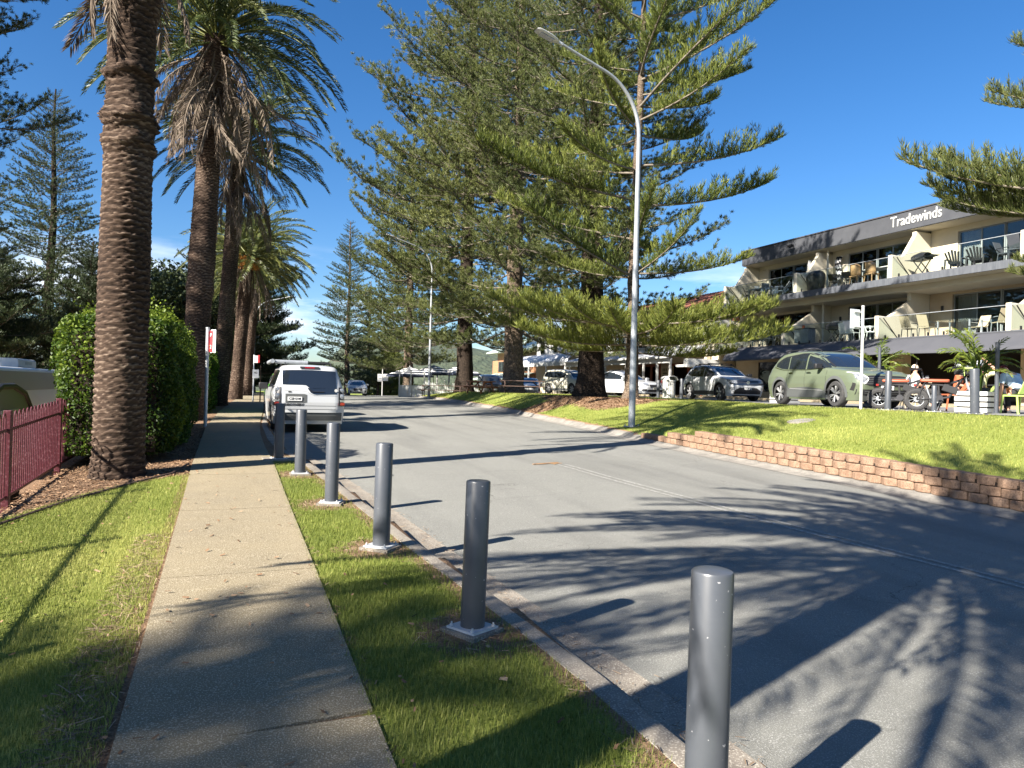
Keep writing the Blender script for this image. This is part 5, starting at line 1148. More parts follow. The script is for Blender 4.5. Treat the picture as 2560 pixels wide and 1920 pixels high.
# sign on the fascia
m = Matrix.Translation((XF - .012, 24.92, ZR - .42)) @ Matrix.Rotation(-pi / 2, 4, 'Z')
lettering('Tradewinds', .74, mt['white'], B, Matrix.Translation(-B.location) @ m, name='sign_lettering', depth=.02, xs=.80, bold=.006)
mb = MB(); mb.bb(XF - .3, XF, 32.95, 33.0, ZR - .42, ZR - .38); mb.prism([(33.15, ZR - .36), (32.75, ZR - .36), (32.82, ZR - .50), (33.08, ZR - .50)], XF - .42, XF - .2); bp(mb, 'floodlight', 'black')
mb = MB(); mb.bb(33.2, 33.9, 27.6, 28.4, ZR + .06, ZR + .55); bp(mb, 'roof_vent', 'fascia')
for y in (36.9, 30.5, 24.3): 
    mb = MB(); mb.bb(XW - .07, XW, y - .06, y + .06, ZM + 1.5, ZM + 1.75); bp(mb, 'wall_lamp', 'black', bevel=.02)
# ground floor: columns, dark shopfronts
for Y in FINS[1:]:
    mb = MB(); mb.bb(30.2, 30.8, Y - .35, Y + .35, 1.5, ZM - .33); bp(mb, 'column', 'cream_dark', bevel=.02)
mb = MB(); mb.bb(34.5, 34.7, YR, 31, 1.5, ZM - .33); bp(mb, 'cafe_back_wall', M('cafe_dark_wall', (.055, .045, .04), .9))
mb = MB(); mb.bb(30.6, 30.8, 35.2, 37.28, 1.5, ZM - .33); mb.bb(30.6, 30.8, 31.65, 35.2, ZM - .8, ZM - .33); mb.bb(30.6, 30.8, 31.65, 35.2, 1.5, 1.9); bp(mb, 'shop_front_wall', 'cream_dark')
mb = MB(); mb.bb(30.66, 30.68, 31.65, 35.2, 1.9, ZM - .8); bp(mb, 'shop_window', 'pane')
mb = MB()
for y in (31.65, 33.2, 35.15): mb.bb(30.62, 30.72, y, y + .05, 1.9, ZM - .8)
bp(mb, 'shop_window_frame', 'winframe_dark')
for k, y in enumerate((34.6, 33.7, 32.8, 32.1)):
    mb = MB(); mb.bb(31.2, 31.5, y - .35, y + .35, 2.2 + .3 * (k % 2), 2.24 + .3 * (k % 2)); mb.lathe([(.09, 0), (.13, .18), (.05, .3)], c=(31.35, y, 2.25 + .3 * (k % 2)), n=10); bp(mb, 'display_shelf', 'white')
mb = MB(); mb.bb(29.3, 29.34, 27.4, 29.6, ZM - .85, ZM - .45); o = bp(mb, 'hanging_sign', 'cream_dark')
mb = MB(); mb.bb(33.3, 34.4, 21.2, 22.2, 1.5, 3.4); o = bp(mb, 'drinks_fridge', 'black')
mb = MB(); mb.bb(33.28, 33.3, 21.28, 22.12, 1.7, 3.0); bp(mb, 'fridge_glass', M('fridge_front', (.12, .13, .10), .3), o)  # fridge front in one even grey-green base colour, no emission
for y in (20.4, 22.6): 
    mb = MB(); mb.lathe([(.07, 0), (.07, .03)], c=(31.8, y, ZM - .36), n=10); bp(mb, 'downlight', 'white')
# awning: sagging canvas on a light frame
mb = MB(); rows = []
ys = np.linspace(35.6, YR, 80)
for q in np.linspace(0, 1, 7):
    rows.append([(XM - .02 - 1.35 * q, y - .9 * q * (1 if i < 3 else 1 if False else (1 if i == 0 else .0)), ZM - .06 - .78 * q + .06 * math.sin(q * pi) - (.05 * abs(math.sin((y - 35.6) * pi / 6.2)) * q)) for i, y in enumerate(ys)])
mb.grid(rows); o = bp(mb, 'awning', 'awning', smooth=True); s = o.modifiers.new('thickness', 'SOLIDIFY'); s.thickness = .02
mb = MB()
for y in (34.5, 28.3, 22.1, 15.9): mb.bar((XM, y, ZM - .35), (XM - 1.33, y, ZM - .90), .05)
bp(mb, 'awning_frame', 'galv')

# ---- shops further along
def fill(name, mat, parent, *boxes, **k):
    mb = MB()
    for b in boxes: mb.bb(*b)
    return mb.build(name, mt[mat] if isinstance(mat, str) else mat, parent, world=True, **k)
S = thing('shop_building', 'white two-storey shop with a posted verandah and red timber doors beside the apartments', 'building', (31, 45, 1.4))
fill('upper_wall', 'shop_white', S, (29.3, 40, 38.6, 54, 4.4, 7.0))
fill('shop_wall', 'shop_cream', S, (29.3, 29.6, 38.6, 39.0, 1.5, 4.3), (29.3, 29.6, 42.75, 43.9, 1.5, 4.3), (29.3, 29.6, 47., 54, 1.5, 4.3), (29.3, 29.6, 39.0, 42.75, 3.75, 4.3), (29.3, 29.6, 43.9, 47., 3.75, 4.3))
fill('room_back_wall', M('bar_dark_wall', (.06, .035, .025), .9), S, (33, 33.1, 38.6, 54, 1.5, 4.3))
for y0, y1 in ((39.0, 42.75), (43.9, 47.)):
    fill('door_frame', 'timber_red', S, (29.24, 29.36, y0, y0 + .14, 1.5, 3.75), (29.24, 29.36, y1 - .14, y1, 1.5, 3.75), (29.24, 29.36, y0 + .14, y1 - .14, 3.6, 3.75)); fill('door_frame', 'timber_red', S, (29.26, 29.34, (y0 + y1) / 2 - .4, (y0 + y1) / 2 - .2, 1.5, 3.6))
for y in (40.3, 43.4, 46.3, 49.5, 52.4):
    o = fill('window', 'white', S, (29.22, 29.3, y - .62, y + .62, 4.95, 6.35)); fill('pane', 'pane', o, (29.2, 29.215, y - .54, y - .03, 5.03, 6.27), (29.2, 29.215, y + .03, y + .54, 5.03, 6.27))
mb = MB(); mb.prism([(29.29, 4.75), (29.29, 4.85), (26.3, 4.05), (26.3, 3.95)], 38.6, 54, axis='Y'); mb.build('verandah_roof', mt['roof_white'], S, world=True)
fill('verandah_fascia', 'white', S, (26.5, 26.62, 38.65, 53.95, 3.62, 3.94)); fill('gutter', 'white', S, (26.18, 26.30, 38.6, 54, 3.92, 4.03))
for y in (37.15 + 1.6, 40.25, 41.9, 44.2, 47.2, 50.2, 53.2): fill('verandah_post', 'white', S, (26.5, 26.62, y - .06, y + .06, 1.5, 3.62))
mb = MB(); mb.prism([(28.6, 7.0), (28.6, 7.06), (33.5, 9.2), (39.8, 7.0)], 38.3, 54.2, axis='Y'); mb.build('tiled_roof', mt['roof_tile'], S, world=True)
mb = MB()
for k in range(53): mb.tube([(28.62, 38.4 + k * .3, 7.07), (33.48, 38.4 + k * .3, 9.21)], .045, 5)
mb.build('roof_tile_rolls', mt['roof_tile'], S, world=True)
fill('eave_gutter', 'white', S, (28.45, 28.6, 38.3, 54.2, 6.93, 7.05))
fill('split_system', 'black', S, (29.0, 29.3, 42.9, 44.0, 3.8, 4.1)); fill('speaker_box', 'black', S, (28.95, 29.3, 45.6, 46.9, 3.85, 4.05))
o = fill('menu_board', 'shop_cream', S, (29.26, 29.298, 42.95, 43.7, 1.75, 3.6)); mi = fill('menu_lines', M('menu_ink', (.06, .075, .06), .8), o, *[(29.25, 29.259, 43.0 + (.0 if k % 2 else .08), 43.65 - (.0 if k % 2 else .08), 3.02 - .2 * k, 3.13 - .2 * k) for k in range(6)], *[(29.25, 29.259, 43.1 + .2 * k, 43.2 + .2 * k, 3.2, 3.42) for k in range(3)])
K = thing('brick_building', 'brown brick side building squeezed between the white shop and the apartments', 'building', (34, 38, 1.4))
fill('wall', 'brick', K, (31.0, 40, 37.6, 38.25, 1.5, 8.2)); fill('bay_wall', 'shop_white', K, (29.6, 31.0, 37.62, 38.5, 4.9, 6.2)); fill('sign_board', 'white', K, (28.9, 31.0, 37.65, 38.35, 6.2, 6.5)); 
fill('shop_wall', 'shop_cream', K, (29.6, 31, 37.6, 38.5, 1.5, 4.9)); fill('white_sign_tray', 'white', K, (26.8, 29.6, 37.3, 38.5, 3.35, 3.5), (27.2, 29.6, 37.7, 38.2, 3.5, 3.9))
S2 = thing('shop_building', 'white shop with a bullnosed verandah half hidden behind the massive dark trunk', 'building', (31, 60, 1.3))
fill('wall', 'shop_white', S2, (29.4, 40, 54.3, 66.5, 1.3, 7.6))
for y in (56., 59, 62, 65):
    o = fill('window', 'winframe', S2, (29.33, 29.4, y - .5, y + .5, 5.2, 6.6)); fill('pane', 'pane', o, (29.31, 29.325, y - .44, y + .44, 5.26, 6.54))
mb = MB(); mb.grid([[(29.39 - 2.6 * math.sin(a), y, 5.1 - 1.1 * (1 - math.cos(a))) for a in np.linspace(0, pi / 2, 9)] for y in (54.3, 58, 62, 66.8)]); o = mb.build('bullnose_roof', mt['roof_white'], S2, world=True, smooth=True); q = o.modifiers.new('thickness', 'SOLIDIFY'); q.thickness = .05
fill('verandah_fascia', 'white', S2, (26.75, 26.82, 54.3, 66.8, 3.8, 4.05))
for y in (54.6, 58.5, 62.5, 66.4): fill('verandah_post', 'white', S2, (26.75, 26.87, y - .06, y + .06, 1.2, 3.8))
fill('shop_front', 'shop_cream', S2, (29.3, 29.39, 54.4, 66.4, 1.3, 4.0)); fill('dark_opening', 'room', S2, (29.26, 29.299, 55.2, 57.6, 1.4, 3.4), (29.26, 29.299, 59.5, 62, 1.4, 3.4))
H3 = thing('brick_building', 'brick house with a pale green roof and dark window behind the middle trunks', 'building', (33, 73, .7))
fill('wall', 'brick', H3, (29.6, 40, 67.6, 80, .3, 4.9)); fill('upper_wall', 'shop_cream', H3, (30.2, 40, 67.6, 80, 4.9, 6.0))
mb = MB(); mb.prism([(28.9, 5.75), (28.9, 5.9), (34, 7.8), (40, 6)], 67.2, 80.4, axis='Y'); mb.build('roof', mt['roof_green'], H3, world=True)
mb = MB(); mb.prism([(29.6, 3.3), (29.6, 3.4), (26.6, 2.7), (26.6, 2.6)], 67.4, 79, axis='Y'); mb.build('carport_roof', mt['roof_green'], H3, world=True)
for y in (69.5, 73.5, 77):
    o = fill('window', 'winframe_dark', H3, (29.52, 29.6, y - .9, y + .9, 3.6, 4.75)); fill('pane', 'pane', o, (29.5, 29.515, y - .84, y - .03, 3.66, 4.69), (29.5, 29.515, y + .03, y + .84, 3.66, 4.69))
# ---------------------------------------------------------------- street furniture and other things
def bollard_parts(t, h, r, base=True):
    mb = MB(); mb.lathe([(r, 0), (r, h - .012), (r - .004, h - .004), (r - .014, h), (.001, h)], n=32); mb.build('post', mt['bollard'], t, smooth=True)
    if base:
        mb = MB(); mb.box((0, 0, .008), (.235, .235, .016), rz=.05); p = mb.build('base_plate', mt['galv_pale'], t)
        mb = MB(); mb.box((0, 0, -.02), (.29, .29, .045), rz=.05); mb.build('concrete_pad', mt['concrete'], t)
        for a in (-1, 1):
            for b in (-1, 1):
                mb = MB(); mb.lathe([(.012, .016), (.012, .026), (.006, .027), (.006, .04), (.001, .041)], c=(a * .095, b * .095, 0), n=8); mb.build('anchor_bolt', mt['galv_pale'], p)
names = ['nearest grey bollard, cut off by the bottom edge of the photo', 'second nearest grey bollard, in a patch of bare soil at the kerb', 'third grey bollard from the camera, between two grass patches', 'fourth grey bollard, with a rusty stain at its foot',
         'fifth grey bollard, in front of the white wagon', 'farthest grey bollard of the left row, standing on a raised concrete pad']
proto = None
lean = [(.0, .012), (.008, .022), (-.004, .014), (0, .010), (.004, .006), (0, -.012)]
for i, (x, y) in enumerate(BOLL):
    z = zv(y) + .02; lab = names[i]
    if proto is None:
        proto = thing('bollard', lab, 'bollard', (x, y, z), .1, 'grey bollards along the left kerb'); bollard_parts(proto, .95, .079)
        o = proto
    else: o = dup(proto, (x, y, z), .1 + .35 * i, lab)
    o.rotation_euler = (0, lean[i][1], .1 + .35 * i)
mb = MB(); mb.box((.9, 12.75, zv(12.75) - .03), (.62, .5, .12), rz=.05); tag(mb.build('concrete_pad', mt['concrete'], None, bevel=.02), 'raised concrete slab under the farthest bollard of the left row', 'slab')
for (x, y, h, r, rx, ry, lab) in ((14.98, 12.65, .96, .075, 0, .015, 'grey bollard right in front of the green SUV'), (15.4, 11.75, .62, .055, 0, 0, 'thin short grey bollard before the two electric bikes'), (14.95, 10.45, .98, .09, .03, -.085, 'thick grey bollard leaning beside the white planter')):
    t = thing('bollard', lab, 'bollard', (x, y, 1.405), 0, 'grey bollards at the top of the lawn'); bollard_parts(t, h, r); t.rotation_euler = (rx, ry, 0)
for (x, y, h, r, lab) in ((18.7, 28.2, .85, .075, 'silver bollard beside the slatted bin, under the verandah posts'), (19.5, 27.5, .95, .08, 'dark grey bollard touching the right side of the slatted bin')):
    t = thing('bollard', lab, 'bollard', (x, y, 1.405), 0, 'bollards by the bin'); bollard_parts(t, h, r, False)
# street lamps
def lamp(label, loc, H, arm, az, lum=.75, r0=.105):
    t = thing('street_lamp', label, 'street lamp', loc, 0, 'street lamps'); ca, sa = math.cos(az), math.sin(az)
    Z0 = H - 2.25; P = [(0, 0, 0), (0, 0, Z0)]; rr_ = [r0, r0 * .62]
    for k in range(1, 13):
        a = k / 12 * R(74); q = 1.75; P.append((ca * q * (1 - math.cos(a)), sa * q * (1 - math.cos(a)), Z0 + q * math.sin(a))); rr_.append(r0 * (.60 - .012 * k))
    l = arm - 1.75 * (1 - math.cos(R(74))); x, y, z = P[-1]; P.append((x + ca * l, y + sa * l, z + l * math.cos(R(74)) * 1.0)); rr_.append(r0 * .36)
    mb = MB(); mb.tube(P, rr_, 14); mb.build('pole', mt['galv'], t, smooth=True)
    mb = MB(); mb.box((0, 0, .012), (.36, .36, .024), rz=.4); b = mb.build('base_plate', mt['galv'], t)
    for k in range(4):
        mb = MB(); a = .4 + pi / 4 + k * pi / 2; mb.lathe([(.02, .024), (.02, .05), (.01, .08)], c=(.2 * math.cos(a), .2 * math.sin(a), 0), n=8); mb.build('anchor_bolt', mt['galv'], b)
    mb = MB(); x, y, z = P[-1]; d = Vector((ca, sa, .24)).normalized(); e = Vector((x, y, z))
    mb.bar(e - d * .05, e + d * .12, .07); rows = []
    for q, w_, h_ in ((0, .07, .05), (.08, .12, .08), (.3, .16, .10), (.55, .165, .09), (.7, .15, .06), (lum, .09, .03)):
        c_ = e + d * (.1 + q); s_ = Vector((-sa, ca, 0)); u_ = d.cross(s_) * -1
        if u_.z < 0: u_ = -u_
        rows.append([c_ + s_ * (w_ * math.cos(a)) + u_ * (h_ * .6 * math.sin(a)) for a in np.linspace(0, 2 * pi, 15)])
    mb.grid(rows); h = mb.build('lamp_head', mt['galv_pale'], t, smooth=True)
    mb = MB(); c_ = e + d * .5; mb.box(c_ - Vector((0, 0, .055)), (.42, .2, .02), rz=az, ry=-.24); mb.build('lens', mt['lamp_clear'], h)
    return t
lamp('tall galvanised street lamp on the lawn in the foreground, arm over the road', (11.45, 18.65, land(11.45, 18.65)), 11.1, 2.85, R(186))
lamp('far galvanised street lamp beside the picnic tables, arm over the road', (13.3, 48.8, land(13.35, 48.8)), 11.4, 2.6, R(184))
lamp('third street lamp down the left side, only its thin arm showing past the pines', (2.3, 70.5, land(2.3, 70.5)), 9.2, 2.6, R(-6))
# signs
def sign(label, loc, h, plates, r=.032, rz=0., mat='galv_pale'):
    t = thing('street_sign', label, 'sign', loc, rz); mb = MB(); mb.tube([(0, 0, -.05), (0, 0, h)], r, 10); mb.lathe([(r * 1.15, h), (r * 1.15, h + .03), (.001, h + .035)], n=10); mb.build('pole', mt[mat], t, smooth=True)
    for nm, m_, c, d, a in plates:
        mb = MB(); mb.box(c, d, rz=a); o = mb.build(nm, mt[m_], t, bevel=.01)
    return t
t = sign('red and white parking sign on a galvanised pole between the hedge and the second palm', (-.50, 20.6, zv(20.6)), 2.62, [('sign_panel', 'sign_white', (.13, -.08, 2.28), (.24, .012, .62), R(-52))], r=.045)
mb = MB(); mb.box((.092, -.055, 2.28), (.10, .02, .56), rz=R(-52)); mb.build('red_panel', mt['sign_red'], t)
def on_panel(t, txt, size, c, rz, mat, **k): lettering(txt, size, mt[mat], t, Matrix.Translation(c) @ Matrix.Rotation(rz, 4, 'Z'), **k)
on_panel(t, 'P', .13, (.080, -.064, 2.44), R(-52), 'sign_white'); on_panel(t, '2', .13, (.080, -.064, 2.13), R(-52), 'sign_white')
t = sign('thin sign pole with a red sign above a speed limit plate, far along the path', (1.35, 41., zv(41)), 2.55, [('sign_panel', 'sign_white', (.09, -.03, 2.34), (.22, .012, .40), 0), ('red_panel', 'sign_red', (.24, -.03, 2.36), (.10, .013, .42), 0), ('speed_plate', 'sign_white', (.10, -.04, 1.55), (.32, .012, .46), 0)], r=.035)
on_panel(t, '40', .17, (.10, -.048, 1.60), 0, 'ink'); mb = MB(); mb.tube([(.36, 0, -.05), (.36, 0, 2.0)], .035, 8); mb.build('second_pole', mt['dark_bark'], t)
t = sign('pole carrying two small white signs at the bend, beside the white fence', (15.2, 74.4, land(15.2, 74.4)), 3.0, [('sign_panel', 'sign_white', (-.28, -.04, 2.0), (.48, .012, .78), 0), ('sign_panel', 'sign_white', (.33, -.04, 2.05), (.52, .012, .72), 0)], r=.05, mat='white')
for x, z in ((-.28, 2.2), (-.28, 1.95), (.33, 2.1)):
    mb = MB(); mb.box((x, -.05, z), (.36, .01, .05)); mb.build('printed_line', mt['ink'], t)
t = sign('white pole at the top of the lawn holding a plain sign seen from behind', (15.05, 13.5, land(15.05, 13.5)), 2.62, [('sign_panel', 'sign_back', (-.20, .06, 2.30), (.36, .012, .50), R(4)), ('bracket', 'galv_pale', (-.1, .035, 2.48), (.34, .03, .035), R(4)), ('bracket', 'galv_pale', (-.1, .035, 2.10), (.34, .03, .035), R(4))], r=.036, mat='white')
for x, y, h, lab in ((16.6, 11.1, 1.66, 'dark grey post in front of the leafy potted palm at right'), (17.4, 15.0, 1.75, 'dark grey post behind the bonnet of the green SUV')):
    t = thing('post', lab, 'post', (x, y, 1.405)); mb = MB(); mb.lathe([(.045, 0), (.045, h), (.001, h + .005)], n=14); mb.build('pole', mt['bollard'], t, smooth=True); mb = MB(); mb.lathe([(.09, 0), (.09, .02), (.05, .03)], n=14); mb.build('foot', mt['bollard'], t)
# maroon loop-top fence along the caravan park
FX = -2.29; t = thing('loop_top_fence', 'maroon loop-top metal fence along the left edge of the lawn', 'fence', (FX, 9, zv(9)))
fy = [4.3, 6.95, 9.6, 12.25, 14.9, 17.55]
for i, y in enumerate(fy):
    z = land(FX + .05, y) - .05; hh = 1.14
    mb = MB(); mb.box((FX, y, z + hh / 2 - .05), (.075, .075, hh + .1)); mb.build('fence_post', mt['maroon'], t, world=True, bevel=.006)
    if i == len(fy) - 1: break
    y1 = fy[i + 1]; z0 = z + .06; z1 = land(FX + .05, y1) + .01
    mb = MB(); zb = lambda yy: z0 + (z1 - z0) * (yy - y) / (y1 - y) + .06
    for q in (.04, .80): mb.bar((FX, y + .04, zb(y) + q), (FX, y1 - .04, zb(y1) + q), .028, .034)
    n = 28; ys = np.linspace(y + .09, y1 - .09, n)
    for k in range(0, n - 1, 2):
        a, b = ys[k], ys[k + 1]; w2 = (b - a) / 2; c_ = (a + b) / 2; zz = zb(c_) + .93
        mb.tube([(FX, a, zb(a) + .02), (FX, a, zz)] + [(FX, c_ - w2 * math.cos(q), zz + w2 * 1.35 * math.sin(q)) for q in np.linspace(.3, pi - .3, 6)] + [(FX, b, zz), (FX, b, zb(b) + .02)], .0095, 6)
    mb.build('fence_panel', mt['maroon'], t, world=True)
mb = MB(); mb.tube([(-2.2, 8.1, land(-2.2, 8.1) + .03), (-1.7, 9.6, land(-1.7, 9.6) + .02), (-1.1, 10.7, land(-1.1, 10.7) + .02), (-.7, 11.25, land(-.7, 11.2) + .03), (-.52, 12.2, land(-.52, 12.2) + .03)], .016, 6)
tag(mb.build('garden_edging', mt['wood_dark'], None, smooth=True), 'dark edging strip between the mulch and the lawn by the palm foot', 'edging')
# caravans behind the fence
t = thing('caravan', 'large white and grey caravan with a roof air conditioner behind the maroon fence', 'caravan', (-5.9, 21.6, -.62), 0, 'caravans')
def rbox(x0, x1, y0, y1, z0, z1, rad=.22, n=6):
    mb = MB(); pts = []
    for cx, cz, a0 in ((x1 - rad, z1 - rad, 0), (x0 + rad, z1 - rad, pi / 2), (x0 + .05, z0 + .05, pi), (x1 - .05, z0 + .05, 3 * pi / 2)):
        r_ = rad if a0 < 3 else .05
        for k in range(n + 1): a = a0 + pi / 2 * k / n; pts.append((cx + r_ * math.cos(a), cz + r_ * math.sin(a)))
    return mb.prism(pts, y0, y1, axis='Y')
rbox(-1.2, 1.2, -4.2, 4.0, .45, 2.52, .12).build('body', mt['caravan_white'], t, smooth=True)
mb = MB(); mb.bb(1.2, 1.215, -4.0, 3.9, 1.95, 2.42); mb.build('grey_band', mt['caravan_silver'], t)
mb = MB(); mb.bb(1.2, 1.212, -4.19, 3.99, .5, 1.35); mb.build('side_panel', mt['matte_black'], t)
rbox(-.45, .75, .8, 2.7, 2.53, 2.78, .1).build('air_conditioner', mt['white'], t, smooth=True)
mb = MB(); mb.bb(.752, .76, 1.5, 2.2, 2.62, 2.70); mb.build('vent_grille', mt['galv'], t)
mb = MB(); mb.lathe([(.36, 0), (.34, .05), (.2, .11), (.001, .13)], c=(.5, -1.5, 2.52), n=18); mb.build('roof_hatch', mt['caravan_silver'], t, smooth=True)
for y in (-.6, .3):
    mb = MB(); mb.lathe([(.2, -.1), (.33, -.1), (.35, 0), (.33, .1), (.2, .1)], c=(1.12, y, .35), n=20, axis='X'); mb.build('wheel', mt['rubber'], t)
t = thing('caravan', 'small teardrop camper with black edge trim behind the maroon fence', 'caravan', (-4.25, 13.7, -.46), 0, 'caravans')
prof = [(-1.7, .5), (-1.75, .9), (-1.6, 1.45), (-1.2, 1.8), (-.5, 1.98), (.2, 1.98), (.9, 1.85), (1.45, 1.5), (1.7, 1.0), (1.75, .55), (1.5, .42), (-1.5, .42)]
mb = MB(); mb.prism(prof, -1.0, 1.0, axis='X'); mb.build('body', mt['caravan_silver'], t, bevel=.03)
mb = MB(); mb.tube([(1.0, p[0], p[1]) for p in prof[:10]], .05, 8); mb.build('edge_trim', mt['black'], t, smooth=True); mb = MB(); mb.tube([(-1.0, p[0], p[1]) for p in prof[:10]], .05, 8); mb.build('edge_trim', mt['black'], t, smooth=True)
mb = MB(); mb.bb(-.6, .7, -1.1, -.1, 2.0, 2.05); mb.build('roof_panel', mt['black'], t)
mb = MB(); mb.bb(1.0, 1.02, -.5, .5, .6, 1.6); mb.build('door', mt['caravan_white'], t)
mb = MB(); mb.lathe([(.2, -.1), (.33, -.1), (.35, 0), (.33, .1), (.2, .1)], c=(1.0, 0, .33), n=20, axis='X'); mb.build('wheel', mt['rubber'], t)
t = thing('annexe_roof', 'low tan canvas roof beyond the large caravan', 'shelter', (-9.5, 27, -.62)); mb = MB(); mb.prism([(-2.6, 2.62), (-2.6, 2.68), (0, 2.9), (2.6, 2.68), (2.6, 2.62)], -3, 3, axis='Y'); mb.build('canvas', mt['shop_cream'], t)
mb = MB(); 
for x in (-2.5, 2.5):
    for y in (-2.9, 2.9): mb.tube([(x, y, 0), (x, y, 2.64)], .03, 6)
mb.build('poles', mt['galv'], t)
t = thing('antenna_mast', 'white antenna mast with ring aerials standing above the caravan roof', 'mast', (-8.1, 28.2, -.9)); mb = MB(); mb.tube([(0, 0, 0), (0, 0, 3.8)], .03, 8); mb.build('pole', mt['white'], t)
mb = MB(); mb.bb(-.13, .13, -.07, .0, 2.98, 3.4); mb.build('box', mt['white'], t, bevel=.02)
for z in (3.62, 3.78, 3.95):
    mb = MB(); mb.tube([(.11 * math.cos(a), -.03, z + .09 * math.sin(a)) for a in np.linspace(0, 2 * pi, 14)], .025, 6); mb.build('ring_aerial', mt['white'], t, smooth=True)
# block retaining wall
t = thing('retaining_wall', 'low brown split-block retaining wall holding the lawn along the road', 'wall', (10.7, 9, 0)); g = random.Random(5)
for c_ in range(4):
    mb = MB(); y = 2.2 + (.16 if c_ % 2 else 0); y_end = (17.1, 15.6, 14.25, 9.3)[c_] if c_ < 3 else 0
    if c_ == 3: continue
    while y < y_end:
        l = .31 + g.uniform(-.012, .012); Y = y + l / 2; x = xr(Y) + .48 + .025 * c_; b = zroad(xr(Y), Y) + .055; zt = b + .143 * c_ + g.uniform(-.004, .004)
        ang = math.atan2(-(xr(Y + .3) - xr(Y - .3)), .6); f = .055
        xs = [x + .24, x + .24, x + .03, x - .012 + g.uniform(-.008, .01), x + .03]
        # bowed split face: five-point outline
        pl_ = [(x + .25, y + .004), (x + .25, y + l - .004), (x + .035, y + l - .006), (x - .015 + g.uniform(-.01, .01), y + l * .62), (x - .015 + g.uniform(-.01, .01), y + l * .35), (x + .035, y + .006)]
        dz = zroad(xr(Y + .15), Y + .15) - zroad(xr(Y - .15), Y - .15)
        mb.prism(pl_, zt + .003, zt + .139, axis='Z'); y += l
    mb.build('block_course', mt['block'], t, world=True, bevel=.016)
mb = MB(); mb.grid([[(xr(Y) + .56, Y, zroad(xr(Y), Y) + .05), (xr(Y) + .56, Y, zroad(xr(Y), Y) + .04 + max(.1, wall_h(Y)) - .06)] for Y in np.arange(2.2, 17.2, .5)]); mb.build('wall_core', mt['dark_bark'], t, world=True)
t = thing('pit_lid', 'round pale service pit lid set in the lawn', 'pit lid', (13.0, 13.4, land(13., 13.4) + .004)); mb = MB(); mb.lathe([(.30, -.03), (.30, .012), (.26, .016), (.001, .016)], n=28); mb.build('lid', mt['gutter'], t); mb = MB(); mb.lathe([(.33, -.03), (.33, .008), (.30, .008)], n=28, cap=False); mb.build('rim', mt['concrete'], t); t.rotation_euler = (0, -.16, 0)
# dropped palm litter on the road
mb = MB(); g = random.Random(2)
for k in range(9):
    a = g.uniform(-.5, .5); x, y = 5.75 + g.uniform(-.2, .2), 12.55 + g.uniform(-.1, .1); z = zroad(x, y) + .012; l = g.uniform(.1, .32); mb.bar((x, y, z), (x + l * math.cos(a), y + l * math.sin(a), z + .01), .02, .008)
mb.bar((5.5, 12.5, zroad(5.6, 12.5) + .015), (6.1, 12.65, zroad(5.6, 12.6) + .02), .03, .015)
tag(mb.build('palm_litter', mt['rattan'], None), 'small tan piece of palm litter lying on the road', 'litter')
# slatted bin
t = thing('litter_bin', 'white slatted litter bin with a hooded top beside the white crossover', 'bin', (18.95, 27.7, 1.405))
mb = MB()
for k in range(18):
    a = 2 * pi * k / 18; mb.box((.27 * math.cos(a), .27 * math.sin(a), .42), (.025, .075, .76), rz=a)
mb.build('slats', mt['white'], t); mb = MB(); mb.lathe([(.24, .05), (.24, .80)], n=20); mb.build('liner', mt['cladding'], t)
mb = MB(); rows = []
for q in (-.3, .3): rows.append([(.3 * math.cos(a), q, .86 + .2 * math.sin(a)) for a in np.linspace(0, pi, 12)])
mb.grid(rows); o = mb.build('hood', mt['white'], t, smooth=True); q = o.modifiers.new('thickness', 'SOLIDIFY'); q.thickness = .03
mb = MB(); mb.lathe([(.31, .80), (.31, .86), (.24, .86), (.24, .80)], n=20, cap=False); mb.build('rim', mt['white'], t)
# picnic tables
def picnic(label, loc, rz, mat, L_=1.9, group='picnic tables'):
    t = thing('picnic_table', label, 'picnic table', loc, rz, group)
    mb = MB()
    for k in range(5): mb.box((0, -.30 + k * .15, .74), (L_, .135, .04))
    mb.build('tabletop', mt[mat], t)
    for s in (-1, 1):
        mb = MB(); mb.box((0, s * .68, .43), (L_, .14, .04)); mb.box((0, s * .82, .43), (L_, .13, .04)); mb.build('bench_seat', mt[mat], t)
    for e in (-1, 1):
        x = e * (L_ / 2 - .32)
        for s in (-1, 1):
            mb = MB(); mb.bar((x, s * .28, .72), (x, s * .62, 0), .045, .09); mb.build('leg', mt[mat], t)
        mb = MB(); mb.box((x + .047 * e, 0, .39), (.045, 1.72, .09)); mb.build('seat_beam', mt[mat], t); mb = MB(); mb.box((x + .047 * e, 0, .69), (.045, .68, .08)); mb.build('top_beam', mt[mat], t)
        mb = MB(); mb.bar((x, 0, .40), (x - e * .38, 0, .70), .04, .07); mb.build('brace', mt[mat], t)
    return t
def gz2(x, y): return land(x, y)
T1 = picnic('orange-brown picnic table, the smallest and nearest of the picnic tables', (14.3, 40.6, gz2(14.3, 40.6)), R(-62), 'wood_orange', 1.75)
picnic('dark long picnic table right of the middle trunk, before the beige car', (15.75, 37.6, gz2(15.75, 37.6)), R(-24), 'wood_dark', 2.6)
picnic('dark long picnic table left of the orange one, behind the far lamp post', (13.9, 47.6, gz2(13.9, 47.6)), R(-22), 'wood_dark', 3.2)
picnic('dark picnic table just behind the orange one, before the black wagon', (16.1, 46.2, gz2(16.1, 46.2)), R(-22), 'wood_dark', 2.2)
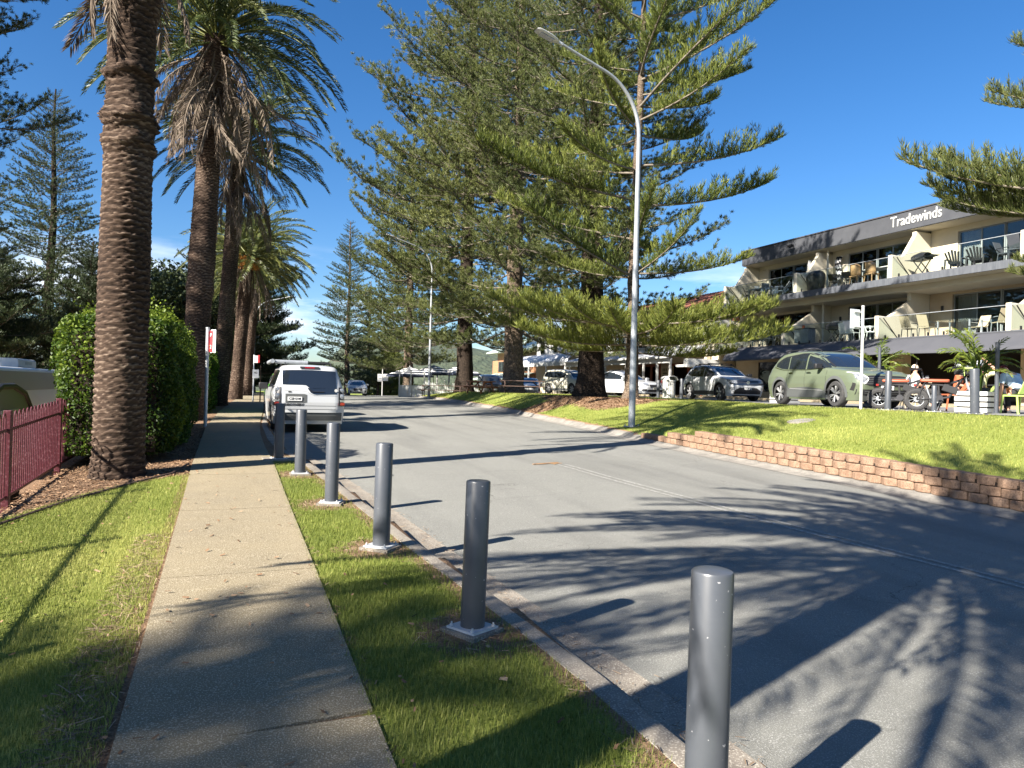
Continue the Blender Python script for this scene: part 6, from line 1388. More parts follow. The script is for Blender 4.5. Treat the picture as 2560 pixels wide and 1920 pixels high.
# white fences at the bend
t = thing('picket_fence', 'white picket fence under the striped umbrellas', 'fence', (15.9, 59.5, gz2(15.9, 59.5)), R(-14))
for a in range(4):
    x0 = a * 1.6; mb = MB(); mb.box((x0, 0, .65), (.1, .1, 1.4)); mb.build('fence_post', mt['white'], t)
    mb = MB(); mb.box((x0 + .8, 0, .35), (1.5, .04, .07)); mb.box((x0 + .8, 0, .9), (1.5, .04, .07))
    for k in range(10):
        xx = x0 + .12 + k * .15; mb.prism([(xx - .045, .05), (xx + .045, .05), (xx + .045, 1.08), (xx, 1.16), (xx - .045, 1.08)], -.045, -.022, axis='Y')
    mb.build('picket_panel', mt['white'], t)
t = thing('board_fence', 'solid white board screen left of the picket fence, with two tall posts', 'fence', (14.0, 61.2, gz2(14.2, 61.2)), R(-20))
for k in range(3):
    mb = MB(); mb.bb(k * .72, k * .72 + .70, -.02, .02, .02, 1.16); mb.build('board_panel', mt['white'], t)
for x in (0, 1.0, 2.16):
    mb = MB(); mb.box((x, -.06, 1.2), (.09, .09, 2.5)); mb.build('tall_post', mt['white'], t)
def umbrella(label, loc, a, seed):
    t = thing('market_umbrella', label, 'umbrella', loc, a, 'striped umbrellas'); mb = MB(); mb.tube([(0, 0, 0), (0, 0, 2.95)], .035, 8); mb.build('pole', mt['white'], t)
    s = 1.55
    for k in range(4):
        A0, A1 = Vector((math.cos(k * pi / 2 + pi / 4), math.sin(k * pi / 2 + pi / 4), 0)) * s * 1.41, Vector((math.cos(k * pi / 2 + 3 * pi / 4), math.sin(k * pi / 2 + 3 * pi / 4), 0)) * s * 1.41
        for i in range(8):
            q0, q1 = i / 8, (i + 1) / 8; mb = MB(); z = lambda q: 2.85 - .78 * q ** 1.1
            mb.add([A0 * q0 + Vector((0, 0, z(q0))), A1 * q0 + Vector((0, 0, z(q0))), A1 * q1 + Vector((0, 0, z(q1))), A0 * q1 + Vector((0, 0, z(q1)))], [(0, 1, 2, 3)] if i else [(0, 2, 3)])
            o = mb.build('canopy_stripe', mt['canvas_navy' if i % 2 else 'canvas_white'], t); 
        mb = MB(); mb.add([A0 + Vector((0, 0, 2.07)), A1 + Vector((0, 0, 2.07)), A1 + Vector((0, 0, 1.92)), A0 + Vector((0, 0, 1.92))], [(0, 1, 2, 3)]); mb.build('valance', mt['canvas_navy'], t)
    mb = MB(); mb.lathe([(.3, 0), (.28, .1), (.05, .12)], n=14); mb.build('foot', mt['concrete'], t); return t
umbrella('pale striped umbrella, leftmost of the three over the white fence', (15.4, 63.3, gz2(15.4, 63.3)), .3, 1)
umbrella('navy and white striped umbrella in the middle, beside the far lamp post', (17.9, 64.2, gz2(17.9, 64.2)), .45, 2)
umbrella('darkest striped umbrella, right of the far lamp post', (20.2, 63.5, gz2(20.2, 63.5)), .2, 3)
for k, (x, y, lab) in enumerate(((18.9, 66.5, 'white verandah post right of the middle umbrella'), (20.4, 67.5, 'white post between the right umbrella and the trunk'))):
    t = thing('post', lab, 'post', (x, y, gz2(x, y))); mb = MB(); mb.box((0, 0, 1.1), (.14, .14, 2.2)); mb.build('shaft', mt['white'], t); mb = MB(); mb.box((0, 0, 2.23), (.2, .2, .06)); mb.build('cap', mt['white'], t)
# slatted planters with golden cane palms
def planter(label, loc, rz, w=.66, h=.52):
    t = thing('planter_box', label, 'planter', loc, rz, 'white slatted planters')
    for s, nm in ((-1, 'slat_side'), (1, 'slat_side')):
        mb = MB(); 
        for k in range(4): mb.box((0, s * w / 2, .07 + k * .13), (w + .04, .025, .095))
        mb.build(nm, mt['white'], t); mb = MB()
        for k in range(4): mb.box((s * w / 2, 0, .07 + k * .13), (.025, w - .02, .095))
        mb.build(nm, mt['white'], t)
    mb = MB(); mb.box((0, 0, h / 2 - .02), (w - .06, w - .06, h - .06)); mb.build('soil', mt['dark_bark'], t); return t
def cane_palm(label, loc, H, n, seed):
    g = np.random.default_rng(seed); t = thing('potted_palm', label, 'potted palm', loc, 0, 'golden cane palms')
    fr = [(*frond(g, 1.15, e, b, n=34, ll=.30, w=.014, vee=.15, hang=.1), 0) for e, b in ((1.4, .9), (1.15, 1.3), (.9, 1.5), (1.25, 1.9))]; pl = []; mb = MB()
    for i in range(n):
        az = i * 2.4 + g.normal(0, .2); r_ = .16 * math.sqrt(g.random()); hh = H * g.uniform(.15, .62); o = (r_ * math.cos(az), r_ * math.sin(az), hh)
        mb.tube([(o[0] * .5, o[1] * .5, 0), o], [.022, .012], 5); pl.append((int(g.integers(4)), H / 2.0 * g.uniform(.75, 1.15), az, 0, g.normal(0, .4), o, g.normal(.12, .1)))
    WV, WF, LV, LF, LT = stamp([f[:4] for f in fr], pl); mb.build('canes', mt['potpalm'], t)
    link('fronds', npmesh('fronds', np.concatenate([LV, WV]), np.concatenate([LF, WF + len(LV)]), np.concatenate([LT, .6 + 0 * WV[:, 0]])), mt['potpalm'], t); return t
planter('white slatted planter in front of the cafe, behind the leaning bollard', (16.55, 11.55, 1.405), .3); cane_palm('big leafy golden cane palm in the planter behind the leaning bollard', (16.55, 11.55, 1.87), 1.55, 20, 51)
planter('white slatted planter behind the bonnet of the green SUV', (18.6, 16.1, 1.405), .3, .6, .5); cane_palm('golden cane palm showing behind the bonnet of the green SUV', (18.6, 16.1, 1.85), 1.65, 16, 52)
planter('white slatted planter seen under the green SUV', (18.8, 20.2, 1.405), .2, .7, .5)
# ---- balcony and cafe furniture
def chair(label, loc, rz, mat, h=.95, fabric=None, cat='chair', group='balcony chairs', recl=.14, tilt=0., arms=True, name='chair'):
    t = thing(name, label, cat, loc, rz, group); fb = fabric or mat
    mb = MB(); mb.box((0, 0, .43), (.48, .46, .035)); mb.build('seat', mt[fb], t)
    mb = MB(); n = 5
    mb.prism([(-.22, .47), (-.22 - recl * 1.6, h), (-.245 - recl * 1.6, h), (-.25, .47)], -.23, .23, axis='Y'); mb.build('backrest', mt[fb], t)
    for sx in (-1, 1):
        for sy in (-1, 1):
            mb = MB(); mb.bar((sx * .20, sy * .23, .43), (sx * .25, sy * .24, 0), .028); mb.build('leg', mt[mat], t)
    if arms:
        for sy in (-1, 1):
            mb = MB(); mb.bar((-.27, sy * .25, .66), (.24, sy * .25, .66), .03); mb.bar((.22, sy * .25, .66), (.22, sy * .25, .43), .026); mb.build('armrest', mt[mat], t)
    if tilt: t.rotation_euler = (0, tilt, rz)
    return t
def table(label, loc, rz, mat, l=1.5, w=.9, h=.73, top=None):
    t = thing('table', label, 'table', loc, rz, 'balcony tables'); mb = MB(); mb.box((0, 0, h), (l, w, .04)); mb.build('tabletop', mt[top or mat], t)
    for a in (-1, 1):
        for b in (-1, 1):
            mb = MB(); mb.box((a * (l / 2 - .06), b * (w / 2 - .06), h / 2 - .01), (.055, .055, h - .02)); mb.build('leg', mt[mat], t)
    return t
def bbq(label, loc, rz, covered=False):
    t = thing('barbecue', label, 'barbecue', loc, rz, 'balcony barbecues')
    if covered:
        mb = MB(); mb.lathe([(.42, 0), (.45, .3), (.50, .7), (.48, .9), (.36, 1.08), (.15, 1.16), (.001, 1.17)], n=14)
        mb.v = [(p[0] * 1.25, p[1] * .75, p[2]) for p in mb.v]; mb.build('cover', mt['black'], t, smooth=True); mb = MB(); mb.box((0, 0, .03), (.9, .55, .06)); mb.build('trolley', mt['black'], t); return t
    mb = MB(); rows = [[(x, .26 * math.cos(a), .86 + .26 * math.sin(a) * (1 - .5 * abs(x) ** 3 / .1)) for a in np.linspace(0, pi, 10)] for x in (-.42, -.36, 0, .36, .42)]; mb.grid(rows); mb.build('lid', mt['black'], t, smooth=True)
    mb = MB(); mb.box((0, 0, .79), (.84, .5, .14)); mb.build('firebox', mt['alloy_dark'], t)
    for s in (-1, 1):
        mb = MB(); mb.box((s * .66, 0, .83), (.44, .42, .03), ry=-s * .08); mb.build('side_shelf', mt['cladding'], t)
        for q in (-1, 1): 
            mb = MB(); mb.bar((s * .3, q * .2, .72), (-s * .34, q * .2, .03), .035); mb.build('leg', mt['alloy_dark'], t)
    return t
RX = -pi / 2
# upper level, far bay
table('grey table on the top left balcony', (30.6, 35.0, ZU), pi / 2, 'galv', 1.6, .9)
for y, x, rz, lab in ((36.0, 30.5, -.8, 'dark folding chair left of the table on the top left balcony'), (35.2, 31.4, pi, 'white chair behind the table on the top left balcony'), (34.6, 30.3, 1.2, 'grey chair in front of the table on the top left balcony'), (33.5, 30.6, 2.2, 'grey reclining chair right of the table on the top left balcony')):
    chair(lab, (x, y, ZU), rz, 'galv' if 'grey' in lab else 'black' if 'dark' in lab else 'white', fabric='galv' if 'grey' in lab else None, recl=.22 if 'reclin' in lab else .12)
bbq('barbecue under a black cover on the top floor, right of the low dividing wall', (30.25, 30.35, ZU), pi / 2, True)
table('white table with wicker chairs on the middle top balcony', (30.6, 26.6, ZU), pi / 2, 'white', 1.9, .8)
for y, rz, lab in ((27.4, 0, 'left wicker chair at the white table on the top floor'), (26.5, 0, 'right wicker chair at the white table on the top floor')):
    t = thing('wicker_chair', lab, 'chair', (30.05, y, ZU), rz, 'balcony chairs'); mb = MB(); mb.box((0, 0, .42), (.5, .5, .05)); mb.build('seat', mt['rattan'], t)
    mb = MB(); rows = [[(-.26 * math.cos(a) - (z - .45) * .12, .28 * math.sin(a), z + .10 * math.cos(a) * (z > .8)) for a in np.linspace(-1.7, 1.7, 14)] for z in (.42, .6, .8, .95)]; mb.grid(rows); o = mb.build('backrest', mt['rattan'], t, smooth=True); q = o.modifiers.new('thickness', 'SOLIDIFY'); q.thickness = .03
    for sx in (-1, 1):
        for sy in (-1, 1): mb = MB(); mb.tube([(sx * .2, sy * .2, .42), (sx * .24, sy * .24, 0)], .02, 6); mb.build('leg', mt['rattan'], t)
for y, lab in ((29.3, 'black sling chair nearest the zigzag curtain on the top floor'), (28.4, 'low black chair left of the white table on the top floor')): chair(lab, (30.6, y, ZU), .3, 'black', .8)
bbq('open black barbecue on the top floor, right of the tall dividing wall', (30.3, 23.9, ZU), pi / 2 - .2)
for y, lab in ((22.2, 'first black slatted garden chair from the barbecue on the top floor'), (21.2, 'second black slatted garden chair from the barbecue on the top floor')):
    t = thing('garden_chair', lab, 'chair', (30.3, y, ZU), .25, 'balcony chairs'); mb = MB(); mb.box((.05, 0, .30), (.55, .52, .03), ry=.18); mb.build('seat', mt['matte_black'], t)
    mb = MB()
    for k in range(5): a = (k - 2) * .11; mb.bar((-.2, a * .8, .28), (-.48, a * 1.25, .86 - abs(k - 2) * .05), .085, .02)
    mb.build('backrest', mt['matte_black'], t)
    for s in (-1, 1): mb = MB(); mb.box((.05, s * .34, .5), (.62, .11, .025)); mb.bar((.3, s * .34, .49), (.3, s * .34, 0), .06); mb.bar((-.3, s * .33, .49), (-.36, s * .33, 0), .06); mb.build('armrest', mt['matte_black'], t)
table('dark outdoor table at the right end of the top floor', (30.7, 18.2, ZU), pi / 2, 'galv', 1.8, .9)
for y, x, rz, lab in ((20.1, 30.5, -pi / 2, 'left dark chair at the table at the right end of the top floor'), (19.3, 30.0, .1, 'right dark chair at the table at the right end of the top floor')): chair(lab, (x, y, ZU), rz, 'bollard', .98)
# middle level
ordl = ('leftmost', 'second from left', 'third from left', 'rightmost')
for k in range(4): chair(ordl[k] + ' of four white chairs tipped forward against the glass, middle floor', (29.55, 35.25 - k * .68, ZM + .06), .05, 'white', .95, tilt=.22)
table('white table behind the four tipped chairs on the middle floor', (30.4, 34.2, ZM), pi / 2, 'white', 1.9, .9)
bbq('dark barbecue on the middle floor behind the sign pole, left of the white chairs', (29.6, 28.3, ZM), pi / 2)
t = thing('trolley_cart', 'grey kitchen cart with a small red tin, middle floor', 'cart', (29.4, 30.2, ZM), pi / 2); mb = MB(); mb.box((0, 0, .45), (1.0, .5, .75)); mb.build('cabinet', mt['galv'], t); mb = MB(); mb.box((0, 0, .86), (1.1, .55, .05)); mb.build('worktop', mt['cladding'], t)
t = thing('tin', 'small red tin on the grey kitchen cart', 'tin', (29.4, 30.3, ZM + .885)); mb = MB(); mb.lathe([(.07, 0), (.07, .16), (.06, .17), (.06, .19), (.001, .19)], n=12); mb.build('can', mt['cloth_orange'], t)
table('white table with white chairs on the middle floor, behind the sign panel', (29.9, 26.7, ZM), pi / 2, 'white', 1.4, .8)
for y, x, rz, lab in ((27.5, 29.5, .4, 'white mesh chair left of the sign panel on the middle floor'), (26.8, 29.2, .1, 'white mesh chair behind the sign panel on the middle floor'), (26.0, 29.5, -.6, 'white mesh chair right of the sign panel on the middle floor')): chair(lab, (x, y, ZM), rz, 'white', .98, fabric='plate_white')
for y, lab in ((23.75, 'left of two tall tan sling chairs on the middle floor'), (22.85, 'right of two tall tan sling chairs on the middle floor')): chair(lab, (29.4, y, ZM), .1, 'cladding', 1.05, fabric='cream_dark', recl=.16)
table('glass-topped table beside the tan sling chairs on the middle floor', (30.2, 21.9, ZM), pi / 2, 'galv', 1.6, .9, top='balglass')
for y, x, rz, lab in ((21.5, 30.9, pi, 'tan sling chair behind the glass-topped table on the middle floor'), (19.7, 29.6, 1.1, 'tan sling chair against the right dividing wall on the middle floor')): chair(lab, (x, y, ZM), rz, 'galv', .98, fabric='cream_dark')
t = thing('rattan_lamp', 'standing lamp with a rattan shade inside the middle floor window', 'lamp', (32.9, 21.2, ZM)); mb = MB(); mb.lathe([(.26, 1.15), (.30, 1.3), (.26, 1.45)], n=16); mb.build('shade', mt['rattan'], t, smooth=True); mb = MB()
for k in range(8): mb.bar((.2 * math.cos(k * pi / 4), .2 * math.sin(k * pi / 4), 0), (.05 * math.cos(k * pi / 4), .05 * math.sin(k * pi / 4), 1.15), .02)
mb.build('base', mt['rattan'], t)
# cafe on the ground
t = chair('lime green slatted metal chair under the person bending at right', (17.15, 10.95, 1.405), R(75), 'lime_chair', .86, group='cafe chairs', arms=False)
for k, (x, y, rz, m_, lab) in enumerate(((17.6, 12.9, 2.6, 'cloth_orange', 'orange cafe chair between the bikes and the planter'), (17.75, 12.3, 2.4, 'lime_chair', 'pale lime cafe chair of the person with the raised arm'), (19.3, 15.4, 2.4, 'cream_dark', 'tan cafe chair of the grey-haired person'), (19.0, 13.8, 2.2, 'cream_dark', 'tan cafe chair of the person in orange'))): chair(lab, (x, y, 1.53 if x > 25 else 1.405), rz, m_, .84, group='cafe chairs', arms=False)
for x, y, lab in ((19.2, 12.6, 'dark cafe table behind the person with the raised arm'), (20.6, 14.6, 'dark cafe table beyond the grey-haired person')):
    t = thing('cafe_table', lab, 'table', (x, y, 1.405), 0, 'cafe tables'); mb = MB(); mb.lathe([(.4, .70), (.4, .73)], n=20); mb.build('tabletop', mt['matte_black'], t); mb = MB(); mb.lathe([(.25, 0), (.25, .02), (.035, .04), (.035, .70)], n=12); mb.build('pedestal', mt['matte_black'], t)
for y, lab in ((40.2, 'low white bench at the verandah edge, right of the silver bollard'), (43.0, 'low white bench at the verandah edge, left of the silver bollard')):
    t = thing('bench', lab, 'bench', (26.9, y, 1.53), 0, 'verandah benches'); mb = MB(); mb.box((0, 0, .45), (.35, 2.2, .05)); mb.build('seat', mt['white'], t)
    for s in (-1, 1): mb = MB(); mb.box((0, s * .9, .21), (.3, .06, .43)); mb.build('leg', mt['galv'], t)
# electric fat-tyre bikes
def ebike(label, loc, rz, steer, green):
    t = thing('electric_bike', label, 'electric bike', loc, rz, 'fat-tyred electric bikes'); r = .27; wb = 1.16
    for x, q in ((-wb / 2, 0), (wb / 2, steer)):
        e = bpy.data.objects.new('wheel', None)
        mb = MB(); mb.lathe([(r * .62, -.045), (r * .80, -.055), (r * .95, -.045), (r, -.02), (r, .02), (r * .95, .045), (r * .80, .055), (r * .62, .045)], n=28, axis='Y', cap=False)
        for k in range(28):
            a = 2 * pi * k / 28
            for s in (-1, 1): mb.box(((r + .004) * math.cos(a + .06 * s), s * .025, (r + .004) * math.sin(a + .06 * s)), (.016, .036, .03), ry=-a)
        w_ = mb.build('wheel', mt['rubber'], t); w_.location = (x, 0, r); w_.rotation_euler = (0, 0, q)
        mb = MB(); mb.lathe([(r * .60, -.03), (r * .66, -.035), (r * .66, .035), (r * .60, .03)], n=24, axis='Y', cap=False); mb.lathe([(.06, -.06), (.06, .06)], n=12, axis='Y')
        for k in range(10): a = 2 * pi * k / 10; mb.bar((.05 * math.cos(a), .02, .05 * math.sin(a)), (r * .62 * math.cos(a + .2), 0, r * .62 * math.sin(a + .2)), .010)
        mb.build('rim', mt['galv'], w_)
    mb = MB(); mb.tube([(-.42, 0, .66), (.0, 0, .62), (.34, 0, .76), (.42, 0, .80)], .028, 8); mb.tube([(.34, 0, .74), (.10, 0, .34), (-.1, 0, .30)], .03, 8); mb.tube([(-.12, 0, .62), (-.1, 0, .30)], .025, 8)
    for s in (-1, 1): mb.tube([(-.42, s * .05, .66), (-wb / 2, s * .075, r)], .016, 6); mb.tube([(-.1, s * .05, .30), (-wb / 2, s * .075, r)], .016, 6)
    mb.build('frame', mt['matte_black'], t, smooth=True)
    mb = MB(); mb.box((.12, 0, .53), (.32, .12, .17), ry=.35); mb.build('battery', mt['matte_black'], t, bevel=.02); mb = MB(); mb.lathe([(.08, -.07), (.08, .07)], c=(-.1, 0, .30), n=16, axis='Y'); mb.build('motor', mt['alloy_dark'], t)
    mb = MB(); mb.box((-.2, 0, .73), (.62, .20, .08)); mb.build('seat', mt['seat_orange'], t, bevel=.035, smooth=True)
    for s in (-1, 1): mb = MB(); mb.tube([(.42, s * .07, .82), (wb / 2, s * .085, r)], .02, 8); mb.build('fork_leg', mt['galv'], t, smooth=True)
    mb = MB(); mb.tube([(.42, 0, .78), (.38, 0, .98)], .022, 8); mb.tube([(.20, -.36, 1.04), (.36, -.2, 1.04), (.38, 0, 1.0), (.36, .2, 1.04), (.20, .36, 1.04)], .014, 8)
    for s in (-1, 1): mb.tube([(.2, s * .36, 1.04), (.12, s * .43, 1.04)], .02, 8)
    mb.build('handlebar', mt['black'], t, smooth=True)
    mb = MB(); mb.lathe([(.001, -.05), (.07, -.04), (.08, .03)], n=16, axis='X'); mb.v = [(p[0] + .50, p[1], p[2] + .80) for p in mb.v]; o = mb.build('headlight', mt['black'], t, smooth=True); mb = MB(); mb.lathe([(.001, .035), (.072, .032)], n=16, axis='X', cap=False); mb.v = [(p[0] + .50, p[1], p[2] + .80) for p in mb.v]; mb.build('lens', mt['lamp_clear'], o)
    for s in (-1, 1): mb = MB(); mb.tube([(.22, s * .3, 1.04), (.26, s * .36, 1.2)], .008, 5); mb.lathe([(.001, 0), (.05, .005), (.001, .01)], c=(.26, s * .37, 1.24), n=12, axis='X'); mb.build('mirror', mt['black'], t)
    mb = MB(); mb.tube([(-.05, .05, .28), (-.12, .26, .01)], .012, 6); mb.build('kickstand', mt['galv'], t)
    mb = MB(); mb.box((-.62, 0, .62), (.06, .14, .05)); mb.build('tail_light', mt['lamp_red'], t)
    if green:
        mb = MB(); mb.box((.38, 0, .98), (.34, .38, .20)); mb.build('basket', mt['matte_black'], t, bevel=.02); mb = MB(); mb.box((.38, -.193, 1.04), (.34, .006, .03)); mb.box((.38, -.193, .95), (.02, .006, .2)); mb.build('green_stripe', mt['lime_chair'], t)
    return t
ebike('fat-tyred electric bike with orange seat right beside the green SUV', (16.15, 13.15, 1.42), R(-52), .3, False)
ebike('fat-tyred electric bike with orange seat and a black front basket near the leaning bollard', (16.0, 11.95, 1.42), R(-48), -.35, True)
# ---------------------------------------------------------------- people
def skin_mesh(name, pts, edges, rad, mat, parent, sub=2):
    me = bpy.data.meshes.new(name); me.from_pydata([tuple(p) for p in pts], edges, []); me.update()
    o = link(name, me, mat, parent); o.modifiers.new('skin', 'SKIN')
    if not me.skin_vertices: return o
    for i, r in enumerate(rad):
        v = me.skin_vertices[0].data[i]; v.radius = (r, r) if not hasattr(r, '__len__') else r; v.use_root = (i == 0)
    s = o.modifiers.new('smooth', 'SUBSURF'); s.levels = sub; s.render_levels = sub
    return o
def person(label, loc, rz, shirt, trousers, hair, hairlen=.0, lean=.15, arms=('lap', 'lap'), headpitch=0., hat=None):
    """seated figure facing +X, hips at seat height .46"""
    t = thing('person', label, 'person', loc, rz)
    hip = Vector((0, 0, .54)); cl, sl = math.cos(lean), math.sin(lean)
    def up(d, y=0., f=0.): return hip + Vector((sl * d + cl * f, y, cl * d - sl * f))
    ch, nk = up(.34), up(.53); hd = nk + Vector((math.sin(lean + headpitch) * .14, 0, math.cos(lean + headpitch) * .14)); ht = nk + Vector((math.sin(lean + headpitch) * .24, 0, math.cos(lean + headpitch) * .24))
    P = [hip, up(.17), ch, up(.44), nk, nk + (hd - nk) * .45, hd, ht]; Rr_ = [(.155, .125), (.145, .115), (.165, .12), (.13, .095), .058, .06, (.078, .095), (.06, .07)]
    E_ = [(i, i + 1) for i in range(7)]
    def add(p, r, k): P.append(Vector(p)); Rr_.append(r); E_.append((k, len(P) - 1)); return len(P) - 1
    legs, armsI = [], []
    for s in (-1, 1):
        a = add((.04, s * .10, .52), .09, 0); b = add((.26, s * .13, .53), .085, a); c = add((.46, s * .14, .50), .062, b); d = add((.47, s * .14, .28), .055, c); e = add((.44, s * .14, .09), .04, d); f = add((.58, s * .16, .045), .036, e); legs.append((a, b, c, d, e, f))
    hands = []
    for s, mode in zip((-1, 1), arms):
        a = add(up(.44, s * .19), .062, 3)
        if mode == 'head': el, wr = up(.46, s * .42, .18), hd + Vector((-.02, s * .12, .10))
        elif mode == 'down': el, wr = up(.20, s * .27, .10), up(-.02, s * .24, .34)
        else: el, wr = up(.18, s * .27, .04), Vector((.27, s * .13, .66))
        m_ = add(up(.44, s * .19).lerp(el, .5), .05, a); b = add(el, .044, m_); c = add(wr, .030, b); armsI.append((a, m_, b, c))
        d = (wr - el).normalized(); q = d.cross(Vector((0, 0, 1))); q = q.normalized() if q.length > .01 else Vector((0, 1, 0)); pm = add(wr + d * .06, (.038, .02), c); hands.append((wr + d * .085, d, q))
    # nose and ears are grown from the head
    fwd = Vector((math.cos(lean + headpitch), 0, -math.sin(lean + headpitch)))
    body = skin_mesh('body', P, E_, Rr_, mt['skin'], t)
    mb = MB()
    for h, d, q in hands:
        for k in range(4): a = h + q * ((k - 1.5) * .019); mb.tube([a - d * .02, a + d * .03, a + d * (.065 - .006 * abs(k - 1.3)) - Vector((0, 0, .012))], [.0095, .009, .006], 5)
        a = h - d * .05 + q * .035; mb.tube([a, a + q * .025 + d * .03, a + q * .02 + d * .055], [.011, .010, .007], 5)
    mb.build('fingers', mt['skin'], t, smooth=True)
    mb = MB(); n_ = hd + fwd * .095; mb.lathe([(.001, -.02), (.014, -.012), (.016, .0), (.001, .022)], c=n_, n=8)
    for s in (-1, 1): mb.lathe([(.001, -.03), (.016, -.01), (.014, .02), (.001, .03)], c=hd + Vector((0, s * .082, 0)), n=8)
    mb.build('nose_and_ears', mt['skin'], t, smooth=True)
    mb = MB()
    for s in (-1, 1): mb.lathe([(.001, -.006), (.009, 0), (.001, .006)], c=hd + fwd * .088 + Vector((0, s * .032, .025)), n=8)
    mb.box(hd + fwd * .088 - Vector((0, 0, .045)), (.008, .04, .008)); mb.build('eyes_and_mouth', mt['hair_dark'], t)
    # clothing follows the limbs
    k = .013; idx = [0, 1, 2, 3]; P2 = [P[i] for i in idx]; R2 = [tuple(q + k for q in (Rr_[i] if hasattr(Rr_[i], '__len__') else (Rr_[i],) * 2)) for i in idx]; E2 = [(0, 1), (1, 2), (2, 3)]
    P2.append(P[3].lerp(P[4], .6)); R2.append((.075, .07)); E2.append((3, 4))
    for a, m_, b, c in armsI:
        i0 = len(P2); P2 += [P[a], P[m_], P[m_].lerp(P[b], .7)]; R2 += [.062 + k, .052 + k, .05 + k]; E2 += [(3, i0), (i0, i0 + 1), (i0 + 1, i0 + 2)]
    skin_mesh('shirt', P2, E2, R2, mt[shirt], t)
    P3 = [P[0] + Vector((0, 0, .05)), P[0]]; R3 = [(.16, .13), (.168, .14)]; E3 = [(0, 1)]
    for a, b, c, d, e, f in legs:
        i0 = len(P3); P3 += [P[a], P[b], P[c], P[d], P[e] + Vector((0, 0, .06))]; R3 += [.10, .098, .075, .066, .058]; E3 += [(1, i0)] + [(i0 + j, i0 + j + 1) for j in range(4)]
    skin_mesh('trousers', P3, E3, R3, mt[trousers], t)
    for a, b, c, d, e, f in legs:
        mb = MB(); q = P[e].lerp(P[f], .55); mb.box((q.x, q.y, .04), (.25, .095, .08)); mb.build('shoe', mt['cloth_dark'], t, bevel=.03, smooth=True)
    mb = MB(); rows = []
    dn = (ht - hd).normalized()
    for th in np.linspace(0, pi * .56, 8):
        rows.append([hd + dn * (.01 + .125 * math.cos(th)) + fwd * (.105 * math.sin(th) * math.cos(a) - .012) + Vector((0, .093 * math.sin(th) * math.sin(a), 0)) - dn * (hairlen * max(0, -math.cos(a)) * (th > 1.5)) for a in np.linspace(0, 2 * pi, 17)])
    mb.grid(rows); mb.build('hat' if hat else 'hair', mt[hat or hair], t, smooth=True)
    if hat:
        mb = MB(); c_ = hd + dn * .05 + fwd * .13; mb.box(c_, (.12, .15, .012), ry=lean + headpitch); mb.build('hat_peak', mt[hat], t, bevel=.005)
    return t
person('person with grey-blonde hair and white shirt seated beyond the first bike', (19.3, 15.4, 1.405), R(-30), 'cloth_white', 'cloth_dark', 'hair_grey', .05, .05)
person('person in an orange shirt and grey cap seated between the two bikes', (19.0, 13.8, 1.405), R(-60), 'cloth_orange', 'cloth_dark', 'hair_grey', 0., .1, hat='galv')
person('person in a pale yellow shirt with one arm raised to a white cap', (17.75, 12.3, 1.405), R(-150), 'cloth_yellow', 'cloth_dark', 'hair_grey', 0., .05, ('lap', 'head'), .25, hat='cloth_white')
person('person in a pale blue shirt and maroon cap bending forward on the lime chair', (17.15, 10.95, 1.405), R(75), 'cloth_blue', 'cloth_dark', 'hair_dark', 0., .62, ('down', 'down'), .45, hat='cloth_maroon')
person('person in a maroon top seated at the verandah edge behind the bin', (27.7, 40.9, 1.53), R(-160), 'cloth_maroon', 'cloth_dark', 'hair_dark', .0, .3)
person('person with bare arms seated in the dark doorway left of the verandah post', (28.6, 44.6, 1.53), R(200), 'cloth_dark', 'cloth_dark', 'hair_dark', .03, .15)
for x, y, rz, lab in ((27.7, 40.9, R(-160), 'dark stool of the person in maroon on the verandah'), (28.6, 44.6, R(200), 'dark stool of the person in the verandah doorway')):
    t = thing('stool', lab, 'stool', (x, y, 1.53), rz, 'verandah stools'); mb = MB(); mb.lathe([(.2, .41), (.2, .45)], n=16); mb.build('seat', mt['wood_dark'], t)
    for k in range(4): a = pi / 4 + k * pi / 2; mb = MB(); mb.bar((.12 * math.cos(a), .12 * math.sin(a), .41), (.2 * math.cos(a), .2 * math.sin(a), 0), .03); mb.build('leg', mt['wood_dark'], t)
# ---------------------------------------------------------------- sky, sun, camera
AZ = R(21.8); EL = R(34)
sun = bpy.data.lights.new('sun', 'SUN'); sun.energy = 5.0; sun.angle = R(.53); sun.color = (1, .93, .83)
so = bpy.data.objects.new('sun', sun); COL.objects.link(so)
sd = Vector((math.cos(EL) * math.cos(AZ), math.cos(EL) * math.sin(AZ), -math.sin(EL)))   # the way the light travels
so.rotation_euler = sd.to_track_quat('-Z', 'Y').to_euler()
w = bpy.data.worlds.new('World'); SC.world = w; w.use_nodes = True
N, L = w.node_tree.nodes, w.node_tree.links
bg = N['Background']; bg.inputs['Strength'].default_value = .052
sk = N.new('ShaderNodeTexSky'); sk.sky_type = 'NISHITA'; sk.sun_disc = False
sk.sun_elevation = EL; sk.sun_rotation = math.atan2(-sd.x, -sd.y); sk.altitude = 10; sk.air_density = 1.0; sk.dust_density = .5; sk.ozone_density = 2.6
hs = N.new('ShaderNodeHueSaturation'); hs.inputs['Saturation'].default_value = 1.30; hs.inputs['Value'].default_value = 1.0
tn = N.new('ShaderNodeMix'); tn.data_type = 'RGBA'; tn.blend_type = 'MULTIPLY'; tn.inputs['Factor'].default_value = 1; tn.inputs['B'].default_value = (.76, .83, .95, 1)
L.new(sk.outputs[0], hs.inputs['Color']); L.new(hs.outputs['Color'], tn.inputs['A'])
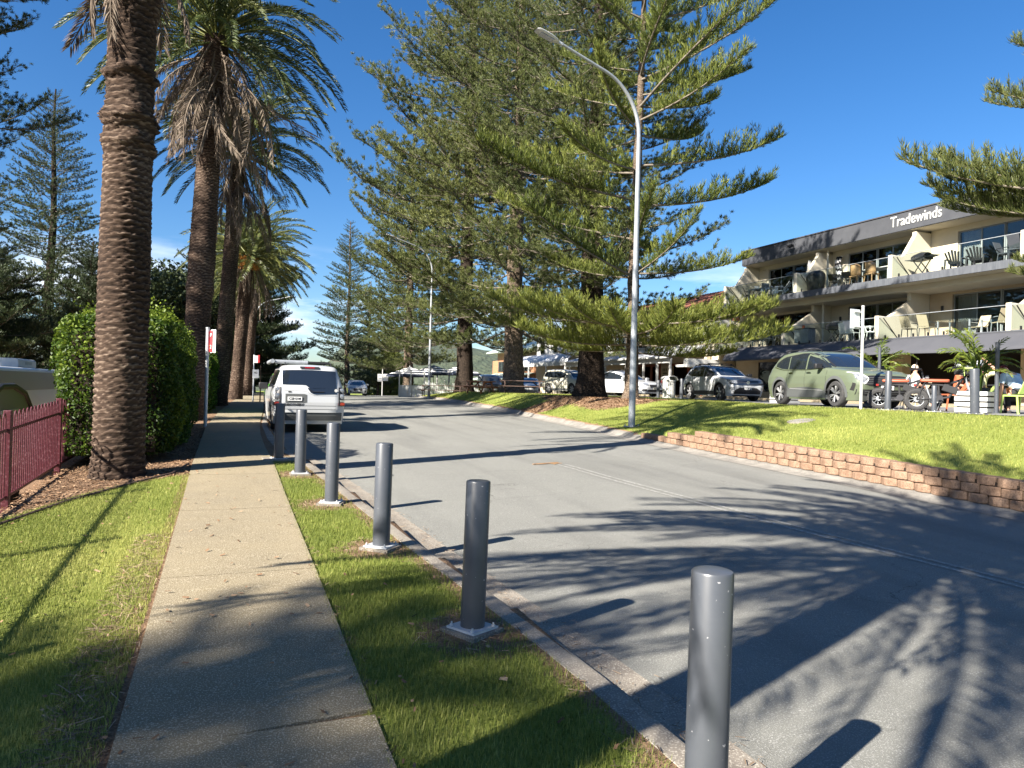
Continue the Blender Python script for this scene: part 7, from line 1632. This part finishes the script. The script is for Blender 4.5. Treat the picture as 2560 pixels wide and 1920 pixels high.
# thin cloud banks low over the horizon
tc = N.new('ShaderNodeTexCoord'); sx = N.new('ShaderNodeSeparateXYZ'); L.new(tc.outputs['Generated'], sx.inputs[0])
mp = N.new('ShaderNodeMapping'); mp.inputs['Scale'].default_value = (1.6, 1.6, 9); L.new(tc.outputs['Generated'], mp.inputs[0])
nz = N.new('ShaderNodeTexNoise'); nz.inputs['Scale'].default_value = 2.1; nz.inputs['Detail'].default_value = 9; nz.inputs['Roughness'].default_value = .58; L.new(mp.outputs[0], nz.inputs['Vector'])
r1 = N.new('ShaderNodeMapRange'); r1.inputs['From Min'].default_value = .50; r1.inputs['From Max'].default_value = .68; L.new(nz.outputs['Fac'], r1.inputs['Value'])
e = N.new('ShaderNodeValToRGB'); el = e.color_ramp.elements
el[0].position = .0; el[0].color = (.3, .3, .3, 1); el[1].position = .185; el[1].color = (0, 0, 0, 1)
k = el.new(.07); k.color = (.9, .9, .9, 1); k = el.new(.13); k.color = (.9, .9, .9, 1)
L.new(sx.outputs['Z'], e.inputs['Fac'])
ml = N.new('ShaderNodeMath'); ml.operation = 'MULTIPLY'; L.new(r1.outputs[0], ml.inputs[0]); L.new(e.outputs['Color'], ml.inputs[1])
mx = N.new('ShaderNodeMix'); mx.data_type = 'RGBA'; L.new(ml.outputs[0], mx.inputs['Factor']); L.new(tn.outputs['Result'], mx.inputs['A']); mx.inputs['B'].default_value = (8.2, 8.6, 9.2, 1)
L.new(mx.outputs['Result'], bg.inputs['Color'])

ca, cp, cr = R(21.9), R(.35), R(1.5)
f_ = Vector((math.sin(ca) * math.cos(cp), math.cos(ca) * math.cos(cp), math.sin(cp))); r0 = Vector((math.cos(ca), -math.sin(ca), 0)); u0 = r0.cross(f_)
rv = r0 * math.cos(cr) + u0 * math.sin(cr); uv = u0 * math.cos(cr) - r0 * math.sin(cr)
cam = bpy.data.cameras.new('camera'); cam.sensor_width = 36; cam.lens = 1533 / 2212 * 36; cam.clip_start = .05; cam.clip_end = 4000
co = bpy.data.objects.new('camera', cam); COL.objects.link(co)
co.matrix_world = Matrix((( rv.x, uv.x, -f_.x, 0), (rv.y, uv.y, -f_.y, 0), (rv.z, uv.z, -f_.z, 1.7), (0, 0, 0, 1)))
SC.camera = co
SC.render.engine = 'CYCLES'
SC.view_settings.view_transform = 'Standard'; SC.view_settings.look = 'None'; SC.view_settings.exposure = 1.85; SC.view_settings.gamma = 1.
SC.cycles.max_bounces = 8; SC.cycles.transparent_max_bounces = 12; SC.cycles.caustics_reflective = False; SC.cycles.caustics_refractive = False
SC.cycles.use_denoising = True
SC.cycles.sample_clamp_indirect = 6
